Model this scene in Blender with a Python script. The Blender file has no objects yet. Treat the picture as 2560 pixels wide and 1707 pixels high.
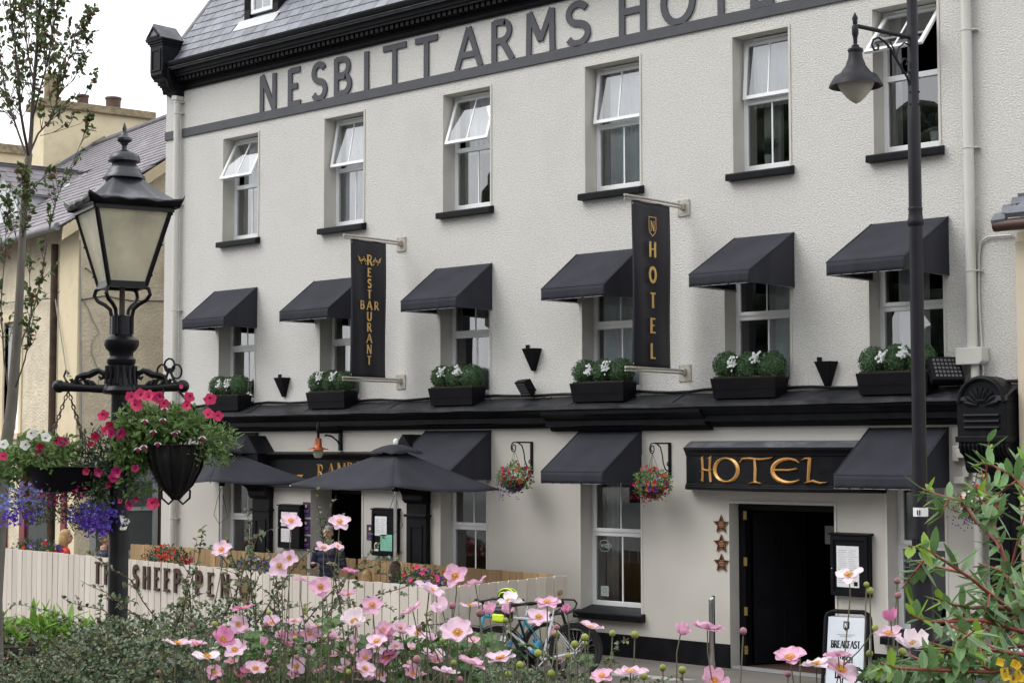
import bpy, bmesh, math, random
from mathutils import Vector, Matrix, noise
random.seed(7)
S = bpy.context.scene
COL = S.collection
R = math.radians
# ------------------------------------------------------------------ camera
F_PX, YAW, PITCH, ROLL = 4144.6, 0.73377, 0.064057, -0.00089   # photo 2560 px wide
CAM = Vector((0.0, -18.0, 2.84))
fw = Vector((-math.sin(YAW)*math.cos(PITCH), math.cos(YAW)*math.cos(PITCH), math.sin(PITCH)))
r0 = Vector((math.cos(YAW), math.sin(YAW), 0)); u0 = r0.cross(fw)
rt = r0*math.cos(ROLL) + u0*math.sin(ROLL); up = u0*math.cos(ROLL) - r0*math.sin(ROLL)
cd = bpy.data.cameras.new('camera'); cam = bpy.data.objects.new('camera', cd); COL.objects.link(cam)
cam.matrix_world = Matrix(((rt.x, up.x, -fw.x, CAM.x), (rt.y, up.y, -fw.y, CAM.y), (rt.z, up.z, -fw.z, CAM.z), (0, 0, 0, 1)))
cd.sensor_width = 36.0; cd.lens = F_PX/2560*36; cd.clip_start = 0.1; cd.clip_end = 2000
S.camera = cam
# ------------------------------------------------------------------ overcast sky, soft sun
SUN_EL, SUN_AZ = R(48), R(38)        # azimuth: towards -x from -y
w = bpy.data.worlds.new('World'); S.world = w; w.use_nodes = True
nt = w.node_tree; nt.nodes.clear()
sky = nt.nodes.new('ShaderNodeTexSky'); sky.sky_type = 'NISHITA'; sky.sun_disc = False
sky.sun_elevation = SUN_EL; sky.sun_rotation = R(180)+SUN_AZ; sky.dust_density = 3.0; sky.air_density = 1.0
hs = nt.nodes.new('ShaderNodeHueSaturation'); hs.inputs['Saturation'].default_value = 0.35
mx = nt.nodes.new('ShaderNodeMixRGB'); mx.inputs[0].default_value = 0.75
cl = nt.nodes.new('ShaderNodeTexNoise'); cl.inputs['Scale'].default_value = 2.2; cl.inputs['Detail'].default_value = 5
cr = nt.nodes.new('ShaderNodeValToRGB')
cr.color_ramp.elements[0].position = 0.3; cr.color_ramp.elements[0].color = (11.6, 11.8, 12.0, 1)
cr.color_ramp.elements[1].position = 0.7; cr.color_ramp.elements[1].color = (13.6, 13.6, 13.6, 1)
bgn = nt.nodes.new('ShaderNodeBackground'); bgn.inputs['Strength'].default_value = 0.115
wo = nt.nodes.new('ShaderNodeOutputWorld')
nt.links.new(sky.outputs[0], hs.inputs['Color']); nt.links.new(hs.outputs[0], mx.inputs[1])
nt.links.new(cl.outputs['Fac'], cr.inputs[0]); nt.links.new(cr.outputs[0], mx.inputs[2])
nt.links.new(mx.outputs[0], bgn.inputs['Color']); nt.links.new(bgn.outputs[0], wo.inputs[0])
sd = bpy.data.lights.new('sun', 'SUN'); sd.energy = 1.1; sd.angle = R(35); sd.color = (1.0, 0.98, 0.95)
so = bpy.data.objects.new('sun', sd); COL.objects.link(so)
sdir = Vector((-math.sin(SUN_AZ)*math.cos(SUN_EL), -math.cos(SUN_AZ)*math.cos(SUN_EL), math.sin(SUN_EL)))
so.rotation_euler = sdir.to_track_quat('Z', 'Y').to_euler(); so.location = (-10, -30, 30)
S.view_settings.view_transform = 'Standard'; S.view_settings.look = 'None'
S.view_settings.gamma = 1.0; S.view_settings.exposure = 0.50; S.view_settings.use_curve_mapping = False
S.render.engine = 'CYCLES'
S.cycles.max_bounces = 6; S.cycles.transparent_max_bounces = 12

# ------------------------------------------------------------------ pixel -> place
def ray(px, py): return (fw*F_PX + rt*(px-1280) - up*(py-853.5))
def U(px, py, Y=0.0):
    d = ray(px, py); return CAM + d*((Y-CAM.y)/d.y)
def G(px, py, z=0.0):
    d = ray(px, py); return CAM + d*((z-CAM.z)/d.z)
def P(px, py, depth):
    d = ray(px, py); return CAM + d*(depth/d.dot(fw))
K = 2560/2352.0

# ------------------------------------------------------------------ materials
MATS = {}
def mat(name, col, rough=0.6, var=0.10, vs=4.0, bump=0.0, bs=40.0, bd=0.01, metal=0.0, spec=0.5, sss=0.0,
        dirt_glint=0.0, dcol=None, ds=1.5, coat=0.0, trans=0.0, stretch=None, detail=3.0, vobj=0.0):
    if name in MATS: return MATS[name]
    m = bpy.data.materials.new(name); m.use_nodes = True; MATS[name] = m
    n = m.node_tree.nodes; l = m.node_tree.links
    b = n['Principled BSDF']; b.inputs['Roughness'].default_value = rough; b.inputs['Metallic'].default_value = metal
    b.inputs['Specular IOR Level'].default_value = spec
    if coat: b.inputs['Coat Weight'].default_value = coat
    geo = n.new('ShaderNodeNewGeometry'); src = geo.outputs['Position']
    if stretch:
        mp = n.new('ShaderNodeMapping'); mp.inputs['Scale'].default_value = stretch; l.new(src, mp.inputs['Vector']); src = mp.outputs[0]
    tx = n.new('ShaderNodeTexNoise'); tx.inputs['Scale'].default_value = vs; tx.inputs['Detail'].default_value = 4; l.new(src, tx.inputs['Vector'])
    rp = n.new('ShaderNodeValToRGB'); c = col
    rp.color_ramp.elements[0].position = 0.3; rp.color_ramp.elements[0].color = (c[0]*(1-var), c[1]*(1-var), c[2]*(1-var), 1)
    rp.color_ramp.elements[1].position = 0.7; rp.color_ramp.elements[1].color = (min(1, c[0]*(1+var)), min(1, c[1]*(1+var)), min(1, c[2]*(1+var)), 1)
    l.new(tx.outputs['Fac'], rp.inputs[0]); out = rp.outputs[0]
    if dirt_glint:
        t2 = n.new('ShaderNodeTexNoise'); t2.inputs['Scale'].default_value = ds; t2.inputs['Detail'].default_value = 7; t2.inputs['Roughness'].default_value = 0.65
        l.new(src, t2.inputs['Vector'])
        r2 = n.new('ShaderNodeValToRGB'); r2.color_ramp.elements[0].position = 0.5; r2.color_ramp.elements[0].color = (0, 0, 0, 1)
        r2.color_ramp.elements[1].position = 0.72; r2.color_ramp.elements[1].color = (dirt_glint, dirt_glint, dirt_glint, 1); l.new(t2.outputs['Fac'], r2.inputs[0])
        mm = n.new('ShaderNodeMixRGB'); l.new(r2.outputs[0], mm.inputs[0]); l.new(out, mm.inputs[1])
        d = dcol or (c[0]*0.45, c[1]*0.42, c[2]*0.38); mm.inputs[2].default_value = (*d, 1); out = mm.outputs[0]
    if vobj:
        oi = n.new('ShaderNodeObjectInfo'); mr = n.new('ShaderNodeMapRange'); mr.inputs[3].default_value = 1-vobj; mr.inputs[4].default_value = 1+vobj
        l.new(oi.outputs['Random'], mr.inputs[0]); hv = n.new('ShaderNodeHueSaturation'); l.new(mr.outputs[0], hv.inputs['Value']); l.new(out, hv.inputs['Color']); out = hv.outputs[0]
    l.new(out, b.inputs['Base Color'])
    if bump:
        t3 = n.new('ShaderNodeTexNoise'); t3.inputs['Scale'].default_value = bs; t3.inputs['Detail'].default_value = detail; l.new(src, t3.inputs['Vector'])
        bp = n.new('ShaderNodeBump'); bp.inputs['Strength'].default_value = bump; bp.inputs['Distance'].default_value = bd
        l.new(t3.outputs['Fac'], bp.inputs['Height']); l.new(bp.outputs[0], b.inputs['Normal'])
    if trans:      # thin leaf / petal / cloth: part of the light goes through
        tr = n.new('ShaderNodeBsdfTranslucent'); l.new(out, tr.inputs['Color'])
        ms = n.new('ShaderNodeMixShader'); ms.inputs[0].default_value = trans
        l.new(b.outputs[0], ms.inputs[1]); l.new(tr.outputs[0], ms.inputs[2]); l.new(ms.outputs[0], n['Material Output'].inputs['Surface'])
    return m
def glass_mat(name, tint=(0.93, 0.95, 0.95), mult=1.9, rough=0.0):
    m = bpy.data.materials.new(name); m.use_nodes = True; MATS[name] = m
    n = m.node_tree.nodes; l = m.node_tree.links; n.remove(n['Principled BSDF'])
    t = n.new('ShaderNodeBsdfTransparent'); t.inputs[0].default_value = (*tint, 1)
    g = n.new('ShaderNodeBsdfGlossy'); g.inputs['Roughness'].default_value = rough; g.inputs[0].default_value = (0.95, 0.97, 1, 1)
    f = n.new('ShaderNodeFresnel'); f.inputs['IOR'].default_value = 1.5
    mu = n.new('ShaderNodeMath'); mu.operation = 'MULTIPLY'; mu.inputs[1].default_value = mult; mu.use_clamp = True
    x = n.new('ShaderNodeMixShader'); l.new(f.outputs[0], mu.inputs[0]); l.new(mu.outputs[0], x.inputs[0]); l.new(t.outputs[0], x.inputs[1]); l.new(g.outputs[0], x.inputs[2])
    l.new(x.outputs[0], n['Material Output'].inputs['Surface'])
    return m

# ------------------------------------------------------------------ mesh helpers
class MB:
    def __init__(s): s.v = []; s.f = []
    def add(s, vs, fs):
        o = len(s.v); s.v += [tuple(q) for q in vs]; s.f += [tuple(i+o for i in f) for f in fs]; return s
    def box(s, x0, x1, y0, y1, z0, z1):
        return s.add([(x0, y0, z0), (x1, y0, z0), (x1, y1, z0), (x0, y1, z0), (x0, y0, z1), (x1, y0, z1), (x1, y1, z1), (x0, y1, z1)],
                     [(0, 3, 2, 1), (4, 5, 6, 7), (0, 1, 5, 4), (1, 2, 6, 5), (2, 3, 7, 6), (3, 0, 4, 7)])
    def obox(s, c, sz, m=None):
        m = m or Matrix.Identity(3); c = Vector(c)
        vs = [c + m @ Vector((sz[0]*a/2, sz[1]*b/2, sz[2]*d/2)) for d in (-1, 1) for a, b in ((-1, -1), (1, -1), (1, 1), (-1, 1))]
        return s.add(vs, [(0, 3, 2, 1), (4, 5, 6, 7), (0, 1, 5, 4), (1, 2, 6, 5), (2, 3, 7, 6), (3, 0, 4, 7)])
    def bar(s, a, b, w, h, upv=(0, 0, 1)):        # box beam from a to b
        a, b = Vector(a), Vector(b); d = b-a; z = d.normalized(); x = Vector(upv).cross(z)
        if x.length < 1e-5: x = Vector((1, 0, 0)).cross(z)
        x.normalize(); y = z.cross(x); m = Matrix((x, y, z)).transposed()
        return s.obox((a+b)/2, (w, h, d.length), m)
    def tube(s, pts, r, n=8, cap=True):
        pts = [Vector(p) for p in pts]; k = len(pts)
        rr = r if isinstance(r, (list, tuple)) else [r]*k
        vs = []; prev = None
        for i, p in enumerate(pts):
            t = (pts[min(i+1, k-1)] - pts[max(i-1, 0)])
            if t.length < 1e-9: t = Vector((0, 0, 1))
            t.normalize()
            if prev is None:
                a = Vector((0, 0, 1)) if abs(t.z) < 0.9 else Vector((1, 0, 0)); x = t.cross(a).normalized()
            else:
                x = prev - t*prev.dot(t)
                x = x.normalized() if x.length > 1e-6 else t.orthogonal().normalized()
            prev = x; y = t.cross(x)
            for j in range(n):
                a = 2*math.pi*j/n; vs.append(p + (x*math.cos(a)+y*math.sin(a))*rr[i])
        fs = [(i*n+j, i*n+(j+1) % n, (i+1)*n+(j+1) % n, (i+1)*n+j) for i in range(k-1) for j in range(n)]
        if cap: fs += [tuple(range(n-1, -1, -1)), tuple(range((k-1)*n, k*n))]
        return s.add(vs, fs)
    def lathe(s, prof, c=(0, 0, 0), n=20, m=None, cap=True, wob=None):
        c = Vector(c); vs = []
        for i, (r, z) in enumerate(prof):
            for j in range(n):
                a = 2*math.pi*j/n; q = r*(wob(a, i) if wob else 1)
                p = Vector((q*math.cos(a), q*math.sin(a), z)); vs.append(c + (m @ p if m else p))
        k = len(prof); fs = [(i*n+j, i*n+(j+1) % n, (i+1)*n+(j+1) % n, (i+1)*n+j) for i in range(k-1) for j in range(n)]
        if cap: fs += [tuple(range(n-1, -1, -1)), tuple(range((k-1)*n, k*n))]
        return s.add(vs, fs)
    def prism(s, poly, fn, d0, d1):               # poly of (a,b); fn(a,b,d)->xyz
        n = len(poly); vs = [fn(a, b, d0) for a, b in poly]+[fn(a, b, d1) for a, b in poly]
        return s.add(vs, [tuple(range(n-1, -1, -1)), tuple(range(n, 2*n))]+[(i, (i+1) % n, n+(i+1) % n, n+i) for i in range(n)])
    def grid(s, fn, nu, nv):
        vs = [fn(i/nu, j/nv) for j in range(nv+1) for i in range(nu+1)]
        return s.add(vs, [(j*(nu+1)+i, j*(nu+1)+i+1, (j+1)*(nu+1)+i+1, (j+1)*(nu+1)+i) for j in range(nv) for i in range(nu)])
    def ball(s, c, r, n=12, k=8, m=None):
        rx, ry, rz = r if isinstance(r, (tuple, list)) else (r, r, r)
        c = Vector(c); vs = [c+((m @ Vector((0, 0, -rz))) if m else Vector((0, 0, -rz)))]
        for i in range(1, k):
            t = -math.pi/2+math.pi*i/k
            for j in range(n):
                a = 2*math.pi*j/n; q = Vector((rx*math.cos(t)*math.cos(a), ry*math.cos(t)*math.sin(a), rz*math.sin(t))); vs.append(c+(m @ q if m else q))
        vs.append(c+((m @ Vector((0, 0, rz))) if m else Vector((0, 0, rz)))); L = len(vs)-1
        fs = [(0, 1+(j+1) % n, 1+j) for j in range(n)]+[(1+i*n+j, 1+i*n+(j+1) % n, 1+(i+1)*n+(j+1) % n, 1+(i+1)*n+j) for i in range(k-2) for j in range(n)]
        fs += [(L, 1+(k-2)*n+j, 1+(k-2)*n+(j+1) % n) for j in range(n)]
        return s.add(vs, fs)
    def mesh(s, name, m, smooth=False, off=(0, 0, 0), fix=True):
        me = bpy.data.meshes.new(name); o = Vector(off)
        me.from_pydata([tuple(Vector(q)-o) for q in s.v], [], s.f)
        if fix:
            b = bmesh.new(); b.from_mesh(me); bmesh.ops.recalc_face_normals(b, faces=b.faces); b.to_mesh(me); b.free()
        if m: me.materials.append(m)
        if smooth:
            me.polygons.foreach_set('use_smooth', [True]*len(me.polygons))
            if smooth != 'all':
                try: me.set_sharp_from_angle(angle=R(40))
                except Exception: pass
        return me
    def build(s, name, m, parent=None, smooth=False, bevel=0.0, local=False, fix=True, solid=0.0, base=None):
        off = wpos(parent) if (parent and not local) else Vector((0, 0, 0))
        if not parent and not local:              # lone mesh thing: origin at its own base
            xs = [q[0] for q in s.v]; ys = [q[1] for q in s.v]; zs = [q[2] for q in s.v]
            off = Vector(base) if base else Vector(((min(xs)+max(xs))/2, (min(ys)+max(ys))/2, min(zs)))
        o = bpy.data.objects.new(name, s.mesh(name, m, smooth, off, fix)); COL.objects.link(o)
        if parent: o.parent = parent
        elif not local: o.location = off
        if solid:
            q = o.modifiers.new('thickness', 'SOLIDIFY'); q.thickness = solid; q.offset = 0
        if bevel:
            q = o.modifiers.new('edges', 'BEVEL'); q.width = bevel; q.segments = 2; q.limit_method = 'ANGLE'; q.angle_limit = R(35)
        return o
def wpos(o):
    p = Vector((0, 0, 0))
    while o: p += o.location; o = o.parent
    return p
def tag(o, label=None, cat=None, group=None, kind=None):
    if label: o['label'] = label
    if cat: o['category'] = cat
    if group: o['group'] = group
    if kind: o['kind'] = kind
    return o
def thing(name, label, cat, loc=(0, 0, 0), rz=0.0, group=None):
    o = bpy.data.objects.new(name, None); COL.objects.link(o); o.location = loc; o.rotation_euler = (0, 0, rz); o.empty_display_size = 0.1
    return tag(o, label, cat, group)
def dup(root, loc, rz=0.0, label=None, group=None, scale=1.0):
    def cp(o, par):
        c = o.copy(); COL.objects.link(c); c.parent = par
        if par: c.matrix_parent_inverse = o.matrix_parent_inverse.copy()
        for ch in list(o.children): cp(ch, c)
        return c
    r = cp(root, None); r.location = loc; r.rotation_euler = (0, 0, rz); r.scale = (scale,)*3
    if label: r['label'] = label
    if group: r['group'] = group
    return r
def inst(name, me, parent, loc, rot=None):
    o = bpy.data.objects.new(name, me); COL.objects.link(o); o.parent = parent
    o.location = Vector(loc)-wpos(parent)
    if rot is not None: o.rotation_euler = rot
    return o

# ------------------------------------------------------------------ lettering (own stroke font)
def arc(cx, cy, rx, ry, a0, a1, n=10):
    return [(cx+rx*math.cos(R(a0+(a1-a0)*i/n)), cy+ry*math.sin(R(a0+(a1-a0)*i/n))) for i in range(n+1)]
GL = {   # glyph: width, strokes (T thick / t thin), serif feet
 'A': (.78, [('t', [(.02, 0), (.39, 1)]), ('T', [(.39, 1), (.76, 0)]), ('t', [(.16, .34), (.62, .34)])], [(.02, 0), (.76, 0)]),
 'B': (.62, [('T', [(.1, 0), (.1, 1)]), ('t', [(.1, .95), (.32, .95)]+arc(.32, .74, .2, .21, 90, -90)+[(.1, .53)]), ('T', [(.1, .5), (.34, .5)]+arc(.34, .275, .22, .225, 90, -90)+[(.1, .05)])], [(.06, 0), (.06, 1)]),
 'C': (.7, [('T', arc(.4, .5, .32, .46, 50, 310, 16))], []),
 'D': (.74, [('T', [(.1, 0), (.1, 1)]), ('T', [(.1, .95), (.3, .95)]+arc(.3, .5, .36, .45, 90, -90, 14)+[(.1, .05)])], [(.06, 0), (.06, 1)]),
 'E': (.58, [('T', [(.1, 0), (.1, 1)]), ('t', [(.1, .95), (.52, .95)]), ('t', [(.1, .52), (.42, .52)]), ('t', [(.1, .05), (.55, .05)])], [(.06, 0), (.06, 1)]),
 'F': (.55, [('T', [(.1, 0), (.1, 1)]), ('t', [(.1, .95), (.52, .95)]), ('t', [(.1, .5), (.42, .5)])], [(.1, 0), (.06, 1)]),
 'H': (.74, [('T', [(.1, 0), (.1, 1)]), ('T', [(.64, 0), (.64, 1)]), ('t', [(.1, .52), (.64, .52)])], [(.1, 0), (.1, 1), (.64, 0), (.64, 1)]),
 'I': (.26, [('T', [(.13, 0), (.13, 1)])], [(.13, 0), (.13, 1)]),
 'K': (.7, [('T', [(.1, 0), (.1, 1)]), ('t', [(.1, .4), (.6, 1)]), ('T', [(.26, .58), (.64, 0)])], [(.1, 0), (.1, 1), (.64, 0), (.6, 1)]),
 'L': (.56, [('T', [(.1, 0), (.1, 1)]), ('t', [(.1, .05), (.54, .05)])], [(.06, 0), (.1, 1)]),
 'M': (.9, [('t', [(.08, 0), (.1, 1)]), ('T', [(.1, 1), (.45, .3)]), ('t', [(.45, .3), (.8, 1)]), ('T', [(.8, 1), (.82, 0)])], [(.08, 0), (.82, 0)]),
 'N': (.76, [('t', [(.1, 0), (.1, 1)]), ('T', [(.1, 1), (.66, 0)]), ('t', [(.66, 0), (.66, 1)])], [(.1, 0), (.06, 1), (.66, 1)]),
 'O': (.8, [('T', arc(.4, .5, .33, .46, 90, 450, 24))], []),
 'P': (.6, [('T', [(.1, 0), (.1, 1)]), ('T', [(.1, .95), (.32, .95)]+arc(.32, .715, .22, .235, 90, -90)+[(.1, .48)])], [(.1, 0), (.06, 1)]),
 'R': (.66, [('T', [(.1, 0), (.1, 1)]), ('t', [(.1, .95), (.32, .95)]+arc(.32, .725, .21, .225, 90, -90)+[(.1, .5)]), ('T', [(.32, .5), (.62, 0)])], [(.1, 0), (.06, 1), (.63, 0)]),
 'S': (.58, [('T', arc(.29, .73, .2, .22, 25, 250, 12)+arc(.29, .27, .22, .23, 75, -155, 14))], []),
 'T': (.64, [('T', [(.32, 0), (.32, 1)]), ('t', [(.02, .95), (.62, .95)])], [(.32, 0)]),
 'U': (.74, [('T', [(.1, 1), (.1, .34)]+arc(.37, .34, .27, .3, 180, 360, 12)+[(.64, 1)])], [(.1, 1), (.64, 1)]),
 'W': (1.0, [('T', [(.02, 1), (.27, 0)]), ('t', [(.27, 0), (.5, .9)]), ('T', [(.5, .9), (.73, 0)]), ('t', [(.73, 0), (.98, 1)])], [(.02, 1), (.98, 1)]),
 '1': (.4, [('T', [(.06, .78), (.22, .97), (.22, 0)])], []),
}
def ribbon(mb, pts, w, fn, d0, d1, bevel=0.0):
    """flat stroke along pts (2D), widths w, mapped by fn(a,b,depth)"""
    n = len(pts); ww = w if isinstance(w, (list, tuple)) else [w]*n
    closed = (Vector(pts[0])-Vector(pts[-1])).length < 1e-6 and n > 3
    L = []; Rr = []
    for i in range(n):
        a = Vector(pts[i-1 if i else (n-2 if closed else 0)]); b = Vector(pts[i+1 if i < n-1 else (1 if closed else n-1)]); p = Vector(pts[i])
        t1 = (p-a); t2 = (b-p)
        if t1.length < 1e-9: t1 = t2
        if t2.length < 1e-9: t2 = t1
        t1.normalize(); t2.normalize(); t = (t1+t2)
        t = t.normalized() if t.length > 1e-6 else t1
        c = max(0.55, t.dot(t1)); nn = Vector((-t.y, t.x))*(ww[i]/2/c)
        L.append(p+nn); Rr.append(p-nn)
    vs = []
    for i in range(n):
        if bevel:
            m = (L[i]+Rr[i])/2
            vs += [fn(L[i].x, L[i].y, d0), fn(L[i].x, L[i].y, d0+(d1-d0)*.3), fn(m.x, m.y, d1), fn(Rr[i].x, Rr[i].y, d0+(d1-d0)*.3), fn(Rr[i].x, Rr[i].y, d0)]
        else: vs += [fn(L[i].x, L[i].y, d0), fn(L[i].x, L[i].y, d1), fn(Rr[i].x, Rr[i].y, d1), fn(Rr[i].x, Rr[i].y, d0)]
    q = 5 if bevel else 4; fs = []
    for i in range(n-1):
        for j in range(q): fs.append((i*q+j, i*q+(j+1) % q, (i+1)*q+(j+1) % q, (i+1)*q+j))
    if not closed: fs += [tuple(range(q-1, -1, -1)), tuple(range((n-1)*q, n*q))]
    mb.add(vs, fs)
def glyph(ch, fn, h, wx=1.0, T=.14, t=.14, serif=0.0, d0=0.0, d1=0.02, bevel=0.0):
    """one letter as an MB; fn(a,b,d)->xyz with a,b in metres"""
    mb = MB(); wd, st, se = GL[ch]; k = 0
    for kind, pts in st:
        ribbon(mb, [(a*h*wx, b*h) for a, b in pts], (T if kind == 'T' else t)*h, fn, d0, d1+0.0007*k, bevel); k += 1
    if serif:
        for a, b in se:
            bb = b*h + (0.02*h if b < .5 else -0.02*h)
            ribbon(mb, [(a*h*wx-serif*h, bb), (a*h*wx+serif*h, bb)], 0.055*h, fn, d0, d1+0.0007*k, bevel); k += 1
    return mb
def text_w(s, h, wx, gap): return sum((GL[c][0]*h*wx if c != ' ' else .35*h)+gap*h for c in s)-gap*h
def text(mb, s, fn, h, wx=1.0, T=.14, t=.08, serif=.1, gap=.12, d0=0, d1=.003, center=True):
    x = -text_w(s, h, wx, gap)/2 if center else 0
    for c in s:
        if c == ' ': x += (.35+gap)*h; continue
        g = glyph(c, lambda a, b, d, x=x: fn(a+x, b, d), h, wx, T, t, serif, d0, d1); mb.add(g.v, g.f); x += (GL[c][0]*wx+gap)*h
def facing(o, ax, az=(0, 0, 1), nrm=None):      # fn for letters on a plane: origin o, right ax, up az, out nrm
    o, ax, az = Vector(o), Vector(ax), Vector(az); nr = Vector(nrm) if nrm else az.cross(ax)*-1
    return lambda a, b, d: o + ax*a + az*b + nr*d
# ================================================================== shared materials
M_rough = mat('roughcast paint', (0.605, 0.597, 0.572), 0.9, 0.15, 42, bump=0.8, bs=54, bd=0.024, dirt_glint=0.24, dcol=(0.42, 0.41, 0.38), ds=0.8, detail=2.0)
M_smooth = mat('smooth wall paint', (0.515, 0.493, 0.453), 0.75, 0.05, 1.3, bump=0.15, bs=12, bd=0.01, dirt_glint=0.14, dcol=(0.43, 0.40, 0.35), ds=0.8)
M_reveal = mat('reveal paint', (0.54, 0.525, 0.48), 0.7, 0.06, 3, bump=0.1, bs=20)
M_black = mat('black gloss paint', (0.0075, 0.008, 0.010), 0.42, 0.25, 6, bump=0.12, bs=30, bd=0.004, spec=.13, dirt_glint=0.35, dcol=(0.016, 0.016, 0.020), ds=3)
M_blackm = mat('black satin paint', (0.0065, 0.0065, 0.009), 0.5, 0.25, 5, bump=0.1, bs=25, spec=.12)
M_char = mat('charcoal masonry paint', (0.060, 0.062, 0.074), 0.65, 0.10, 5, bump=0.35, bs=30, bd=0.01)
M_lead = mat('weathered lead', (0.085, 0.09, 0.105), 0.5, 0.25, 4, bump=0.3, bs=9, bd=0.02, dirt_glint=0.6, dcol=(0.22, 0.22, 0.23), ds=4)
M_ledge = mat('black bitumen lead', (.020, .021, .025), .5, .3, 4, bump=.4, bs=9, bd=.02, spec=.25, dirt_glint=.5, dcol=(.07, .07, .075), ds=3)
M_slate = mat('slate', (0.175, 0.185, 0.215), 0.5, 0.22, 5, bump=0.35, bs=30, bd=0.006, vobj=0.22)
M_slatep = mat('purple slate', (0.20, 0.185, 0.205), 0.6, 0.2, 4, bump=0.35, bs=25, bd=0.006, vobj=0.2)
M_upvc = mat('white upvc', (0.80, 0.81, 0.82), 0.3, 0.03, 3, dirt_glint=0.12, dcol=(0.55, 0.55, 0.52), ds=2)
M_awn = mat('charcoal canvas', (0.030, 0.031, 0.040), 0.85, 0.16, 3, bump=0.25, bs=120, bd=0.003, stretch=(1, 1, 0.15), spec=.2)
M_glass = glass_mat('window glass', mult=4.0)
M_net = mat('net curtain', (0.86, 0.90, 0.94), 0.9, 0.04, 6, trans=0.15)
M_drape = mat('grey drape', (0.46, 0.47, 0.46), 0.9, 0.12, 6)
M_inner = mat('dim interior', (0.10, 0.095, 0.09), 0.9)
M_pipe = mat('painted pipe', (0.56, 0.55, 0.51), 0.45, 0.05, 3, dirt_glint=0.2, ds=3)
M_brk = mat('stained bracket paint', (.40, .375, .33), .5, .1, 8, dirt_glint=.5, dcol=(.22, .13, .07), ds=14)
M_steel = mat('brushed steel', (0.55, 0.55, 0.55), 0.3, 0.08, 8, metal=0.9, dirt_glint=0.3, dcol=(0.3, 0.22, 0.15), ds=12)
M_gold = mat('gilt letter', (0.62, 0.33, 0.10), 0.35, 0.15, 12, metal=0.35)
M_gilt = mat('gold print', (0.66, 0.42, 0.14), 0.6, 0.12, 10)
M_cream = mat('cream band', (0.55, 0.45, 0.28), 0.8)
# ================================================================== hotel
HX0, HX1, NX = -24.72, -7.2, -8.38
hotel = thing('hotel_building', 'three storey grey roughcast hotel with charcoal band lettering and black trim', 'building', (-16.5, 0, 0))
W2 = [(-23.03, -22.08), (-20.37, -19.43), (-17.64, -16.66), (-14.82, -13.85), (-12.30, -11.44), (-10.22, -9.35)]
W1 = [(-23.10, -22.13), (-20.45, -19.50), (-17.69, -16.67), (-14.89, -13.88), (-12.46, -11.46), (-10.32, -9.33)]
W0 = [(-23.05, -22.07), (-17.68, -16.74), (-14.93, -13.87), (-10.12, -9.36)]
DOOR = (-12.42, -10.85, 0.0, 2.12); BAR = (-20.66, -19.43, 0.0, 2.17)
def wall_sheet(x0, x1, z0, z1, y, holes):
    xs = sorted({x0, x1} | {h[0] for h in holes} | {h[1] for h in holes}); zs = sorted({z0, z1} | {h[2] for h in holes} | {h[3] for h in holes})
    mb = MB()
    for a, b in zip(xs, xs[1:]):
        for c, d in zip(zs, zs[1:]):
            mx_, mz = (a+b)/2, (c+d)/2
            if any(h[0] < mx_ < h[1] and h[2] < mz < h[3] for h in holes): continue
            mb.add([(a, y, c), (b, y, c), (b, y, d), (a, y, d)], [(0, 1, 2, 3)])
    return mb
h2 = [(a, b, 6.42, 8.24) for a, b in W2]; h1 = [(a, b, 3.58, 5.45) for a, b in W1]; h0 = [(a, b, 0.58, 2.72) for a, b in W0]
mb = wall_sheet(HX0, HX1, 3.2, 9.5, 0, h2+h1)
mb.add([(HX0, 0, 0), (HX0, 0, 9.5), (HX0, 9, 9.5), (HX0, 9, 0)], [(0, 1, 2, 3)])
mb.build('wall', M_rough, hotel, fix=False)
mb = wall_sheet(HX0+.001, HX1, 0, 3.2, -0.004, h0+[DOOR, BAR]); mb.build('ground_floor_wall', M_smooth, hotel, fix=False)
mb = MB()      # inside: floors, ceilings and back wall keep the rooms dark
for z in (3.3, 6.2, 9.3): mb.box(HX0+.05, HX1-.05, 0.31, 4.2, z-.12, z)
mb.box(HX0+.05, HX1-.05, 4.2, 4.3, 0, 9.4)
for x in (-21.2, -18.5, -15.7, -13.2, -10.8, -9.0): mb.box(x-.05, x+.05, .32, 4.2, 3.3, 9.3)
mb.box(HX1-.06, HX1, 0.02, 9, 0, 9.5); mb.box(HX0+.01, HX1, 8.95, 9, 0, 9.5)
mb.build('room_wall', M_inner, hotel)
for a, b in ((HX0-.002, DOOR[0]), (DOOR[1], -9.06)):
    for c, d in (((a, BAR[0]), (BAR[1], b)) if a < -20 else ((a, b),)):
        MB().box(c, d, -.03, -.005, -.05, 0.30 if a < -20 else .36).build('plinth', M_black, hotel)

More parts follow.
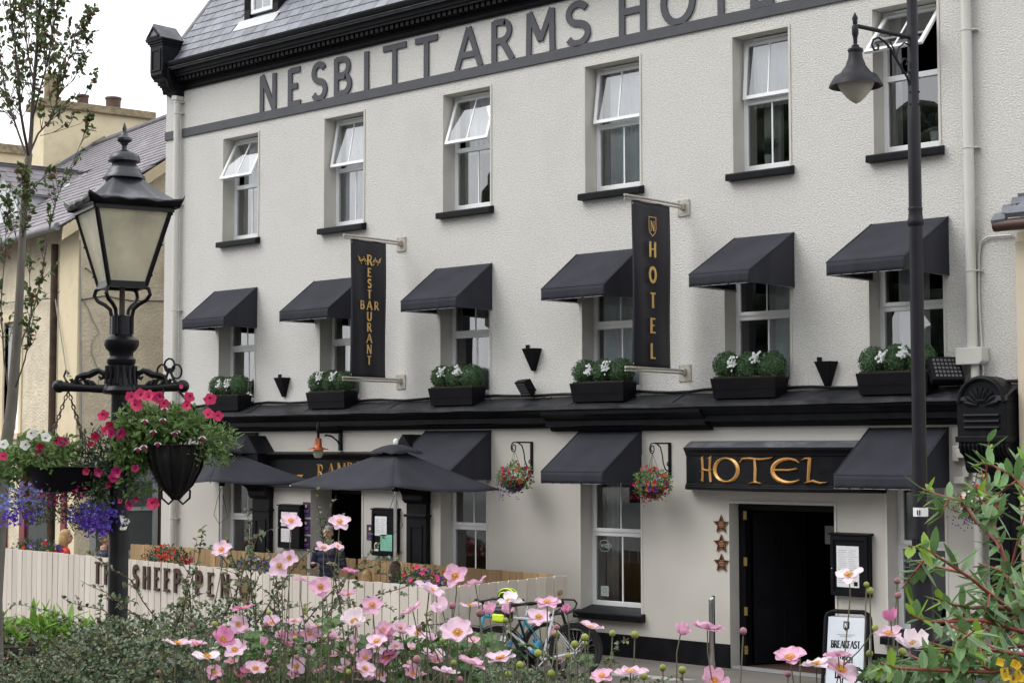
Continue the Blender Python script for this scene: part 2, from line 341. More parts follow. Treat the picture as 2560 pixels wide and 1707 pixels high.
def wavy(mb, x0, x1, z0, z1, y, amp=.03, n=9, ph=0):
    k = n*6
    mb.grid(lambda u, v: (x0+(x1-x0)*u, y+amp*math.sin(u*n*6.283+ph)*(.6+.4*(1-v))+amp*.3*math.sin(u*n*2.1*6.283), z0+(z1-z0)*v), k, 4)
def window(x0, x1, z0, z1, zt, openang=None, bars=True, curtain=None, sill=True, fb=.06):
    yf = .24
    fr = MB(); w_ = .06
    fr.box(x0, x0+w_, yf, .31, z0+fb, z1); fr.box(x1-w_, x1, yf, .31, z0+fb, z1)
    fr.box(x0+w_, x1-w_, yf, .31, z0+fb, z0+fb+.07); fr.box(x0+w_, x1-w_, yf, .31, z1-.07, z1); fr.box(x0+w_, x1-w_, yf-.005, .31, zt-.04, zt+.03)
    wd = fr.build('window', M_upvc, hotel, bevel=.006)
    rv = MB(); e = .03
    rv.add([(x0, -.006, z0), (x0, .31, z0), (x0, .31, z1), (x0, -.006, z1), (x1, -.006, z0), (x1, .31, z0), (x1, .31, z1), (x1, -.006, z1)], [(0, 1, 2, 3), (7, 6, 5, 4), (3, 2, 6, 7), (0, 4, 5, 1)])
    rv.box(x0-e, x0, -.012, -.004, z0, z1+e); rv.box(x1, x1+e, -.012, -.004, z0, z1+e); rv.box(x0, x1, -.012, -.004, z1, z1+e)
    rv.build('reveal', M_reveal, wd, fix=False)
    xm = (x0+x1)/2
    MB().add([(x0+w_, .27, z0+fb+.07), (x1-w_, .27, z0+fb+.07), (x1-w_, .27, zt-.04), (x0+w_, .27, zt-.04)], [(0, 1, 2, 3)]).build('pane', M_glass, wd, fix=False)
    if bars: MB().box(xm-.011, xm+.011, .262, .278, z0+fb+.07, zt-.04).build('glazing_bar', M_upvc, wd)
    # upper light: top hung
    sa = MB(); zb, zh, a0, a1 = zt+.02, z1-.05, x0+.045, x1-.045; s_ = .05
    T = lambda q: q
    if openang:
        c_, s2 = math.cos(R(openang)), math.sin(R(openang))
        T = lambda q: (q[0], .235+(q[1]-.235)*c_-(zh-q[2])*s2, zh-(zh-q[2])*c_-(q[1]-.235)*s2)
    def tb(m, *a):
        b_ = MB().box(*a); m.add([T(q) for q in b_.v], b_.f)
    for a in ((a0, a0+s_, .215, .255, zb, zh), (a1-s_, a1, .215, .255, zb, zh), (a0+s_, a1-s_, .215, .255, zb, zb+s_), (a0+s_, a1-s_, .215, .255, zh-s_, zh)): tb(sa, *a)
    sa.build('sash', M_upvc, wd, bevel=.005)
    MB().add([T(q) for q in ((a0+s_, .235, zb+s_), (a1-s_, .235, zb+s_), (a1-s_, .235, zh-s_), (a0+s_, .235, zh-s_))], [(0, 1, 2, 3)]).build('pane', M_glass, wd, fix=False)
    if bars:
        m = MB(); tb(m, xm-.010, xm+.010, .228, .242, zb+s_, zh-s_); m.build('glazing_bar', M_upvc, wd)
    MB().box(x0+.2, x1-.12, .19, .237, z1-.045, z1-.02).build('trickle_vent', M_upvc, wd)
    if sill:
        MB().prism([(-.11, z0-.095), (.26, z0-.095), (.26, z0+.07), (-.09, z0), (-.11, z0-.012)], lambda a, b, d: (d, a, b), x0-.07, x1+.07).build('sill', M_black, wd, bevel=.008)
    for kind, a, b, c, d in (curtain or ()):
        m = MB(); wavy(m, x0+(x1-x0)*a, x0+(x1-x0)*b, z0+(z1-z0)*c, z0+(z1-z0)*d, .36 if kind == 'net' else .46, .018 if kind == 'net' else .035, max(2, int(9*(b-a))), x0)
        m.build('curtain', M_net if kind == 'net' else M_drape, wd, smooth='all', fix=False)
    return wd
for (a, b), ang, cu in zip(W2, (27, 11, 19, 8, 5, 44), (
        [('net', .25, .98, .5, 1), ('drape', .0, .75, 0, 1)], [('net', .15, 1, 0, 1), ('drape', 0, .16, 0, 1)], [('net', .2, 1, .5, 1), ('drape', 0, .35, 0, .95), ('drape', .62, .75, 0, .5)],
        [('net', .18, 1, 0, 1), ('drape', 0, .2, 0, 1)], [('net', .1, 1, .5, 1), ('drape', .2, .55, 0, .6)], [('drape', 0, .14, 0, 1)])):
    window(a, b, 6.42, 8.24, 7.40, ang, True, cu)
for i, (a, b) in enumerate(W1):
    window(a, b, 3.58, 5.45, 4.55, None, True, [[('net', .72, 1, 0, 1)], [('net', .3, .75, .0, .8)], [('drape', .28, .5, 0, 1), ('net', .62, 1, 0, .93)], [('net', .1, .95, 0, .9)], [('net', .45, 1, 0, .85)], [('net', .2, .62, 0, .85)]][i], sill=False)
for i, (a, b) in enumerate(W0):
    window(a, b, .58, 2.72, 1.65, None, True, [None, [('net', .86, 1, 0, .25)], [('drape', .1, .3, 0, 1)], [('drape', .05, .2, 0, 1)]][i], sill=True, fb=.06)
# sockets for what hangs behind the glass
MB().box(-12.04, -11.86, .75, .78, 4.05, 5.1).build('wall_hanging', mat('orange cloth', (0.55, 0.10, 0.02), .8), hotel)
# ---- charcoal band and name
for a, b in ((HX0, -24.33), (-24.21, HX1)): MB().box(a-.003, b, -.03, -.002, 8.42, 8.575).build('band', M_char, hotel, bevel=.006)
name = [('N', -22.02, -21.57), ('E', -21.28, -20.93), ('S', -20.70, -20.31), ('B', -20.13, -19.70), ('I', -19.42, -19.28), ('T', -18.99, -18.43), ('T', -18.26, -17.74),
        ('A', -17.36, -16.83), ('R', -16.62, -16.15), ('M', -15.93, -15.37), ('S', -15.19, -14.70), ('H', -14.19, -13.68), ('O', -13.47, -12.88), ('T', -12.74, -12.20), ('E', -12.0, -11.6), ('L', -11.35, -10.9)]
for ch, a, b in name:
    wd = GL[ch][0]; hh = .63; sx = (b-a)/(wd*hh) if ch != 'I' else 1.0; off = -.02 if ch not in 'AMTSO' else 0
    g = glyph(ch, facing((a+off, -.004, 8.571), (1, 0, 0)), hh, sx, .165, .155, 0, 0, .026)
    g.build('letter', M_char, hotel, bevel=.004)
# ---- eaves
def along(prof, x0, x1, name, m, bevel=0, par=None):
    MB().prism(prof, lambda a, b, d: (d, a, b), x0, x1).build(name, m, par or hotel, bevel=bevel)
along([(0.0, 9.27), (-.04, 9.27), (-.055, 9.30), (-.055, 9.34), (-.075, 9.36), (-.075, 9.385), (0, 9.385)], HX0-.05, HX1, 'frieze', M_blackm)
along([(0, 9.386), (-.12, 9.386), (-.12, 9.47), (-.25, 9.47), (-.25, 9.50), (-.27, 9.52), (-.27, 9.585), (0, 9.585)], HX0-.05, HX1, 'soffit', M_blackm)
dm = MB().box(-.034, .034, -.215, -.118, 9.395, 9.468).mesh('dentil', M_blackm)
for i in range(115):
    x = HX0+.05+i*.115
    inst('dentil', dm, hotel, (x, 0, 0))
along([(0, 9.586), (-.28, 9.586), (-.30, 9.615), (-.38, 9.62), (-.42, 9.645), (-.435, 9.69), (-.435, 9.715), (-.42, 9.715), (-.415, 9.69), (-.30, 9.66), (0, 9.66)], -24.25, HX1, 'gutter', M_black)
MB().tube([(-24.2, -.36, 9.60), (-24.2, -.33, 9.42), (-24.23, -.28, 9.33), (-24.27, -.10, 9.24), (-24.27, -.075, 9.16)], .05, 10).build('gutter_outlet', M_black, hotel, smooth=True)
# corner bracket (kneeler) with little gabled cap
def yq(px, py, Y=-.5): return U(px, py, Y)
kx0, kx1 = -24.57, -24.14; zt_, zg = yq(388, 62, -.57).z, yq(366, 108).z
kb = MB().box(kx0+.03, kx1-.03, -.5, -.09, 9.55, zg-.1).build('corner_bracket', M_black, hotel, bevel=.01)
MB().prism([(.3, 9.55), (-.5, 9.55), (-.5, 9.50), (-.44, 9.44), (-.30, 9.40), (-.28, 9.34), (-.17, 9.22), (-.05, 9.17), (.3, 9.17)], lambda a, b, d: (d, a, b), kx0+.05, kx1-.05).build('corbel', M_black, kb)
for i, (o, za, zb) in enumerate(((.01, zg-.1, zg-.06), (.035, zg-.0599, zg-.02), (.06, zg-.0199, zg+.01))): MB().box(kx0+.03-o, kx1-.03+o, -.5-o, -.09, za, zb).build('moulding', M_black, kb)
xc = (kx0+kx1)/2
MB().prism([(kx0-.04, zg+.011), (xc, zt_+.03), (kx1+.04, zg+.011)], lambda a, b, d: (a, d, b), -.57, -.07).build('cap', M_lead, kb, bevel=.006)
tri = [(kx0+.04, zg+.04), (xc, zt_-.05), (kx1-.04, zg+.04)]
for (a, b) in ((0, 1), (1, 2), (2, 0)): MB().bar((tri[a][0], -.575, tri[a][1]), (tri[b][0], -.575, tri[b][1]), .03, .03).build('cap_trim', M_black, kb)
for q in ((kx0+.08, kx1-.08, zg-.20, zg-.17), (kx0+.08, kx1-.08, zg-.56, zg-.53), (kx0+.08, kx0+.11, zg-.53, zg-.2), (kx1-.11, kx1-.08, zg-.53, zg-.2)):
    MB().box(q[0], q[1], -.515, -.49, q[2], q[3]).build('panel_trim', M_black, kb)
# ---- roof
RS = 1.31; roofz = lambda y: 9.64+(y+.34)*RS
ra = math.atan(RS); ridge_y = 3.6
mb = MB().add([(-24.42, -.34, roofz(-.34)-.03), (HX1, -.34, roofz(-.34)-.03), (HX1, ridge_y, roofz(ridge_y)-.03), (-24.42, ridge_y, roofz(ridge_y)-.03),
               (-24.42, -.2, 9.58), (HX1, -.2, 9.58), (HX1, 8.6, 9.6), (-24.42, 8.6, 9.6)], [(0, 1, 2, 3), (3, 2, 6, 7), (0, 3, 7, 4), (0, 4, 5, 1), (1, 5, 6, 2)])
roof = mb.build('roof', M_slate, hotel)
sw, sl, ex = .30, .36, .205
sm = MB().obox((0, 0, 0), (sw-.010, sl, .015)).mesh('slate', M_slate)
MB().box(-24.25, -17.2, -.33, -.26, roofz(-.34)+.012, roofz(-.34)+.03).build('eaves_flashing', mat('pale flashing', (.42, .43, .45), .5), roof)
DX0, DX1, DY = -22.72, -21.80, .17
cnt = 0
for j in range(14):
    s = .12+ex*j
    y = -.34+s*math.cos(ra); z = 9.64+s*math.sin(ra)
    xmax = -17.2-j*.52
    i = 0; x = -24.36+(0.5*sw if j % 2 else 0)
    while x < xmax:
        if not (DX0-.05 < x < DX1+.05 and y > DY-.12):
            o = inst('slate', sm, roof, (x, y, z+.016), (ra-.055+random.uniform(-.012, .012), 0, random.uniform(-.006, .006))); cnt += 1
        x += sw
st = MB()
for j in range(23):
    s = .12+ex*j; y = -.34+s*math.cos(ra); z = 9.64+s*math.sin(ra); mr = Matrix.Rotation(ra-.03, 3, 'X')
    x = (-24.36 if j >= 14 else -17.2-j*.52)+(.5*sw if j % 2 else 0)
    if j < 14:
        x0 = -24.36+(0.5*sw if j % 2 else 0); x = x0+sw*math.ceil((-17.2-j*.52-x0)/sw)
    while x < HX1-.1:
        if not (DX0-.05 < x < DX1+.05 and y > DY-.12): st.obox((x, y, z+.012), (sw-.008, sl, .009), mr)
        x += sw
tag(st.build('slating', M_slate, roof), kind='stuff')
MB().tube([(-24.44, -.36, 9.66), (-24.44, ridge_y, roofz(ridge_y)+.02)], .035, 8).build('verge', mat('verge mortar', (.35, .35, .36), .9), roof)
# dormer
dz = roofz(DY)
d_ = MB().box(DX0+.16, DX1-.16, DY+.02, DY+.08, dz+.10, dz+.17); d_.box(DX0+.16, DX0+.23, DY+.02, DY+.08, dz+.17, dz+1.2); d_.box(DX1-.23, DX1-.16, DY+.02, DY+.08, dz+.17, dz+1.2); d_.box(DX0+.23, DX1-.23, DY+.02, DY+.08, dz+1.13, dz+1.2)
dw = d_.build('dormer_window', M_upvc, hotel, bevel=.006)
for a, b in ((DX0, DX0+.155), (DX1-.155, DX1)):
    q = MB().box(a, b, DY, DY+1.4, dz-.15, dz+1.35).build('dormer_pier', M_black, dw, bevel=.008)
    g = MB()
    for t in range(4): g.box(a+.03+t*.027, a+.042+t*.027, DY-.008, DY-.001, dz+.2, dz+1.1)
    g.build('fluting', M_black, dw)
MB().add([(DX0+.23, DY+.05, dz+.17), (DX1-.23, DY+.05, dz+.17), (DX1-.23, DY+.05, dz+1.13), (DX0+.23, DY+.05, dz+1.13)], [(0, 1, 2, 3)]).build('pane', M_glass, dw, fix=False)
m = MB(); wavy(m, DX0+.2, DX1-.2, dz+.1, dz+1.2, DY+.2, .02, 6); m.build('curtain', M_net, dw, smooth='all', fix=False)
MB().box((DX0+DX1)/2-.012, (DX0+DX1)/2+.012, DY+.045, DY+.055, dz+.17, dz+1.13).build('glazing_bar', M_upvc, dw)
MB().prism([(DX0-.12, dz+1.35), ((DX0+DX1)/2, dz+1.95), (DX1+.12, dz+1.35)], lambda a, b, d: (a, d, b), DY-.12, DY+2.0).build('dormer_roof', M_slate, dw)
MB().obox(((DX0+DX1)/2, DY-.10, roofz(DY-.10)+.035), (DX1-DX0+.18, .26, .012), Matrix.Rotation(ra, 3, 'X')).build('apron_flashing', mat('zinc apron', (.5, .51, .53), .45), dw)
# ---- first floor ledge
LEDGE = [(0.0, 3.56), (-.30, 3.44), (-.36, 3.42), (-.365, 3.375), (-.33, 3.37), (0.0, 3.37)]
mb = MB(); nx = 90
def ledge(u, k):
    x = HX0+(NX-HX0)*u; a, b = LEDGE[k]
    return (x, a+.008*noise.noise(Vector((x*2.1, k, 0))), b+.010*noise.noise(Vector((x*1.7, k*3.1, 4))))
vs = [ledge(i/nx, k) for i in range(nx+1) for k in range(6)]
mb.add(vs, [(i*6+k, i*6+k+1, (i+1)*6+k+1, (i+1)*6+k) for i in range(nx) for k in range(5)]); mb.build('ledge', M_ledge, hotel)
for i in range(9):      # lead sheet joints and roughcast drip edge
    x = HX0+.8+i*1.8+random.uniform(-.2, .2)
    MB().bar((x, -.02, 3.578), (x+random.uniform(-.05, .05), -.355, 3.42), .02, .008).build('lead_roll', M_ledge, hotel)
mb = MB(); pts = [(HX0+.02+i*(NX-HX0-.04)/60, -.03-.012*random.random(), 3.592+.012*math.sin(i*1.3)+random.uniform(-.008, .008)) for i in range(61)]
mb.tube(pts, .022, 6); mb.build('flashing', M_black, hotel, smooth=True)
def cornice(x0, x1, zb):
    along([(0, zb), (-.07, zb), (-.09, zb+.03), (-.10, zb+.06), (-.20, zb+.075), (-.205, zb+.15), (-.24, zb+.165), (-.27, zb+.20), (-.315, zb+.235), (-.315, 3.368), (0, 3.368)], x0, x1, 'cornice', M_black, .004)
cornice(HX0-.03, -15.42, 3.12); cornice(-15.418, -12.66, 3.07); cornice(-12.658, -8.99, 3.11)
# ---- downpipes
def pipe(x, r, zt, zb, y=-.09, joints=()):
    p_ = MB().tube([(x, y, zb), (x, y, zt)], r, 14).build('downpipe', M_pipe, hotel, smooth=True)
    for z in joints:
        MB().lathe([(r+.001, -.012), (r+.007, -.01), (r+.007, .01), (r+.001, .012)], (x, y, z), 14).box(x+r*.5, x+r+.05, y, -.002, z-.008, z+.008).build('pipe_bracket', M_pipe, p_)
    return p_
pipe(-24.27, .06, 9.12, 0, joints=(9.05, 8.85, 7.2, 5.3, 3.9, 1.6))
MB().obox((-24.27, -.09, 9.13), (.16, .15, .08), Matrix.Rotation(.15, 3, 'Y')).build('pipe_head', M_pipe, hotel, bevel=.01)
rp = pipe(-8.93, .062, 9.5, 3.95, joints=(7.75, 6.35, 4.9)); pipe(-8.90, .05, 3.82, .0, joints=(2.4, 1.2))
MB().prism([(-9.09, 3.80), (-8.80, 3.80), (-8.76, 3.84), (-8.76, 4.0), (-9.09, 4.0)], lambda a, b, d: (a, d, b), -.20, -.01).build('pipe_hopper', M_pipe, hotel, bevel=.01)
pts = [U(2455+0*a, 1290, -.03) for a in (0,)]+[U(2447, 1250, -.03), U(2458, 930, -.03), U(2447, 750, -.03), U(2447, 640, -.03), U(2452, 605, -.03), U(2470, 592, -.03), U(2530, 588, -.03)]
MB().tube(pts, .014, 6).build('conduit', M_pipe, hotel, smooth=True)
# ---- hotel door recess
x0, x1, z0, z1 = DOOR
fr = MB(); fr.box(x0-.02, x0+.0, -.012, .26, 0, z1+.03); fr.box(x1, x1+.03, -.02, .26, 0, z1+.04); fr.box(x0, x1, -.02, .26, z1, z1+.04)
fr.build('door_surround', M_reveal, hotel, bevel=.004)
db = MB(); db.box(x0+.001, x0+.10, .20, .34, 0, z1-.001); db.box(x0+.10, x1-.001, .20, .34, z1-.09, z1-.001); db.box(x1-.07, x1-.001, .20, .34, 0, z1-.09)
dfr = db.build('door_frame', M_blackm, hotel, bevel=.005)
por = MB(); por.box(x0-.35, x1+.4, 2.4, 2.45, 0, 2.5); por.box(x1+.35, x1+.4, .34, 2.4, 0, 2.5); por.box(x0-.35, x0-.3, .34, 2.4, 0, 2.5); por.box(x0-.35, x1+.4, .34, 2.4, 2.2, 2.25)
por.build('porch_wall', mat('dark panelling', (.018, .017, .016), .5, .2), hotel)
MB().box(x0-.3, x1+.35, .0, 2.4, -.02, .012).build('porch_floor', mat('red tile mat', (.07, .035, .028), .7), hotel)
# open leaf, swung inwards on gold hinges
hx = x0+.105; c_ = R(62); ax = Vector((math.cos(c_), math.sin(c_), 0)); ny = Vector((-ax.y, ax.x, 0)); m3 = Matrix((ax, ny, Vector((0, 0, 1)))).transposed()
leaf = MB().obox(Vector((hx, .36, 1.02))+ax*.4, (.78, .045, 1.98), m3).build('door', M_blackm, hotel, bevel=.004)
for zc, hh in ((.45, .6), (1.05, .4), (1.62, .5)):
    for t in (.2, .58): MB().obox(Vector((hx, .36, zc))+ax*t-ny*.026, (.27, .012, hh), m3).build('panel', M_blackm, leaf, bevel=.01)
for z in (.22, .72, 1.36, 1.96): MB().box(x0+.085, x0+.135, .188, .199, z-.055, z+.055).build('hinge', mat('brass', (.42, .30, .10), .4, .15, metal=.7), dfr)
MB().box(x0+.05, x1-.03, -.06, .04, 0.001, .035).build('threshold', mat('worn metal strip', (.30, .30, .31), .45), hotel)
yel = MB().box(x1-.28, x1-.06, .36, .365, 1.15, 1.52).build('notice', mat('yellow notice', (.30, .26, .03), .7), hotel)
MB().box(x1-.40, x1-.2, .42, .425, 1.62, 1.85).build('notice', mat('grey notice', (.12, .12, .12), .7), hotel)
# ---- bar door recess
x0, x1, z0, z1 = BAR
rv = MB(); rv.add([(x0, -.006, 0), (x0, .52, 0), (x0, .52, z1), (x0, -.006, z1), (x1, -.006, 0), (x1, .52, 0), (x1, .52, z1), (x1, -.006, z1)], [(0, 1, 2, 3), (7, 6, 5, 4), (3, 2, 6, 7)])
rv.box(x1, x1+.03, -.015, -.005, 0, z1); rv.build('bar_door_reveal', M_reveal, hotel, fix=False)
bf = MB().box(x0, x0+.09, .45, .56, 0, z1); bf.box(x1-.06, x1, .45, .56, 0, z1); bf.box(x0+.09, x1-.06, .45, .56, z1-.08, z1); bf.build('door_frame', M_blackm, hotel)
pw = MB().box(x0-.3, x1+.3, 2.6, 2.65, 0, 2.5); pw.box(x0-.3, x0-.25, .56, 2.6, 0, 2.5); pw.box(x1+.25, x1+.3, .56, 2.6, 0, 2.5); pw.box(x0-.3, x1+.3, .56, 2.6, 2.25, 2.3); pw.build('porch_wall', MATS['dark panelling'], hotel)
# ---- shopfront pilasters with consoles
def pilaster(x0, x1, zc, fan=False, zt=3.05, zlow=2.25):
    xs0 = x0; x0 = x0+.23 if fan else x0
    pl = MB().box(x0, x1, -.10, -.005, 0, zlow-.25).build('pilaster', M_black, hotel, bevel=.006)
    MB().box(x0-.02, x1+.02, -.13, -.004, 0, .3).build('pilaster_base', M_black, pl, bevel=.008)
    for a in ((x0+.08, x1-.08, .45, .48), (x0+.08, x1-.08, zlow-.62, zlow-.59), (x0+.08, x0+.11, .48, zlow-.62), (x1-.11, x1-.08, .48, zlow-.62)): MB().box(a[0], a[1], -.115, -.098, a[2], a[3]).build('panel_trim', M_black, pl)
    MB().box(x0-.025, x1+.025, -.135, -.004, zlow-.46, zlow-.42).build('capital_mould', M_black, pl, bevel=.006)
    x0 = xs0
    prof = [(0, zlow+.12), (-.34, zlow+.12), (-.35, zlow+.06), (-.32, zlow-.02), (-.24, zlow-.06), (-.20, zlow-.12), (-.19, zlow-.2), (-.14, zlow-.25), (0, zlow-.25)]
    MB().prism(prof, lambda a, b, d: (d, a, b), x0-.004, x1+.004).build('console', M_black, pl, bevel=.006)
    r = MB(); k = 11
    for i in range(k):
        x = x0+.03+(x1-x0-.06)*i/(k-1); r.tube([(x, -.33, zlow+.13)]+[(x, a-.012, b) for a, b in prof[2:6]], .014, 6)
    r.build('console_reeding', M_black, pl, smooth=True)
    if not fan:
        MB().box(x0-.005, x1+.005, -.36, -.004, zlow+.121, zt-.30).build('head_block', M_black, pl, bevel=.006)
        xm = (x0+x1)/2; MB().prism([(x0-.05, zt-.299), (x1+.05, zt-.299), (xm, zt)], lambda a, b, d: (a, d, b), -.40, -.004).build('gable_cap', M_black, pl, bevel=.006)
    else:
        xm = (x0+x1)/2; r = (x1-x0)/2+.02; zc = zt-r
        poly = [(xm-r, zlow+.121), (xm+r, zlow+.121)]+[(xm+r*math.cos(R(a)), zc+r*math.sin(R(a))) for a in range(0, 181, 12)]
        MB().prism(poly, lambda a, b, d: (a, d, b), -.34, -.004).build('arched_head', M_black, pl, bevel=.008)
        ring = [(xm+(r-.03)*math.cos(R(a)), -.35, zc+(r-.03)*math.sin(R(a))) for a in range(0, 181, 12)]
        MB().tube(ring, .028, 8).build('arch_moulding', M_black, pl, smooth=True)
        f = MB()
        for i in range(9):
            a = R(14+i*19); f.tube([(xm+.05*math.cos(a), -.35, zc-.05+.05*math.sin(a)), (xm+(r-.14)*math.cos(a), -.36, zc-.05+(r-.14)*math.sin(a)), (xm+(r-.09)*math.cos(a), -.35, zc-.05+(r-.09)*math.sin(a))], [.008, .030, .018], 6)
        f.build('fan_carving', M_black, pl, smooth=True)
        for z in (zc-.15, zc-.22, zc-.29): MB().tube([(x0+.07, -.345, z), (x1-.07, -.345, z)], .022, 8).build('reed', M_black, pl, smooth=True)
        MB().box(x0-.03, x1+.03, -.38, -.004, zlow+.1, zlow+.17).build('console_shelf', M_black, pl, bevel=.008)
pilaster(-22.04, -21.60, 0); pilaster(-18.33, -17.90, 0)
pilaster(-8.99, -8.42, 0, True, 3.66, 2.80)
# ---- bar fascia
fa = MB().box(-21.6, -18.33, -.13, -.005, 2.2, 2.72).build('bar_fascia', M_black, hotel, bevel=.006)
along([(-.13, 2.66), (-.16, 2.67), (-.20, 2.72), (-.23, 2.735), (-.23, 2.76), (0, 2.785), (0, 2.66)], -21.598, -18.332, 'fascia_cornice', M_black, par=fa)
along([(-.13, 2.24), (-.16, 2.23), (-.17, 2.2), (-.13, 2.19)], -21.598, -18.332, 'fascia_bead', M_black, par=fa)
for s_, x, h in (('HOUSE', -20.98, .105), ):
    m = MB(); text(m, s_, facing((x+.1, -.131, 2.30), (1, 0, 0)), h, .9, .2, .14, .1, .1, 0, .012); m.build('fascia_lettering', M_gold, fa)
for i, ch in enumerate('RAMBLE'):
    m = glyph(ch, facing((-20.34+i*.235, -.131, 2.33+.012*i), (1, 0, 0)), .25, .85, .17, .09, .09, 0, .02, .01); m.build('letter', M_gold, fa)
# ================================================================== ground
M_asph = mat('asphalt', (0.085, 0.083, 0.080), 0.85, 0.15, 1.2, bump=0.5, bs=60, bd=0.008, dirt_glint=0.3, dcol=(.12, .115, .11), ds=.7)
M_pave = mat('pavement concrete', (0.155, 0.142, 0.125), 0.85, 0.15, 1.8, bump=0.3, bs=45, bd=0.006, dirt_glint=0.4, dcol=(.09, .083, .075), ds=1.3)
M_kerb = mat('kerb stone', (0.22, 0.20, 0.18), 0.8, 0.15, 3, bump=0.3, bs=40)
M_soil = mat('soil', (0.035, 0.026, 0.018), 0.95, 0.3, 6, bump=0.8, bs=25, bd=.03)
g = MB().add([(-300, -300, -.13), (300, -300, -.13), (300, 300, -.13), (-300, 300, -.13)], [(0, 1, 2, 3)]).build('road', M_asph, base=(0, 0, -.13)); tag(g, kind='structure')
g = MB().box(-60, 14, -2.45, 12, -.4, -.004).build('pavement', M_pave, base=(-10, 0, 0)); tag(g, kind='structure')
bo = MB().prism([(-26.6, -2.44), (-26.6, -2.98), (-14.0, -3.86), (-12.7, -3.45), (-12.45, -2.44)], lambda a, b, d: (a, b, d), -.4, -.007).build('pavement_buildout', M_pave, base=(-20, -3, 0)); tag(bo, kind='structure')
km = MB().box(-.447, .447, -.07, .07, -.14, .135).mesh('kerb_stone', M_kerb)
for i in [j for j in range(48) if not -26.8 < -33+j*.9 < -12.6]: inst('kerb_stone', km, g, (-33+i*.9, -2.52, -.132+random.uniform(-.004, .004)))
MB().prism([(-13.35, -1.62), (-12.3, -1.45), (-12.1, -1.2), (-13.2, -1.3)], lambda a, b, d: (a, b, d), -.004, .002).build('cement_patch', mat('pale cement', (.36, .35, .33), .9), g)
fh = Vector((fw.x, fw.y, 0)).normalized(); rh = Vector((fh.y, -fh.x, 0)); TZ = 1.2
def at(depth, lat, z): q = Vector((CAM.x, CAM.y, 0))+fh*depth+rh*lat; return Vector((q.x, q.y, z))
c4 = [at(-6, -7, 0), at(11, -7, 0), at(11, 7, 0), at(-6, 7, 0)]
g = MB().prism([(q.x, q.y) for q in c4], lambda a, b, d: (a, b, d), -.2, TZ).build('terrace', M_soil, base=at(3, 0, -.13)); tag(g, kind='structure')

# ================================================================== foliage helpers
def leaf(mb, p, d, n, L, W, fold=.25):
    d = d.normalized(); s = d.cross(n)
    if s.length < 1e-4: s = d.orthogonal()
    s.normalize(); n = s.cross(d); a = p+d*(L*.28); b = p+d*(L*.68); s1 = s*(W*.46); s2 = s*(W*.42); f = n*(W*fold)
    mb.add([p, a+s1+f, b+s2+f*.8, p+d*L-n*(L*.08), b-s2+f*.8, a-s1+f, p+d*(L*.5)], [(0, 1, 6), (1, 2, 6), (2, 3, 6), (3, 4, 6), (4, 5, 6), (5, 0, 6)])
def rv3(r=random): 
    while True:
        q = Vector((r.uniform(-1, 1), r.uniform(-1, 1), r.uniform(-1, 1)))
        if .05 < q.length < 1: return q.normalized()
def bloom(mb, p, n, r, lobes=5, cup=.35, notch=.82):
    n = n.normalized(); a = n.orthogonal().normalized(); b = n.cross(a); k = lobes*2; vs = [p-n*(r*cup)]
    o = random.random()*6
    for i in range(k):
        t = o+6.2832*i/k; q = r*(1 if i % 2 else notch); vs.append(p+(a*math.cos(t)+b*math.sin(t))*q+n*(r*.06*(i % 2)))
    mb.add(vs, [(0, 1+i, 1+(i+1) % k) for i in range(k)])
M_box = mat('box leaf', (0.060, 0.125, 0.050), 0.5, 0.6, 40, trans=.2)
M_wfl = mat('white petal', (0.78, 0.80, 0.80), 0.7, 0.06, 10, trans=.3)
# ================================================================== awnings
M_seam = mat('awning hem', (.19, .19, .2), .6)
def awning(x0, x1, zt, zb, d, label, group):
    a = thing('awning', label, 'awning', ((x0+x1)/2, 0, zb), group=group); vh = .155; zf = zb+vh
    sag = lambda u, v: -.022*math.sin(math.pi*u)*math.sin(math.pi*v)-.012*math.sin(math.pi*v)*(abs(2*u-1) < .98)
    MB().grid(lambda u, v: (x0+(x1-x0)*u, -d*v-.004, zt+(zf-zt)*v+sag(u, v)), 14, 10).build('canopy', M_awn, a, smooth='all', fix=False, solid=.006)
    MB().grid(lambda u, v: (x0+(x1-x0)*u, -d-.006-.006*math.sin(u*40)*v, zf-vh*v+.004*math.sin(u*17)*v), 24, 3).build('valance', M_awn, a, smooth='all', fix=False, solid=.004)
    for x in (x0+.003, x1-.003):
        s = MB(); s.add([(x, -.004, zt-.004), (x, -d, zf-.004), (x, -d, zb+.004), (x, -.004, zb+.012)], [(0, 1, 2, 3)]); s.build('side_panel', M_awn, a, fix=False, solid=.005)
    MB().tube([(x0, -d-.008, zb), (x1, -d-.008, zb)], .0045, 6).build('hem', M_seam, a)
    MB().tube([(x0, -.012, zt), (x0, -d-.004, zf+.002), (x1, -d-.004, zf+.002), (x1, -.012, zt)], .009, 6).build('edge_piping', M_awn, a, smooth=True)
    f = MB(); f.tube([(x0+.02, -.02, zb+.02), (x0+.02, -d+.02, zb+.02), (x1-.02, -d+.02, zb+.02), (x1-.02, -.02, zb+.02)], .012, 6); f.build('frame', M_steel, a)
AWL = ['dark canvas awning over the first floor window beside the lane corner downpipe', 'dark canvas awning over the first floor window behind the gold lettered bar banner',
       'dark canvas awning over the first floor window next to the small square floodlight', 'dark canvas awning over the first floor window behind the banner with the shield crest',
       'dark canvas awning over the first floor window above the hotel entrance sign', 'dark canvas awning over the first floor window behind the tall scroll arm street lamp']
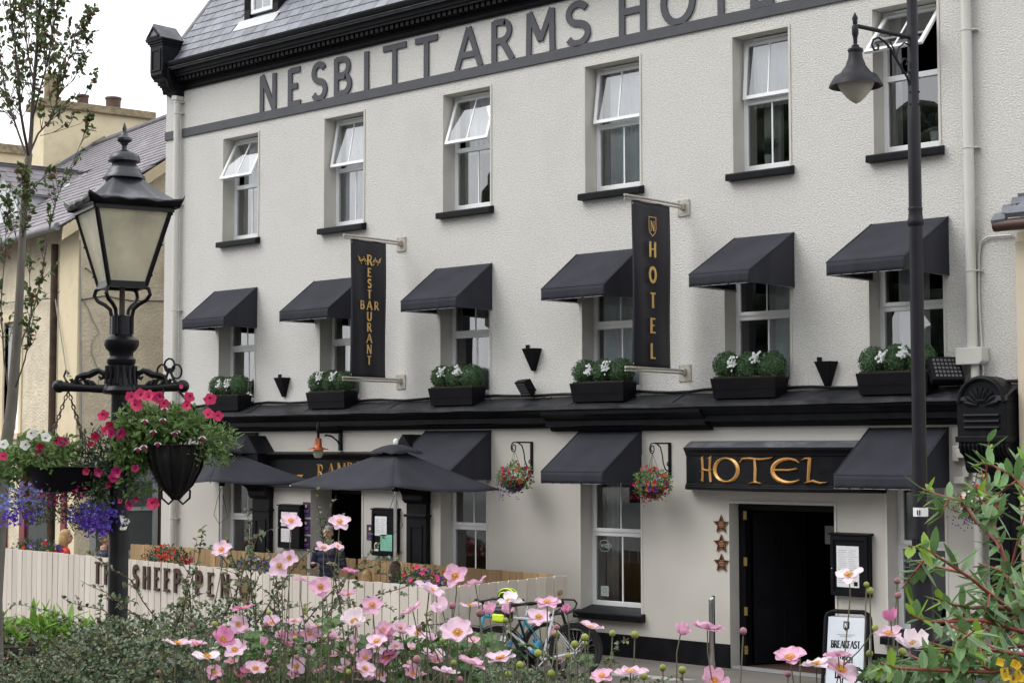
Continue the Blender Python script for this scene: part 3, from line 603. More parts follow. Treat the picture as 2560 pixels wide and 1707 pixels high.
for (a, b, d), l in zip(((-23.22, -22.07, .70), (-20.60, -19.42, .74), (-17.78, -16.62, .76), (-14.98, -13.86, .78), (-12.60+.31, -11.385, 1.03), (-10.27, -9.245, 1.07)), AWL):
    awning(a, b, 5.575, 4.89-.03*d, d, l, 'awnings of the first floor windows')
for (a, b), l in zip(((-23.25, -22.0), (-17.99, -16.64), (-14.93, -13.845), (-10.34, -9.29)), ('dark canvas awning on the ground floor beside the bar fascia pilaster and smaller parasol', 'dark canvas awning on the ground floor between a black pilaster and a flower basket',
        'dark canvas awning on the ground floor between the two scroll bracket flower baskets', 'dark canvas awning on the ground floor overlapping the curved hotel entrance sign')):
    awning(a, b, 3.08 if a > -15 else 3.1, 2.36, .85, l, 'awnings of the ground floor windows')
# ================================================================== window boxes
def box_ball(r, seed):
    rn = random.Random(seed); m = MB()
    for i in range(1500):
        n = rv3(rn); p = n*r*rn.uniform(.86, 1.05)*(1+.09*noise.noise(n*3+Vector((seed, 0, 0)))); leaf(m, p, (n*.5+rv3(rn)).normalized(), n, .024, .017)
    m.ball((0, 0, 0), r*.87, 14, 9); return m
balls = [box_ball(.175, s).mesh('clipped_ball', M_box, fix=False) for s in (1, 2, 3)]
def white_fl(seed):
    rn = random.Random(seed); m = MB()
    for i in range(46): bloom(m, Vector((rn.gauss(0, .030), rn.gauss(0, .02), rn.gauss(0, .032))), Vector((rn.uniform(-.6, .6), -1, rn.uniform(0, .8))), .019, 5, .2)
    return m
wfl = [white_fl(s).mesh('white_flowers', M_wfl, fix=False) for s in (4, 5, 6)]
BL = ['black window box beside the lane corner downpipe holding box balls and white flowers', 'black window box half behind the gold lettered bar banner holding box balls', 'black window box next to the small square floodlight holding box balls and white flowers',
      'black window box partly behind the foot of the shield crest banner holding box balls', 'black window box above the hotel entrance sign holding box balls and white flowers', 'black window box behind the street lamp post holding box balls']
for i, ((a, b), l) in enumerate(zip(((-23.02, -22.16), (-20.43, -19.50), (-17.64, -16.72), (-14.86, -13.90), (-12.48, -11.47), (-10.34, -9.37)), BL)):
    t = thing('window_box', l, 'window box', ((a+b)/2, -.17, 3.49), group='window boxes along the ledge'); z0, z1 = 3.47, 3.735; y0, y1 = -.325, -.03
    e = .035
    def bx(x0, x1, ya, yb, top):   # tapered trough walls
        return MB().add([(x0, ya, z0), (x1, ya, z0), (x1, yb, z0), (x0, yb, z0)]+top, [(0, 3, 2, 1), (4, 5, 6, 7), (0, 1, 5, 4), (1, 2, 6, 5), (2, 3, 7, 6), (3, 0, 4, 7)])
    bx(a+e, b-e, y0+.03, y1, [(a, y0-.01, z1), (b, y0-.01, z1), (b, y1, z1), (a, y1, z1)]).build('trough', M_blackm, t, bevel=.008)
    MB().obox(((a+b)/2, y0-.003, 3.60), (b-a-.05, .006, .004)).build('plank_joint', M_blackm, t)
    MB().box(a+.03, b-.03, y0+.03, y1-.03, z1, z1+.02).build('soil', M_soil, t)
    n = 3
    for k in range(n):
        o = inst('clipped_ball', balls[(k+i) % 3], t, (a+.16+(b-a-.32)*k/(n-1), -.17, z1+.145+random.uniform(-.015, .02)), (random.random()*.3, 0, random.random()*6)); o.scale = (1.0, 1.0, random.uniform(.95, 1.1))
    for k in range(2): tag(inst('white_flowers', wfl[(k+i) % 3], t, (a+.16+(b-a-.32)*(.25+.5*k)+random.uniform(-.03, .06), -.33, z1+.20+random.uniform(-.03, .05))), kind='stuff')
# ================================================================== vertical banners
M_ban = mat('navy black vinyl', (0.010, 0.010, 0.017), 0.45, 0.2, 2)
def banner(x, zt, zb, ya, yb, label, kind):
    b_ = thing('projecting_banner', label, 'banner', (x, 0, zb))
    MB().grid(lambda u, v: (x+.018*math.sin(u*5+v*3)*math.sin(math.pi*v)+.006*math.sin(u*11), ya+(yb-ya)*u, zb+.02+(zt-zb-.04)*v), 20, 26).build('cloth', M_ban, b_, smooth='all', fix=False, solid=.004)
    for z, s in ((zt, 1), (zb, -1)):
        MB().tube([(x+.012, ya-.16, z+.02), (x+.012, -.01, z+.02)], .017, 10).build('rod', M_brk, b_, smooth=True)
        MB().tube([(x-.006, ya-.14, z-.02), (x-.006, -.05, z-.02)], .013, 10).build('sleeve_rod', M_brk, b_, smooth=True)
        pl = MB().box(x-.09, x+.11, -.018, -.002, z-.13, z+.10).build('wall_plate', M_brk, b_, bevel=.006)
        MB().obox((x+.012, -.04, z), (.06, .06, .09)).build('clamp', M_brk, b_, bevel=.01)
        for dx in (-.07, .09):
            for dz_ in (-.11, .08): MB().lathe([(.009, 0), (.006, .012)], (x+dx, -.018, z+dz_), 8, Matrix.Rotation(R(90), 3, 'X')).build('bolt', M_steel, pl)
    for z in (zt-.07, zb+.07): MB().lathe([(.011, 0), (.007, .006)], (x+.006, ya+.02, z), 8, Matrix.Rotation(R(90), 3, 'Y')).build('eyelet', M_steel, b_)
    ym = (ya+yb)/2; out = .024; o = lambda y, z: facing((x+out, y, z), (0, 1, 0), (0, 0, 1), (1, 0, 0))
    if kind == 'R':
        zs = zt-.40; st = .168
        for i, ch in enumerate('RESTAURANT'):
            h = .16 if i == 0 else .135; z = zs-i*st-(.01 if i else 0); wd = GL[ch][0]*h
            glyph(ch, o(ym-wd/2, z), h, 1, .20, .11, .10, 0, .004).build('letter', M_gilt, b_)
            if i == 4:
                for c2, yy in (('B', -.185), ('R', .105)): glyph(c2, o(ym+yy, z+.004), .13, 1, .18, .1, .10, 0, .004).build('letter', M_gilt, b_)
        sc = MB(); f = o(ym, zs+.065)
        for s in (-1, 1):     # curling vine ornament either side of the R
            for k, (cx, cy, r0_, sg) in enumerate(((.10, .0, .035, 1), (.155, .012, .03, -1), (.20, -.005, .026, 1))):
                pts = [(s*(cx+r0_*(1-t/14)*math.cos(t*.55*sg)), cy+r0_*(1-t/14)*math.sin(t*.55*sg)) for t in range(13)]
                ribbon(sc, pts, .007, f, 0, .003)
            ribbon(sc, [(s*.05, -.02), (s*.12, .03), (s*.19, -.02), (s*.23, .045)], .006, f, 0, .0045)
            for a, c in ((.235, .05), (.17, -.045), (.12, .05), (.205, .035), (.085, -.05)): ribbon(sc, [(s*(a-.008), c-.012), (s*a, c), (s*(a+.004), c+.016)], [.003, .014, .002], f, 0, .0038)
        sc.build('vine_ornament', M_gilt, b_)
    else:
        for i, ch in enumerate('HOTEL'):
            h = .20; z = zt-.74-i*.333; wd = GL[ch][0]*h*.95; glyph(ch, o(ym-wd/2, z), h, .95, .21, .10, .09, 0, .004).build('letter', M_gilt, b_)
        f = o(ym, zt-.335); sh = [(-.075, .12), (-.075, -.03), (-.06, -.08), (0, -.13), (.06, -.08), (.075, -.03), (.075, .12), (-.075, .12)]
        m = MB(); ribbon(m, sh, .010, f, 0, .003); g2 = glyph('N', lambda a, b, d: f(a-.042, b-.062, d), .13, .85, .15, .07, .1, 0, .004); m.add(g2.v, g2.f); m.build('shield_crest', M_gilt, b_)
banner(-18.56, 6.03, 3.88, -1.07, -.33, 'black vertical banner reading RESTAURANT crossed by BAR in gold letters', 'R')
banner(-13.12, 6.07, 3.85, -1.14, -.31, 'black vertical banner reading HOTEL under a gold shield crest', 'H')
# ================================================================== wall washer lights, floodlights
def wedge(x, z, label, lip=False):
    t = thing('wall_light', label, 'wall light', (x, 0, z-.17), group='wedge wall lights'); k = .145
    top = [(x-k, -.004), (x+k, -.004), (x+k*.8, -.16), (x-k*.8, -.16)]; bot = [(x-.035, -.004), (x+.035, -.004), (x+.03, -.045), (x-.03, -.045)]
    m = MB().add([(a, b, z+.15) for a, b in top]+[(a, b, z-.17) for a, b in bot], [(0, 1, 2, 3), (4, 7, 6, 5), (0, 4, 5, 1), (1, 5, 6, 2), (2, 6, 7, 3), (3, 7, 4, 0)]); m.build('housing', M_blackm, t, bevel=.006)
    MB().box(x-k-.005, x-k+.05, -.03, -.003, z+.15, z+.21).build('lug', M_blackm, t)
wedge(-21.33, 3.86, 'black wedge wall light between the window boxes near the bar banner'); wedge(-15.79, 4.12, 'black wedge wall light mounted directly above the small floodlight'); wedge(-10.91, 3.76, 'black wedge wall light above the hotel sign between two window boxes')
def floodlight(x, y, z, label, s=1.0, yaw=0., tilt=35):
    t = thing('floodlight', label, 'floodlight', (x, y, 3.5)); m3 = Matrix.Rotation(yaw, 3, 'Z') @ Matrix.Rotation(R(tilt), 3, 'X'); c = Vector((x, y, z))
    hd = MB().obox(c, (.30*s, .085*s, .24*s), m3).build('head', M_blackm, t, bevel=.012)
    f = MB()
    for i in range(9): f.obox(c+m3 @ Vector(((-.12+i*.03)*s, .06*s, 0)), (.006, .05*s, .2*s), m3)
    f.build('cooling_fin', M_blackm, t)
    e = MB()
    for i in range(7):
        for j in range(5): e.obox(c+m3 @ Vector(((-.11+i*.037)*s, -.045*s, (-.08+j*.04)*s)), (.022*s, .006, .024*s), m3)
    e.build('lens', mat('led lens', (.12, .12, .13), .2), t)
    MB().tube([c+m3 @ Vector((-.16*s, 0, 0)), c+Vector((-.02, .1, -.05)), Vector((x, -.02, z-.05)), c+Vector((.05, .1, -.05)), c+m3 @ Vector((.16*s, 0, 0))], .014, 6).build('bracket', M_blackm, t)
    pts = [c+Vector((.05, .03, -.05))]+[Vector((x+.1+.09*i, -.10-.03*math.sin(i*2), 3.545+.012*math.cos(i*3))) for i in range(5)]
    MB().tube(pts, .007, 6).build('cable', M_blackm, t, smooth=True)
floodlight(-15.82, -.18, 3.70, 'small black square floodlight standing on the ledge', 1.0, -.35, 32); floodlight(-9.2, -.24, 3.74, 'larger black floodlight on the ledge beside the downpipe hopper', 1.3, .9, -28)
# ================================================================== entrance sign
sg = thing('entrance_sign', 'curved black fascia sign with raised gold HOTEL letters over the doorway', 'sign', (-11.55, 0, 2.31)); xa, xb = -13.02, -10.12
def bow(x): u = (x-xa)/(xb-xa); return -.12-.30*math.sin(math.pi*u)**.8
def sweep(prof, name, m, n=40):
    k = len(prof); mb = MB(); vs = []
    for i in range(n+1):
        x = xa+(xb-xa)*i/n
        for a, z in prof: vs.append((x, (bow(x)-a) if a is not None else -.006, z))
    fs = [(i*k+j, i*k+(j+1) % k, (i+1)*k+(j+1) % k, (i+1)*k+j) for i in range(n) for j in range(k)]+[tuple(range(k-1, -1, -1)), tuple(range(n*k, n*k+k))]
    mb.add(vs, fs).build(name, m, sg, smooth=True)
sweep([(None, 2.33), (0, 2.33), (0, 2.78), (None, 2.78)], 'board', M_black)
sweep([(None, 2.29), (.0, 2.29), (.03, 2.30), (.035, 2.33), (.02, 2.345), (.02, 2.36), (.005, 2.375), (None, 2.375)], 'lower_moulding', M_black)
sweep([(None, 2.735), (.006, 2.735), (.02, 2.75), (.02, 2.77), (.04, 2.785), (.05, 2.81), (.065, 2.82), (.065, 2.845), (None, 2.845)], 'upper_moulding', M_black)
sweep([(None, 2.846), (.05, 2.846), (-.05, 2.905), (None, 2.93)], 'lead_cap', M_lead)
def onbow(x0, z0):
    def f(a, b, d):
        x = x0+a; e = .01; t = Vector((2*e, bow(x+e)-bow(x-e), 0)).normalized(); n = Vector((t.y, -t.x, 0)); return Vector((x, bow(x), z0+b))+n*d
    return f
unc = {'H': [([(.02, .07), (.06, .04), (.07, .5), (.05, .96), (.0, .92)], [.02, .06, .1, .09, .03]), ([(.34, .0), (.31, .5), (.33, .98), (.27, .94)], [.1, .1, .1, .03]), ([(-.03, .40), (.1, .48), (.3, .44), (.4, .49)], [.03, .07, .07, .02])],
       'O': [(arc(.32, .48, .31, .46, 90, 450, 28), [.07+.11*abs(math.cos(R(90+360*i/28)))**1.5 for i in range(29)])],
       'T': [([(0, .78), (.05, .92), (.2, .94), (.45, .90), (.65, .95), (.72, 1.0)], [.03, .07, .09, .08, .06, .02]), ([(.33, .9), (.34, .5), (.33, .08), (.34, 0)], [.09, .12, .12, .17]), ([(.2, -.02), (.34, .03), (.46, -.02)], [.02, .06, .02])],
       'E': [(arc(.34, .48, .32, .45, 62, 310, 20), [.05+.12*math.sin(math.pi*i/20) for i in range(21)]), ([(.06, .5), (.35, .5), (.5, .56)], [.07, .07, .05]), ([(.38, .93), (.5, .85), (.54, .78)], [.09, .06, .03])],
       'L': [([(.0, .88), (.08, .94), (.2, .95)], [.02, .07, .08]), ([(.19, .97), (.17, .5), (.15, .06)], [.13, .12, .1]), ([(.08, .02), (.25, .1), (.4, .02), (.55, .06)], [.03, .09, .08, .02])]}
for ch, pa, pb in (('H', 1742, 1780), ('O', 1781, 1847), ('T', 1848, 1934), ('E', 1932, 1996), ('L', 2004, 2062)):
    m = MB(); q = .325; xs_ = [a for pts, ww in unc[ch] for a, b in pts]; lo_, hi_ = min(xs_), max(xs_); dY = -.33 if ch == 'H' else (-.38 if ch in 'OL' else -.42); xl, xr = U(pa, 1180, dY).x, U(pb, 1180, dY).x
    for k, (pts, ww) in enumerate(unc[ch]): ribbon(m, [((a-lo_)/(hi_-lo_)*(xr-xl), b*q) for a, b in pts], [v*q*1.05 for v in ww], onbow(xl, 2.40), .001, .028+.002*k, .01)
    m.build('letter', M_gold, sg)
# ================================================================== stars, plaques, menu cases, stickers
M_bronze = mat('copper plaque', (.075, .016, .010), .45, .3, 20, metal=.5)
for i, z in enumerate((1.84, 1.59, 1.34)):
    t = thing('star_plaque', ('topmost', 'middle', 'lowest')[i]+' of three copper star plaques beside the hotel doorway', 'plaque', (-12.54, 0, z), group='star plaques')
    poly = [((.12 if k % 2 == 0 else .054)*math.sin(math.pi*k/5), (.12 if k % 2 == 0 else .054)*math.cos(math.pi*k/5)) for k in range(10)]
    MB().prism(poly, facing((-12.54, -.004, z), (1, 0, 0)), 0, .016).build('star', M_bronze, t)
    m = MB(); ribbon(m, poly+[poly[0]], .010, facing((-12.54, -.004, z), (1, 0, 0)), .016, .022); m.build('raised_rim', mat('gilt rim', (.22, .12, .05), .4, metal=.6), t)
    m = MB()
    for k, wd in enumerate((.05, .08, .075, .06)): m.box(-12.54-wd/2, -12.54+wd/2, -.022, -.0195, z+.03-k*.021, z+.038-k*.021)
    m.build('engraving', mat('pale engraving', (.40, .22, .12), .6), t)
M_purple = mat('purple enamel', (.042, .012, .075), .4); M_paper = mat('paper', (.70, .70, .72), .8, .05, 30)
for (x, z, l) in ((-20.625, 1.84, 'purple award plaque, topmost of the column between menu case and bar door'), (-20.62, 1.565, 'purple award plaque, middle of the column between menu case and bar door'), (-20.62, 1.29, 'purple award plaque, lowest of the column between menu case and bar door'), (-19.22, 1.52, 'purple award plaque alone beside the menu case with the green flyer')):
    x -= .13 if x < -20 else 0
    t = thing('award_plaque', l, 'plaque', (x, 0, z), group='purple award plaques')
    MB().box(x-.09, x+.09, -.016, -.004, z-.12, z+.12).build('plate', M_purple, t, bevel=.003)
    m = MB(); bloom(m, Vector((x-.01, -.02, z+.055)), Vector((0, -1, 0)), .03, 3, .05); m.build('emblem', mat('lime and white emblem', (.55, .62, .22), .6), t, fix=False)
    m = MB(); m.box(x-.06, x+.06, -.0185, -.0165, z-.022, z-.012); m.box(x-.045, x+.045, -.0185, -.0165, z-.045, z-.036); m.box(x-.05, x+.05, -.0185, -.0165, z-.10, z-.094); m.build('lettering', mat('mauve print', (.25, .17, .35), .6), t)
def menu_case(x0, x1, z0, z1, label, kind):
    t = thing('menu_case', label, 'menu case', ((x0+x1)/2, 0, z0), group='wall menu cases')
    MB().box(x0, x1, -.10, -.004, z0, z1).build('case', M_blackm, t, bevel=.006)
    MB().prism([(-.004, z1), (-.12, z1), (-.12, z1+.018), (-.004, z1+.03)], lambda a, b, d: (d, a, b), x0-.02, x1+.02).build('canopy', M_blackm, t)
    fz0, fz1 = z0+.06, z1-.06
    for a in ((x0+.01, x0+.05, fz0, fz1), (x1-.05, x1-.01, fz0, fz1), (x0+.01, x1-.01, z0+.012, fz0), (x0+.01, x1-.01, fz1, z1-.012)): MB().box(a[0], a[1], -.118, -.1005, a[2], a[3]).build('door_frame', M_blackm, t)
    def sheet(a, b, c, d, m=M_paper, lines=8, nm='menu_sheet'):
        q = MB().box(a, b, -.105, -.1005, c, d).build(nm, m, t)
        if lines:
            L = MB(); hx = (b-a)
            for i in range(lines):
                z = d-.05-(d-c-.08)*i/lines
                for u in (.08, .54): L.box(a+hx*u, a+hx*(u+random.uniform(.2, .4)), -.1068, -.1052, z-.004, z)
            L.build('print', mat('grey print', (.28, .30, .34), .8), q)
    xm = (x0+x1)/2
    if kind == 0: sheet(x0+.08, xm-.01, z0+.36, z1-.1); sheet(xm+.01, x1-.08, z0+.36, z1-.1); sheet(x0+.08, xm+.05, z0+.1, z0+.32, lines=4)
    elif kind == 1:
        sheet(x0+.075, xm+.07, z0+.31, z1-.1); sheet(xm-.07, x1-.08, z0+.08, z0+.33, mat('mint flyer', (.22, .55, .40), .7), 5, 'flyer')
        q = MB().prism([(x0+.065, z0+.07), (x0+.155, z0+.07), (x0+.155, z0+.16)]+[(x0+.11+.045*math.cos(R(a)), z0+.16+.045*math.sin(R(a))) for a in range(20, 180, 20)]+[(x0+.065, z0+.16)], lambda a, b, d: (a, d, b), -.106, -.1005).build('award_sticker', M_paper, t)
        m = MB(); m.lathe([(.032, 0), (.032, .002)], (x0+.11, -.1062, z0+.15), 16, Matrix.Rotation(R(90), 3, 'X')); m.build('green_disc', mat('deep green', (.01, .10, .06), .6), q)
        m = MB(); ribbon(m, [(-.012, 0), (-.003, -.012), (.016, .014)], .006, facing((x0+.11, -.1085, z0+.15), (1, 0, 0)), 0, .001); m.build('tick', M_paper, q)
    else:
        sheet(x0+.09, x1-.13, z0+.11, z1-.13, lines=16)
        m = MB(); m.box(x1-.20, x1-.15, -.1075, -.1055, z0+.13, z0+.18); m.build('crest_print', M_blackm, t)
    MB().ball((x0+.03, -.12, z0+.33), .009, 8, 6).build('lock', M_steel, t)
menu_case(-21.36, -20.80, 1.2, 1.89, 'black menu case with two paper sheets beside the purple plaque column', 0)
menu_case(-19.10, -18.56, 1.17, 1.88, 'black menu case with mint green flyer behind the parasol pole', 1)
menu_case(-10.86, -10.33, 1.03, 1.77, 'black menu case with one long menu beside the hotel doorway', 2)
def wifi(x, z, label):
    t = thing('window_sticker', label, 'sticker', (x, .266, z)); f = facing((x, .265, z), (1, 0, 0)); M_s = mat('sticker white', (.40, .46, .46), .7)
    pts = [((.105+.018*math.cos(t_*R(360/24)*6))*math.cos(t_*R(15)), .078*math.sin(t_*R(15))) for t_ in range(25)]
    m = MB(); ribbon(m, pts, .008, f, 0, .001); m.build('outline', M_s, t)
    m = MB(); text(m, 'WI', lambda a, b, d: f(a-.035, b-.02, d), .045, 1, .2, .2, 0, .2, 0, .001); m.build('lettering', M_s, t)
    q = MB().prism([(.01, -.03), (.075, -.03), (.075, .03), (.01, .03)], f, 0, .001).build('badge', M_s, t)
    m = MB(); text(m, 'FI', lambda a, b, d: f(a+.042, b-.02, d), .04, 1, .2, .2, 0, .15, .0015, .0025); m.build('badge_lettering', M_blackm, q)
wifi(-14.72, 1.47, 'round WiFi sticker on the window beside the steel ash post'); wifi(-10.0, 1.47, 'round WiFi sticker on the window behind the street lamp post')
t = thing('notice_sticker', 'small pale square notice low in the window by the bicycles', 'sticker', (-14.72, .26, .77))
MB().box(-14.79, -14.65, .262, .266, .77, .91).build('card', mat('pale green card', (.42, .48, .43), .8), t); m = MB(); ribbon(m, [(.03*math.cos(R(a)), .03*math.sin(R(a))) for a in range(0, 361, 30)], .006, facing((-14.72, .2615, .85), (1, 0, 0)), 0, .001); m.build('seal', mat('grey seal', (.15, .18, .17), .8), t)
# plants in pots behind upper windows
M_herb = mat('grey green herb', (.10, .17, .16), .7, .25, 20, trans=.2); M_pot = mat('white pot', (.62, .68, .68), .5)
for x, l in ((-12.03, 'white pot of grey green herbs behind the second floor window with drawn drape'), (-9.62, 'white pot of grey green herbs behind the wide open second floor window')):
    t = thing('potted_plant', l, 'potted plant', (x, .44, 6.52), group='potted herbs on the window sills')
    MB().lathe([(.055, 0), (.075, .18), (.068, .18), (.06, .15)], (x, .44, 6.52), 16).build('pot', M_pot, t, smooth=True)
    m = MB(); rn = random.Random(3)
    for i in range(120):
        d = Vector((rn.gauss(0, .35), rn.gauss(0, .25), 1)).normalized(); b = Vector((x, .44, 6.68)); e = b+d*rn.uniform(.12, .28)
        m.tube([b, e], .0025, 3, False)
        for k in range(5): leaf(m, b.lerp(e, .3+.14*k), (rv3(rn)+d).normalized(), rv3(rn), .045, .014)
    m.build('leaves', M_herb, t, fix=False)
    MB().box(x-.35, x+.3, .315, .62, 6.49, 6.52).build('window_board', M_upvc, hotel)
# ================================================================== pub lamp on bracket
t = thing('pub_lamp', 'copper topped pub lamp on a black bracket above the bar fascia', 'lamp', (-19.92, 0, 2.73))
MB().box(-19.95, -19.89, -.05, -.004, 2.80, 3.16).build('back_bar', M_black, t, bevel=.005); MB().bar((-19.92, -.04, 3.10), (-19.92, -.5, 3.10), .035, .05).build('arm', M_black, t)
MB().tube([(-19.92, -.03, 2.88), (-19.92, -.10, 2.96), (-19.92, -.22, 3.03), (-19.92, -.34, 3.045), (-19.92, -.36, 3.03)], .014, 8).build('scroll', M_black, t, smooth=True)
MB().lathe([(.0, .0), (.012, -.01), (.014, -.03), (.03, -.06), (.03, -.17), (.022, -.18), (.022, -.27)], (-19.92, -.5, 3.26), 14).build('finial', M_black, t, smooth=True)
M_cop = mat('copper', (.36, .10, .04), .4, .25, 15, metal=.6)
MB().lathe([(.03, .0), (.055, -.01), (.06, -.12), (.075, -.15), (.16, -.175), (.165, -.185), (.06, -.18)], (-19.92, -.5, 3.0), 20).build('hood', M_cop, t, smooth=True)
M_lampglass = mat('frosted lamp glass', (.55, .55, .45), .35, .05, trans=.4)
MB().lathe([(.075, -.185), (.082, -.22), (.08, -.26), (.055, -.31), (.01, -.325)], (-19.92, -.5, 3.0), 18).build('globe', M_lampglass, t, smooth=True)
# ================================================================== wall flower baskets on scroll brackets
FC = {'red': (.55, .02, .015), 'magenta': (.42, .015, .13), 'purple': (.12, .03, .22), 'orange': (.62, .16, .04), 'pink': (.66, .05, .16), 'crimson': (.33, .008, .05), 'blue': (.13, .085, .50), 'sky': (.22, .27, .70), 'white': (.75, .75, .72), 'yellow': (.7, .48, .03), 'violet': (.16, .05, .50), 'lilac': (.40, .28, .55)}
MF = {k: mat('petal '+k, v, .6, .15, 20, trans=.35) for k, v in FC.items()}
M_leafg = mat('basket leaf', (.125, .21, .06), .5, .4, 25, trans=.3); M_leafd = mat('dark basket leaf', (.05, .085, .035), .55, .4, 25, trans=.25)
def foliage_mass(c, rad, n, L, W, seed, name, m, parent, shell=.55, zmin=None):
    rn = random.Random(seed); mb = MB(); c = Vector(c)
    for i in range(n):
        d = rv3(rn); k = rn.uniform(shell, 1.0)**.6*(1+.35*noise.noise(d*2.2+Vector((seed*1.7, 0, 0))))
        p = c+Vector((d.x*rad[0], d.y*rad[1], d.z*rad[2]))*k
        if zmin is not None and p.z < zmin: continue
        leaf(mb, p, (d*.7+rv3(rn)+Vector((0, 0, .15))).normalized(), (d+rv3(rn)*.6+Vector((0, 0, .4))).normalized(), L*rn.uniform(.6, 1.25), W*rn.uniform(.7, 1.2))
    return mb.build(name, m, parent, fix=False)
def scatter_blooms(c, rad, n, r, seed, cols, parent, look=None, name='flower'):
    rn = random.Random(seed); c = Vector(c); look = look or (CAM-c).normalized()
    for i in range(n):
        d = (rv3(rn)+look*.9+Vector((0, 0, .2))).normalized(); p = c+Vector((d.x*rad[0], d.y*rad[1], d.z*rad[2]))*rn.uniform(.9, 1.12)
        m = MB(); bloom(m, p, (d+rv3(rn)*.5+look*.4).normalized(), r*rn.uniform(.75, 1.2), 5, .35, .8); m.build(name, MF[rn.choice(cols)], parent, fix=False)
def scroll_bracket(x, z, l):
    t = thing('wall_bracket', l, 'bracket', (x, 0, z-.45), group='scroll brackets for flower baskets'); Y = lambda pts: [(x, a, b) for a, b in pts]
    MB().box(x-.022, x+.022, -.022, -.004, z-.45, z+.01).build('back_bar', M_black, t)
    MB().bar((x, -.02, z), (x, -.34, z), .014, .022).build('top_bar', M_black, t)
    sp = [(-.34+.0*k, z) for k in (0,)]+[(-.40+.06*math.cos(R(90+a))*(1-a/900), z-.075+.075*math.sin(R(90+a))*(1-a/900)) for a in range(0, 560, 30)]
    MB().tube(Y(sp), .008, 6).build('scroll', M_black, t, smooth=True)
    sc = [(-.30, z-.005), (-.22, z-.05), (-.18, z-.15), (-.16, z-.26), (-.11, z-.35), (-.05, z-.37), (-.02, z-.33), (-.025, z-.27), (-.06, z-.255), (-.075, z-.28), (-.055, z-.30)]
    MB().tube(Y(sc), .009, 6).build('brace_scroll', M_black, t, smooth=True)
def wall_basket(x, y, z, l, cols, seed, grp='hanging baskets along the facade'):
    t = thing('hanging_basket', l, 'hanging basket', (x, y, z-.16), group=grp)
    MB().lathe([(.0, -.16), (.08, -.15), (.14, -.09), (.17, 0), (.16, 0), (.13, -.08)], (x, y, z), 18, cap=False).build('bowl', mat('coir bowl', (.035, .022, .015), .9, .3, 30), t, smooth=True)
    for a in (20, 140, 260): MB().tube([(x+.16*math.cos(R(a)), y+.16*math.sin(R(a)), z), (x, y, z+.43)], .003, 4).build('chain', M_blackm, t)
    foliage_mass((x, y, z+.04), (.27, .24, .20), 900, .045, .02, seed, 'foliage', M_leafg, t, .5)
    scatter_blooms((x, y, z+.05), (.27, .24, .21), 28, .029, seed+5, cols, t)
    rn = random.Random(seed)
    m = MB()
    for i in range(160): m.ball(Vector((x+rn.gauss(0, .13), y-.12+rn.gauss(0, .05), z-.10+rn.gauss(0, .07))), .009, 5, 3)
    m.build('trailing_blossom', MF['purple' if seed % 2 else 'crimson'], t)
scroll_bracket(-15.84, 2.92, 'black scroll bracket next to the raised step of the cornice'); scroll_bracket(-13.37, 2.90, 'black scroll bracket next to the end of the hotel sign')
wall_basket(-15.84, -.38, 2.38, 'hanging basket of dark purple and scarlet flowers near the parasol tip', ['red', 'purple', 'crimson', 'orange', 'magenta'], 3); wall_basket(-13.38, -.38, 2.33, 'hanging basket of red and purple petunias beside the hotel sign', ['red', 'red', 'magenta', 'purple', 'orange', 'crimson'], 8)
wall_basket(-8.66, -.55, 2.17, 'hanging basket with white flowers on the fan topped pilaster', ['white', 'red', 'purple', 'white'], 11)
MB().tube([(-8.66, -.55, 2.58), (-8.66, -.55, 2.64), (-8.66, -.40, 2.66), (-8.66, -.345, 2.66)], .01, 6).build('basket_hook', M_black, hotel, smooth=True)
# utility boxes by the pilaster
for a, b, c, d, y in ((-9.22, -9.14, 2.68, 2.86, -.07), (-9.14, -8.80, 2.72, 2.82, -.12), (-9.2, -9.06, 2.42, 2.50, -.09), (-9.1, -9.02, 2.5, 2.62, -.06)): MB().box(a, b, y, -.004, c, d).build('utility_box', M_pipe, hotel, bevel=.006)
# ================================================================== steel ash post, A-board
t = thing('ash_post', 'slim polished steel ash post with slanted top beside the doorway', 'ash post', (-12.50, -.30, 0)); M_chr = mat('polished steel', (.6, .6, .62), .12, .05, metal=1)
mb = MB().lathe([(.042, 0.001), (.042, .93)], (-12.50, -.30, 0), 20)
for i in range(20, 40): q = mb.v[i]; mb.v[i] = (q[0], q[1], .90+(q[1]+.30)*1.0)
mb.build('tube', M_chr, t, smooth=True); MB().lathe([(.085, 0), (.085, .008), (.05, .014)], (-12.50, -.30, 0), 20).build('base_plate', M_chr, t)
MB().lathe([(.03, 0), (.03, .006)], (-12.50, -.305, .905), 16, Matrix.Rotation(R(45), 3, 'X')).build('ash_plate', M_steel, t)
AB = thing('pavement_sign', 'white A-board in black frame reading BREAKFAST LUNCH DINNER', 'sign', (-10.22, -.78, 0)); ang = R(-8)
def ab(x, y, z):
    q = Matrix.Rotation(R(18), 3, 'Z') @ Vector((x, y, 0)); return Vector((-10.22+q.x, -.78+q.y, z))
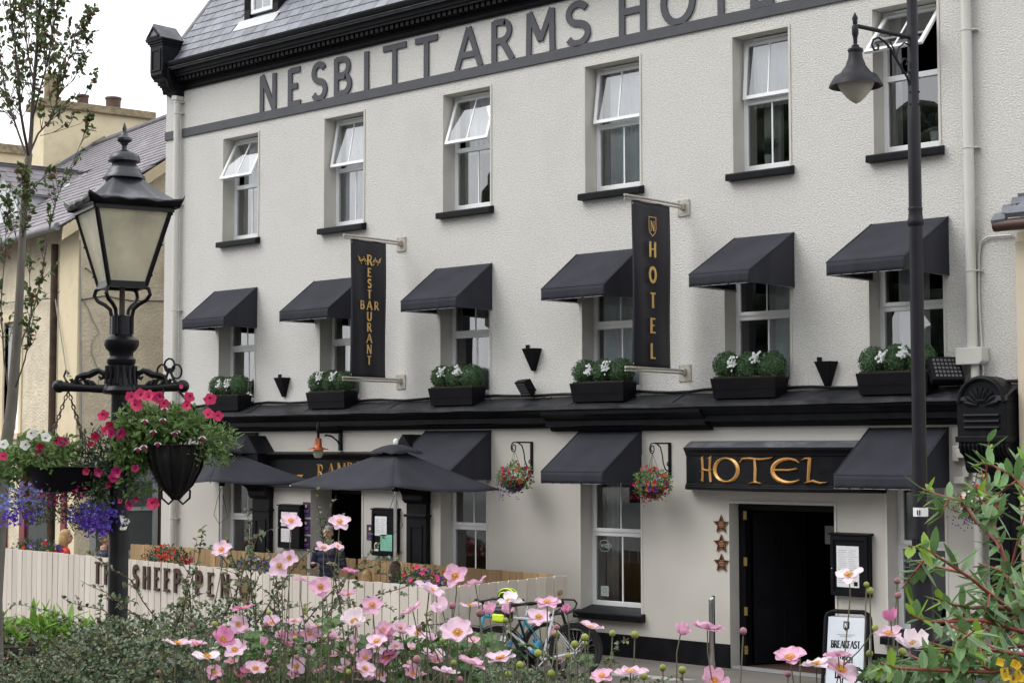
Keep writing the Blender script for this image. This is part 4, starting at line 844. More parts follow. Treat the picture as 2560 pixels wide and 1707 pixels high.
for s in (-1, 1):
    f = lambda a, b: ab(a, s*(.28-.26*b), b)
    pts = [f(-.25, 0), f(-.25, .84)]+[f(-.25+.08-.08*math.cos(R(t_)), .84+.08*math.sin(R(t_))) for t_ in (30, 60, 90)]+[f(.17+.08*math.sin(R(t_)), .84+.08*math.cos(R(t_))) for t_ in (0, 30, 60, 90)]+[f(.25, 0)]
    pts = [f(-.25, 0.003), f(-.25, .84), f(-.235, .89), f(-.18, .92), f(.18, .92), f(.235, .89), f(.25, .84), f(.25, .003)]
    MB().tube(pts, .022, 10).build('frame', M_blackm, AB, smooth=True)
    n = (ab(0, s*1, 0)-ab(0, 0, 0)).normalized(); nn = (n+Vector((0, 0, .26))).normalized()
    bd = [f(-.215, .05), f(.215, .05), f(.215, .86), f(-.215, .86)]
    MB().add([q+nn*.006 for q in bd]+[q-nn*.006 for q in bd], [(0, 1, 2, 3), (7, 6, 5, 4), (0, 4, 5, 1), (1, 5, 6, 2), (2, 6, 7, 3), (3, 7, 4, 0)]).build('board', mat('white board', (.62, .66, .72), .35), AB)
    if s == -1:
        ax = (f(1, .5)-f(0, .5)).normalized(); az = (f(0, 1)-f(0, 0)).normalized(); fo = facing(f(0, 0)+nn*.0065, ax, az, nn)
        for s_, z, h in (('BREAKFAST', .53, .085), ('LUNCH', .36, .075), ('DINNER', .18, .085)):
            m = MB(); text(m, s_, lambda a, b, d: fo(a, b+z, d), h, .62, .17, .09, .09, .04, 0, .002); m.build('lettering', M_blackm, AB)
        m = MB(); m.prism([(-.035, .84), (-.035, .76), (0, .725), (.035, .76), (.035, .84)], fo, 0, .0015); cr_ = m.build('crest', M_blackm, AB)
        m = MB(); g2 = glyph('N', lambda a, b, d: fo(a-.023, b+.765, d), .06, .75, .18, .1, .08, .002, .0032); m.add(g2.v, g2.f); m.build('crest_letter', M_paper, cr_)
        m = MB()
        for z, wd in ((.68, .2), (.66, .14)): m.prism([(-wd/2, z), (wd/2, z), (wd/2, z+.008), (-wd/2, z+.008)], fo, 0, .0012)
        m.build('small_print', MATS['grey print'], AB)
MB().tube([ab(-.25, -.08, .78), ab(-.25, .08, .78)], .008, 6).build('hinge', M_blackm, AB)
# ================================================================== beer garden fence
M_fp = mat('painted fence board', (0.57, 0.515, 0.455), 0.7, 0.07, 5, bump=0.2, bs=30, bd=.004, stretch=(1, 1, .12), dirt_glint=.3, ds=2.5, vobj=.09)
M_fw = mat('new larch board', (0.36, 0.235, 0.115), 0.75, 0.22, 9, bump=0.2, bs=30, bd=.004, stretch=(1, 1, .12), vobj=.15)
M_burn = mat('scorched oak', (0.045, 0.020, 0.009), .6, .4, 18)
FA, FB, FC_, FD = Vector((-25.5, -2.68, 0)), Vector((-14.3, -3.5, 0)), Vector((-14.38, -1.05, 0)), Vector((-24.9, -.52, 0)); FH = 1.15
fence = thing('board_fence', 'beige painted board fence round the beer garden with THE SHEEP PEN lettering', 'fence', FA)
def board_run(A, B, pitch, wd, m, parent, nm='board', h=FH, jitter=.008, skip=(), pm=None):
    L = (B-A).length; d = (B-A)/L; rz = math.atan2(d.y, d.x); n = int(L/pitch)
    me = MB().prism([(-wd/2, .0), (wd/2, .0), (wd/2, h-.012), (wd/2-.012, h), (-wd/2+.012, h), (-wd/2, h-.012)], lambda a, b, q: (a, q, b), -.011, .011).mesh(nm, m)
    for i in range(n):
        p = A+d*(pitch*(i+.5))
        if any(a < p.x < b for a, b in skip): continue
        inst(nm, me, parent, (p.x, p.y, random.uniform(-jitter, jitter*.3)), (random.uniform(-.006, .006), random.uniform(-.003, .003), rz+random.uniform(-.01, .01)))
    for z in (.3, .9): MB().bar(A+Vector((0, 0, z))+Vector((-d.y, d.x, 0))*.04, B+Vector((0, 0, z))+Vector((-d.y, d.x, 0))*.04, .05, .045).build('rail', M_fw, parent)
    k = max(2, int(L/1.9))
    for i in range(k+1):
        p = A.lerp(B, i/k)+Vector((-d.y, d.x, 0))*.11; MB().box(p.x-.045, p.x+.045, p.y-.045, p.y+.045, -.01, h-.02).build('post', pm or M_fw, parent)
board_run(FA, FB, .1725, .157, M_fp, fence, pm=M_fp); board_run(FB, FC_, .188, .172, M_fp, fence, pm=M_fp)
MB().tube([FC_+Vector((.035, -.10, .93)), FC_+Vector((.055, -.10, .93))], .035, 14).build('wood_plug', M_fw, fence)
fd = (FB-FA).normalized(); fn_ = Vector((fd.y, -fd.x, 0)); ff = facing(FA+fn_*.012, fd, (0, 0, 1), fn_)
for ch, u, z in (('T', 3.19, 0), ('H', 3.50, 0), ('E', 3.80, 0), ('S', 4.32, 0), ('H', 4.63, 0), ('E', 4.93, 0), ('E', 5.20, 0), ('P', 5.47, 0), ('P', 6.04, 0), ('E', 6.36, 0), ('N', 6.70, 0)):
    h = .34; wx = .72; wd = GL[ch][0]*h*wx
    glyph(ch, lambda a, b, d, u=u, wd=wd, h=h: ff(u-wd/2+a, .73+b, d), h, wx, .19, .11, .085, 0, .03).build('letter', M_burn, fence, bevel=.005)
em = MB().prism([(7.2+.13*math.cos(R(a))*(1 if math.sin(R(a)) > -.2 else .8), .86+.20*math.sin(R(a))) for a in range(0, 360, 18)], ff, 0, .022).build('emblem_plaque', mat('carved oak', (.16, .10, .045), .7, .25, 14), fence, bevel=.006)
m = MB(); ribbon(m, [(7.2+.105*math.cos(R(a)), .88+.13*math.sin(R(a))) for a in range(-40, 221, 20)], .035, ff, .022, .034); ribbon(m, [(7.155, .84), (7.155, .74)], .02, ff, .022, .032); ribbon(m, [(7.245, .84), (7.245, .74)], .02, ff, .022, .032); m.build('emblem_relief', M_burn, em)
bfence = thing('timber_fence', 'bare timber board fence along the hotel wall behind the diners', 'fence', FD)
board_run(FD, Vector((-18.9, -.57, 0)), .145, .136, M_fw, bfence, skip=((-20.15, -19.35),)); board_run(Vector((-18.9, -.57, 0)), FC_+Vector((-.12, .02, 0)), .145, .136, M_fw, bfence, pm=M_fp)
# ---- flower troughs just inside the fence
def trough(u, l, cols, seed, w=.7, hgt=.2):
    c = FA+fd*u-fn_*.24; t = thing('flower_trough', l, 'flower trough', (c.x, c.y, 0), group='flower troughs inside the fence')
    MB().obox((c.x, c.y, .52), (w, .26, 1.04), Matrix.Rotation(math.atan2(fd.y, fd.x), 3, 'Z')).build('trough', M_fw, t)
    foliage_mass((c.x, c.y, 1.12), (w*.62, .2, hgt), 900, .07, .022, seed, 'foliage', M_leafd, t, .3, 1.0)
    scatter_blooms((c.x, c.y, 1.13), (w*.6, .2, hgt), 42, .032, seed+1, cols, t)
trough(.75, 'flower trough of purple lobelia with yellow and red blooms by the sapling', ['violet', 'violet', 'lilac', 'yellow', 'red'], 21, 1.1, .2); trough(4.75, 'flower trough of coral red geraniums behind the SHEEP lettering', ['red', 'pink', 'red'], 22, .9, .25)
trough(7.0, 'flower trough of violet blue flowers behind the carved emblem', ['blue', 'violet', 'lilac', 'red'], 23, .9, .16); trough(10.6, 'flower trough of mixed red and violet flowers at the fence corner', ['red', 'pink', 'violet', 'lilac', 'blue'], 24, .85, .24)
# ---- parasols
def parasol(x, y, h, zt, zc, label, zcr, rot=0.0):
    t = thing('parasol', label, 'parasol', (x, y, 0), group='dark parasols in the beer garden')
    cs = [Matrix.Rotation(rot, 3, 'Z') @ Vector((sx*h, sy*h, 0)) for sx, sy in ((-1, -1), (1, -1), (1, 1), (-1, 1))]
    zz = [zc, zc-.0, zcr, zcr+.02]; apex = Vector((x, y, zt))
    C4 = [Vector((x, y, 0))+c+Vector((0, 0, z)) for c, z in zip(cs, zz)]
    for i in range(4):
        A, B = C4[i], C4[(i+1) % 4]
        def f(u, v, A=A, B=B):
            p = apex.lerp(A.lerp(B, u), v); return p+Vector((0, 0, -.05*math.sin(math.pi*u)*v-.06*v*(1-v)))
        MB().grid(f, 10, 10).build('canopy_panel', M_awn, t, smooth='all', fix=False, solid=.004)
        MB().tube([apex+Vector((0, 0, -.06)), A+Vector((0, 0, -.02))], .009, 6).build('rib', M_steel, t)
        MB().tube([Vector((x, y, zc-.02)), apex.lerp(A, .55)+Vector((0, 0, -.05))], .007, 6).build('strut', M_steel, t)
    vc = MB()
    for i in range(4):
        A, B = cs[i]*.26, cs[(i+1) % 4]*.26
        vc.grid(lambda u, v, A=A, B=B: apex+Vector((0, 0, .05))+A.lerp(B, u)*v+Vector((0, 0, -.12*v*v-.015*math.sin(u*9)*v)), 6, 4)
    vc.build('vent_cap', M_awn, t, smooth='all', fix=False, solid=.005)
    MB().tube([(x, y, 0), (x, y, zt)], .024, 12).build('pole', M_steel, t, smooth=True)
    MB().lathe([(.045, -.05), (.05, 0), (.045, .06), (.03, .08)], (x, y, zc-.05), 14).build('runner', M_blackm, t, smooth=True)
    MB().lathe([(.012, .03), (.03, .05), (.036, .085), (.028, .12), (.0, .135)], (x, y, zt), 14).build('finial', mat('silver finial', (.75, .75, .75), .35), t, smooth=True)
    MB().lathe([(.27, .001), (.27, .05), (.06, .08), (.035, .3)], (x, y, 0), 20).build('base', M_blackm, t, smooth=True)
    mb = MB(); rn = random.Random(int(x*10)); c0 = Vector((x+.03, y-.03, zc-.12))
    mb.tube([c0, c0+Vector((-.05, -.05, -.2)), c0+Vector((-.12, -.05, -.42)), c0+Vector((.02, -.06, -.55)), c0+Vector((.15, 0, -.45)), c0+Vector((.03, 0, -.1))], .004, 5); mb.build('cord', M_blackm, t)
parasol(-16.6, -2.0, 1.03, 2.84, 2.34, 'larger dark parasol between the menu case and the fence corner', 2.26); parasol(-20.43, -2.0, 1.0, 2.84, 2.36, 'dark parasol further along by the bar fascia and lane corner', 2.33)
# ================================================================== yellow house by the lane
Q = Vector((-27, -.25, 0)); qa = Vector((-.98, .2, 0)).normalized(); qb = Vector((.2, .98, 0)).normalized()
H_ = lambda a, b, z: Q+qa*a+qb*b+Vector((0, 0, z))
M_yel = mat('cream pebbledash', (0.64, 0.565, 0.43), 0.95, 0.12, 3, bump=1.0, bs=22, bd=.03, dirt_glint=.35, dcol=(.36, .30, .2), ds=1.2)
M_yels = mat('cream smooth plaster', (0.68, 0.585, 0.40), 0.85, 0.1, 1.6, bump=.2, bs=12, dirt_glint=.5, dcol=(.36, .31, .22), ds=1.6)
M_moss = mat('mossy cement', (.26, .21, .13), .9, .3, 8, bump=.5, bs=18, dirt_glint=.95, dcol=(.10, .07, .05), ds=5)
def hb(mb, a0, a1, b0, b1, z0, z1):
    vs = [H_(a, b, z) for z in (z0, z1) for a, b in ((a0, b0), (a1, b0), (a1, b1), (a0, b1))]
    return mb.add(vs, [(0, 3, 2, 1), (4, 5, 6, 7), (0, 1, 5, 4), (1, 2, 6, 5), (2, 3, 7, 6), (3, 0, 4, 7)])
PS = .717; ez = 7.08; rb = 4.75; rz_ = lambda b: ez+(b+.33)*PS
house = thing('yellow_house', 'cream pebbledash house with purple slate roof and tall chimney beyond the lane', 'house', H_(0, 0, 0))
WN = (3.15, 4.1, 3.15, 5.45)
mb = MB()
for a0, a1, z0, z1 in ((0, WN[0], 0, 7.2), (WN[1], 11.8, 0, 7.2), (WN[0], WN[1], 0, WN[2]), (WN[0], WN[1], WN[3], 7.2)): mb.add([H_(a0, 0, z0), H_(a1, 0, z0), H_(a1, 0, z1), H_(a0, 0, z1)], [(0, 1, 2, 3)])
mb.add([H_(0, 0, 0), H_(0, 2*rb, 0), H_(0, 2*rb, 7.2), H_(0, rb, rz_(rb)-.08), H_(0, 0, 7.2)], [(0, 1, 2, 3, 4)])
mb.add([H_(11.8, 0, 0), H_(11.8, 2*rb, 0), H_(11.8, 2*rb, 7.2), H_(11.8, rb, rz_(rb)-.08), H_(11.8, 0, 7.2)], [(4, 3, 2, 1, 0)]); mb.add([H_(0, 2*rb, 0), H_(11.8, 2*rb, 0), H_(11.8, 2*rb, 7.2), H_(0, 2*rb, 7.2)], [(0, 1, 2, 3)])
mb.build('wall', M_yel, house, fix=False)
hb(MB(), -.012, .95, -.06, .02, 0, 7.0).build('corner_pilaster', M_yels, house, bevel=.01)
MB().tube([H_(1.1, -.10, 0), H_(1.1, -.10, 6.8)], .07, 10).build('downpipe', mat('rusty iron', (.05, .028, .018), .8, .5, 6), house, smooth=True)
m = MB(); m.add([H_(-.15, -.45, rz_(-.45)), H_(12, -.45, rz_(-.45)), H_(12, rb, rz_(rb)), H_(-.15, rb, rz_(rb)), H_(-.15, 2*rb+.4, rz_(-.45)), H_(12, 2*rb+.4, rz_(-.45))], [(0, 1, 2, 3), (3, 2, 5, 4)])
hroof = m.build('roof', M_slatep, house, fix=False)
for s in (0, 1):
    b0, b1 = (-.42, rb) if s == 0 else (rb, 2*rb+.4)
    MB().add([H_(a, b, rz_(b if b <= rb else 2*rb-b)+dz) for a in (-.16, -.09) for b, dz in ((b0, -.03), (b1, -.03), (b1, -.27), (b0, -.27))], [(0, 1, 2, 3), (7, 6, 5, 4), (0, 4, 5, 1), (1, 5, 6, 2), (2, 6, 7, 3), (3, 7, 4, 0)]).build('bargeboard', M_yels, house)
MB().tube([H_(-.1, -.52, ez-.09), H_(12, -.52, ez-.09)], .075, 10).build('gutter', mat('grey gutter', (.20, .20, .21), .6, .2), house, smooth=True)
th = math.atan(PS); hw, hl, he = .30, .42, .235; az_ = math.atan2(-qa.y, -qa.x)
hs_me = MB().obox((0, 0, 0), (hw-.012, hl, .022)).mesh('slate', M_slatep)
mz = Matrix.Rotation(az_, 3, 'Z'); rx_ = Matrix.Rotation(th-.065, 3, 'X'); mrot = mz @ rx_
st = MB(); k = 0
cand = []
for j in range(27):
    s = .16+he*j; b = -.45+s*math.cos(th); z = rz_(-.45)+s*math.sin(th)+.022
    for i in range(40):
        a = .0+(i+.5*(j % 2))*hw
        if a > 11.95: continue
        if 5.6 < a < 7.4 and 1.1 < b < 2.6: continue
        if a > 11.1 and b > 3.3: continue
        vis = (a > 1.15*b-1.0)     # nearer strip is hidden behind the hotel corner
        cand.append((0 if vis else 1, a, b, z))
cand.sort()
for q, (v, a, b, z) in enumerate(cand):
    if q < 290:
        o = inst('slate', hs_me, hroof, H_(a, b, z)); o.rotation_euler = mrot.to_euler()
    else: st.obox(H_(a, b, z), (hw-.012, hl, .022), mrot)
tag(st.build('slating', M_slatep, hroof), kind='stuff')
MB().tube([H_(-.15, rb, rz_(rb)+.03), H_(11.1, rb, rz_(rb)+.03)], .10, 8).build('ridge_tiles', mat('ridge tile', (.13, .12, .13), .8, .25), hroof)
# chimney on the party wall
cb0, cb1, cz = 3.4, 6.3, 11.62
ch = hb(MB(), 11.15, 12.0, cb0, cb1, 8.2, cz).build('chimney', M_yels, house)
hb(MB(), 11.02, 12.13, cb0-.14, cb1+.14, cz, cz+.2).build('chimney_cap', M_moss, ch, bevel=.02)
MB().bar(H_(11.1, 3.2, rz_(3.2)+.06), H_(11.1, rb+.3, rz_(rb+.3)+.02), .12, .16).build('flashing', mat('blue grey flashing', (.17, .19, .21), .6, .2), ch)
for b, r, h, m_ in ((3.75, .20, .75, M_moss), (4.6, .15, .32, mat('clay pot', (.10, .06, .05), .8, .3)), (5.45, .20, .36, MATS['clay pot'])):
    c = H_(11.57, b, cz+.2); MB().lathe([(r*.95, 0), (r, h*.85), (r*1.1, h*.86), (r*1.1, h), (r*.8, h), (r*.75, h*.7)], c, 14).build('chimney_pot', m_, ch, smooth=True)
# dormer
def dpt(px, py, a0):
    d = ray(px, py); t = (H_(a0, 0, 0)-CAM).dot(qa)/d.dot(qa); return CAM+d*t
da, dw_, dzr = 6.5, 1.0, 9.15; db_ = .75; dbk = (dzr-ez)/PS-.33
dr = MB()
for s in (-1, 1): dr.add([H_(da, db_-.15, dzr), H_(da, dbk, dzr), H_(da+s*dw_, dbk-1.0, dzr-.75), H_(da+s*dw_, db_-.15, dzr-.75)], [(0, 1, 2, 3)])
dm_ = dr.build('dormer', M_slatep, house, fix=False, solid=.03)
rows = MB()
for s in (-1, 1):
    sl_ = math.atan2(.75, dw_)
    for j in range(5):
        for i in range(9):
            u = .1+j*.235; b = db_-.05+i*.27+.13*(j % 2)
            if b > dbk-.1-u*.8: continue
            c = H_(da+s*u*math.cos(sl_), b, dzr-u*math.sin(sl_)+.03); rows.obox(c, (.27, .40, .012), mz @ Matrix.Rotation(R(90), 3, 'Z') @ Matrix.Rotation(-s*sl_+s*.03, 3, 'X'))
tag(rows.build('slating', M_slatep, dm_), kind='stuff')
MB().tube([H_(da, db_-.2, dzr+.03), H_(da, dbk+.05, dzr+.03)], .07, 8).build('ridge_tile', MATS['ridge tile'], dm_)
MB().add([H_(da-dw_+.1, db_, 7.6), H_(da+dw_-.1, db_, 7.6), H_(da+dw_-.1, db_, dzr-.72), H_(da, db_, dzr-.05), H_(da-dw_+.1, db_, dzr-.72)], [(0, 1, 2, 3, 4)]).build('dormer_front', mat('pale render', (.60, .62, .64), .8, .1), dm_, fix=False)
MB().add([H_(da-dw_+.1, db_, 7.6), H_(da-dw_+.1, db_, dzr-.7), H_(da-dw_+.1, db_+1.2, dzr-.7)], [(0, 1, 2)]).build('dormer_cheek', MATS['pale render'], dm_, fix=False)
MB().tube([H_(da+.05, db_-.17, dzr+.04), H_(da+dw_+.05, db_-.17, dzr-.74)], .06, 8).build('red_verge', mat('orange tile', (.42, .10, .05), .8, .2), dm_)
MB().bar(H_(da-dw_, dbk-1.0, dzr-.72), H_(da, dbk, dzr+.0), .16, .03).build('valley_flashing', mat('white lead', (.5, .52, .53), .6), dm_)
# house window, shop front, cables
wf = MB(); a0, a1, z0, z1 = WN
for q in ((a0, a0+.07, z0, z1), (a1-.07, a1, z0, z1), (a0+.07, a1-.07, z0, z0+.07), (a0+.07, a1-.07, z1-.07, z1), (a0+.07, a1-.07, (z0+z1)/2-.035, (z0+z1)/2+.035)): hb(wf, q[0], q[1], .08, .15, q[2], q[3])
hwn = wf.build('window', M_upvc, house); MB().add([H_(a0, .12, z0), H_(a1, .12, z0), H_(a1, .12, z1), H_(a0, .12, z1)], [(0, 1, 2, 3)]).build('pane', M_glass, hwn, fix=False)
hb(MB(), a0-.1, a1+.1, -.08, .1, z0-.12, z0).build('sill', M_yels, hwn); hb(MB(), a0-.05, a1+.05, .5, .55, z0-.1, z1+.1).build('blind', M_drape, hwn)
for q in ((a0-.14, a0, z0, z1+.14), (a1, a1+.14, z0, z1+.14), (a0, a1, z1, z1+.14)): hb(MB(), q[0], q[1], -.03, .01, q[2], q[3]).build('window_surround', M_yels, hwn)
M_mar = mat('maroon paint', (.16, .012, .018), .45, .15)
for q in ((.3, 2.9, -.14, -.01, 2.55, 3.05), (.35, .6, -.1, -.01, 0, 2.55), (2.5, 2.8, -.1, -.01, 0, 2.55), (3.6, 6, -.14, -.01, 2.5, 2.95), (3.7, 3.95, -.1, -.01, 0, 2.5)): hb(MB(), *q).build('shopfront_board', M_mar, house, bevel=.01)
hb(MB(), .62, 2.48, -.05, -.005, .6, 2.5).build('shop_window', mat('dim shop glass', (.05, .06, .06), .1), house)
for q, m_ in (((-.02, -.001, .35, 1.5, .9, 2.6), mat('grey shop glass', (.07, .08, .085), .12)), ((-.05, -.001, .28, 1.58, 1.65, 1.72), mat('grey frame', (.35, .37, .38), .5)), ((-.06, -.001, 1.5, 1.6, .2, 2.7), MATS['grey frame']), ((-.06, -.001, .25, .35, .2, 2.7), MATS['grey frame']), ((-.05, -.001, .3, 1.58, .8, .9), MATS['grey frame']), ((-.10, -.001, 1.62, 1.75, 0, 2.7), mat('brown post', (.05, .03, .02), .7)), ((-.06, -.001, 1.76, 2.6, 0, 2.6), mat('navy door', (.012, .013, .022), .5)), ((-.03, -.021, .5, .72, 1.0, 1.1), mat('green sticker', (.01, .13, .08), .6))):
    hb(MB(), *q).build('side_shop_panel', m_, house)
M_cab = mat('grey cable', (.30, .29, .27), .7); M_cabd = mat('dark cable', (.05, .05, .05), .7)
def cable(pts, r, m_, nm='cable'): MB().tube(pts, r, 5).build(nm, m_, house, smooth=True)
gp = lambda px, py: dpt(px, py, -.03)
cable([gp(200, 600), gp(201, 900), gp(203, 1200)], .018, M_cab); cable([gp(202, 750), gp(260, 740), gp(330, 752), gp(410, 753)], .012, M_cabd); cable([gp(205, 745), gp(220, 770), gp(232, 800), gp(248, 830), gp(232, 850), gp(228, 880), gp(248, 930), gp(245, 980)], .010, M_cab)
cable([H_(1.3, -.08, 6.3), H_(.9, -.1, 5.4), H_(.3, -.12, 4.2), gp(262, 925)], .014, M_cab); cable([H_(5, -.06, 5.9), H_(1.2, -.1, 5.75), gp(215, 670), gp(240, 690)], .010, M_cabd)
hb(MB(), -.05, -.001, .35, .5, 3.1, 3.2).build('junction_box', M_cab, house)
# further house in the terrace
house2 = thing('far_house', 'further terraced house roof and chimney beyond the tall cream chimney', 'house', H_(12.1, .2, 0))
hb(MB(), 12.1, 22, .2, 9.4, 0, 7.4).build('wall', M_yels, house2)
MB().add([H_(12.05, -.2, 7.3), H_(22, -.2, 7.3), H_(22, rb, 10.4), H_(12.05, rb, 10.4), H_(12.05, 9.7, 7.3), H_(22, 9.7, 7.3)], [(0, 1, 2, 3), (3, 2, 5, 4)]).build('roof', M_slatep, house2, fix=False, solid=.04)
c2 = hb(MB(), 16.6, 17.5, 3.6, 5.4, 8.5, 11.3).build('chimney', M_yels, house2); hb(MB(), 16.5, 17.6, 3.5, 5.5, 11.3, 11.55).build('chimney_cap', M_moss, c2)
MB().lathe([(.2, 0), (.18, .5), (.2, .52), (.14, .52)], H_(17, 4.1, 11.55), 12).build('chimney_pot', MATS['grey frame'], c2); MB().lathe([(.16, 0), (.16, 1.3)], H_(14.6, 3.2, 9.2), 10).build('flue', MATS['grey frame'], house2)
# ================================================================== neighbour at the other end
nb = thing('neighbour_house', 'cream quoined house corner with brown gutter adjoining the hotel', 'house', (-6, 0, 0))
MB().box(NX+.015, -2, -.06, -.012, 0, 5.3).build('wall', M_yels, nb); MB().box(NX+.016, NX+.5, -.12, -.061, 0, 5.2).build('quoin', mat('pale cream paint', (.60, .52, .40), .7, .06, 3, dirt_glint=.2, ds=3), nb, bevel=.01)
zz = U(2525, 560, -.4).z
MB().tube([(NX-.12, -.35, zz), (-2, -.35, zz)], .07, 10).build('gutter', mat('brown gutter', (.055, .022, .016), .5), nb, smooth=True)
MB().add([(NX+.03, -.4, zz+.10), (-2, -.4, zz+.10), (-2, -.02, zz+.41), (NX+.35, -.02, zz+.41)], [(0, 1, 2, 3)]).build('roof', M_slate, nb, fix=False, solid=.06)
mb = MB(); rn = random.Random(5)
for i in range(4): mb.obox((NX-.06+.05*i, -.33+.14*i, zz+.09+.105*i), (.16, .2, .05), Matrix.Rotation(rn.uniform(.3, .7), 3, 'X') @ Matrix.Rotation(rn.uniform(-.3, .3), 3, 'Z'))
mb.build('verge_slates', M_slate, nb)
# ================================================================== lantern post
LD = 7.0; M_iron = mat('cast iron gloss', (.006, .006, .008), .33, .3, 10, bump=.15, bs=40, bd=.003, spec=.2, dirt_glint=.2, dcol=(.04, .04, .04), ds=6)
M_tin = mat('black tin painted highlights', (.020, .022, .030), .30, .3, 6, dirt_glint=.75, dcol=(.22, .24, .27), ds=4)  # pale blotches stand in for highlights, painted into the tin colour
lz = lambda y: P(300, y, LD).z; lb = P(300, 1119, LD); LX, LY = lb.x, lb.y; px_ = LD/F_PX
lan = thing('lantern_post', 'old fashioned black lantern post with tapered frosted glass and scrolled crossbar', 'street lamp', (LX, LY, TZ))
ctr = lambda y: Vector((LX, LY, lz(y)))
MB().lathe([(.13, TZ), (.13, TZ+.25), (.10, TZ+.3), (.075, TZ+.34), (.042, TZ+.45), (.041, lz(985))], (LX, LY, 0), 20).build('post', M_iron, lan, smooth=True)
MB().lathe([(r*px_, lz(y)) for r, y in ((26, 986), (44, 984), (46, 976), (42, 968), (38, 964), (37, 950), (33, 940), (36, 928), (37, 915), (32, 912), (35, 908), (36, 898), (29, 890), (30, 880), (38, 872), (43, 862), (43, 850), (34, 842), (27, 836), (27, 790), (20, 786))], (LX, LY, 0), 24).build('collar', M_iron, lan, smooth=True)
dl = R(15.8); cdir = [(-fh)*math.cos(dl+k*math.pi/2)+(-rh)*math.sin(dl+k*math.pi/2) for k in range(4)]   # k=0 nearest corner
rt_, rb_ = .232, .112; zt1, zb1 = lz(512), lz(712)
top = [Vector((LX, LY, zt1))+c*rt_ for c in cdir]; bot = [Vector((LX, LY, zb1))+c*rb_ for c in cdir]
for k in range(4):
    A, B, C_, D_ = top[k], top[(k+1) % 4], bot[(k+1) % 4], bot[k]
    MB().tube([A, D_], .011, 6).build('corner_bar', M_iron, lan)
    MB().bar(A+Vector((0, 0, -.01)), B+Vector((0, 0, -.01)), .016, .045).build('top_rail', M_iron, lan); MB().bar(C_, D_, .016, .028).build('bottom_rail', M_iron, lan)
    c0 = (A+B+C_+D_)/4; sh = lambda q: q.lerp(c0, .03)
    MB().add([sh(A), sh(B), sh(C_), sh(D_)], [(0, 1, 2, 3)]).build('pane', mat('grimy frosted glass', (.80, .76, .61), .3, .16, 6, dirt_glint=.6, dcol=(.42, .40, .31), ds=5, trans=.55), lan, fix=False)
    for f_ in (.12, .5, .88): MB().ball(A.lerp(D_, f_)-(A+D_-2*ctr(612)).normalized()*-.012, .005, 6, 4).build('rivet', M_iron, lan)
    # roof face with scalloped lip
    e = 1.14; RA, RB = ctr(506)+cdir[k]*rt_*e, ctr(506)+cdir[(k+1) % 4]*rt_*e; tA, tB = ctr(438)+cdir[k]*.075, ctr(438)+cdir[(k+1) % 4]*.075
    MB().grid(lambda u, v: tA.lerp(tB, u).lerp(RA.lerp(RB, u), v)+Vector((0, 0, -.008*math.sin(math.pi*v))), 4, 8).build('roof_panel', M_tin, lan, smooth='all', fix=False, solid=.004)
    def lip(u, v):
        w_ = abs(2*u-1); sc = .010*abs(math.sin(u*math.pi*3.5)); ear = .020*max(0, (w_-.70)/.30)**1.3
        p = RA.lerp(RB, u); out = (p-ctr(506)); out.z = 0; out.normalize(); return p+out*(.016*v+ear*.35*v)+Vector((0, 0, -.012+(.006+sc+ear)*v-.012*(1-v)))
    MB().grid(lip, 36, 3).build('scalloped_lip', M_iron, lan, smooth='all', fix=False, solid=.004)
MB().lathe([(r*px_, lz(y)) for r, y in ((30, 446), (54, 441), (53, 435), (45, 428), (43, 420), (36, 412), (31, 404), (30, 401), (41, 397), (41, 390), (36, 379), (22, 370), (7, 366), (6, 358), (10, 350), (19, 343), (19, 337), (9, 328), (5, 318), (6, 314), (1, 297))], (LX, LY, 0), 24).build('finial', M_tin, lan, smooth=True)
for k in range(4):     # scroll brackets under the lantern
    c = (cdir[k]+cdir[(k+1) % 4]).normalized() if True else cdir[k]
    c = cdir[k]; pts = [ctr(716)+c*.10, ctr(722)+c*.125, ctr(736)+c*.132, ctr(750)+c*.115, ctr(760)+c*.08, ctr(772)+c*.055, ctr(790)+c*.048, ctr(835)+c*.048]
    MB().tube(pts, .0085, 8).build('scroll_bracket', M_iron, lan, smooth=True)
MB().tube([ctr(705), ctr(830)], .012, 8).build('spigot', mat('brown iron', (.04, .03, .022), .7), lan)
for s in (-1, 1):      # acanthus crossbar arms
    arm = [ctr(972)+rh*s*.05, ctr(970)+rh*s*.14, ctr(967)+rh*s*.22, ctr(965)+rh*s*.262]
    MB().tube(arm, [.020, .017, .020, .024], 10).build('crossbar', M_iron, lan, smooth=True); MB().ball(ctr(965)+rh*s*.262, .028, 12, 8).build('knob', M_iron, lan, smooth='all')
    pts = [ctr(968)+rh*s*.21, ctr(955)+rh*s*.19, ctr(942)+rh*s*.185, ctr(938)+rh*s*.165, ctr(936)+rh*s*.135, ctr(930)+rh*s*.115, ctr(926)+rh*s*.095, ctr(932)+rh*s*.075, ctr(942)+rh*s*.072, ctr(946)+rh*s*.085, ctr(940)+rh*s*.093]
    MB().tube(pts, [.010, .012, .010, .014, .016, .016, .013, .012, .010, .008, .005], 8).build('arm_scroll', M_iron, lan, smooth=True)
    lf = MB()
    for i in range(7): lf.tube([ctr(968)+rh*s*(.10+.02*i), ctr(955-4*(i % 3))+rh*s*(.12+.018*i), ctr(950)+rh*s*(.15+.014*i)], [.009, .008, .003], 6)
    lf.build('acanthus_leaf', M_iron, lan, smooth=True)
fl = MB()
for i in range(14):
    a = i*math.pi/7; dd = Vector((math.cos(a), math.sin(a), 0)); fl.tube([ctr(914)+dd*.060, ctr(935)+dd*.058, ctr(960)+dd*.064], [.008, .010, .007], 6)
fl.build('gadroon', M_iron, lan, smooth=True)
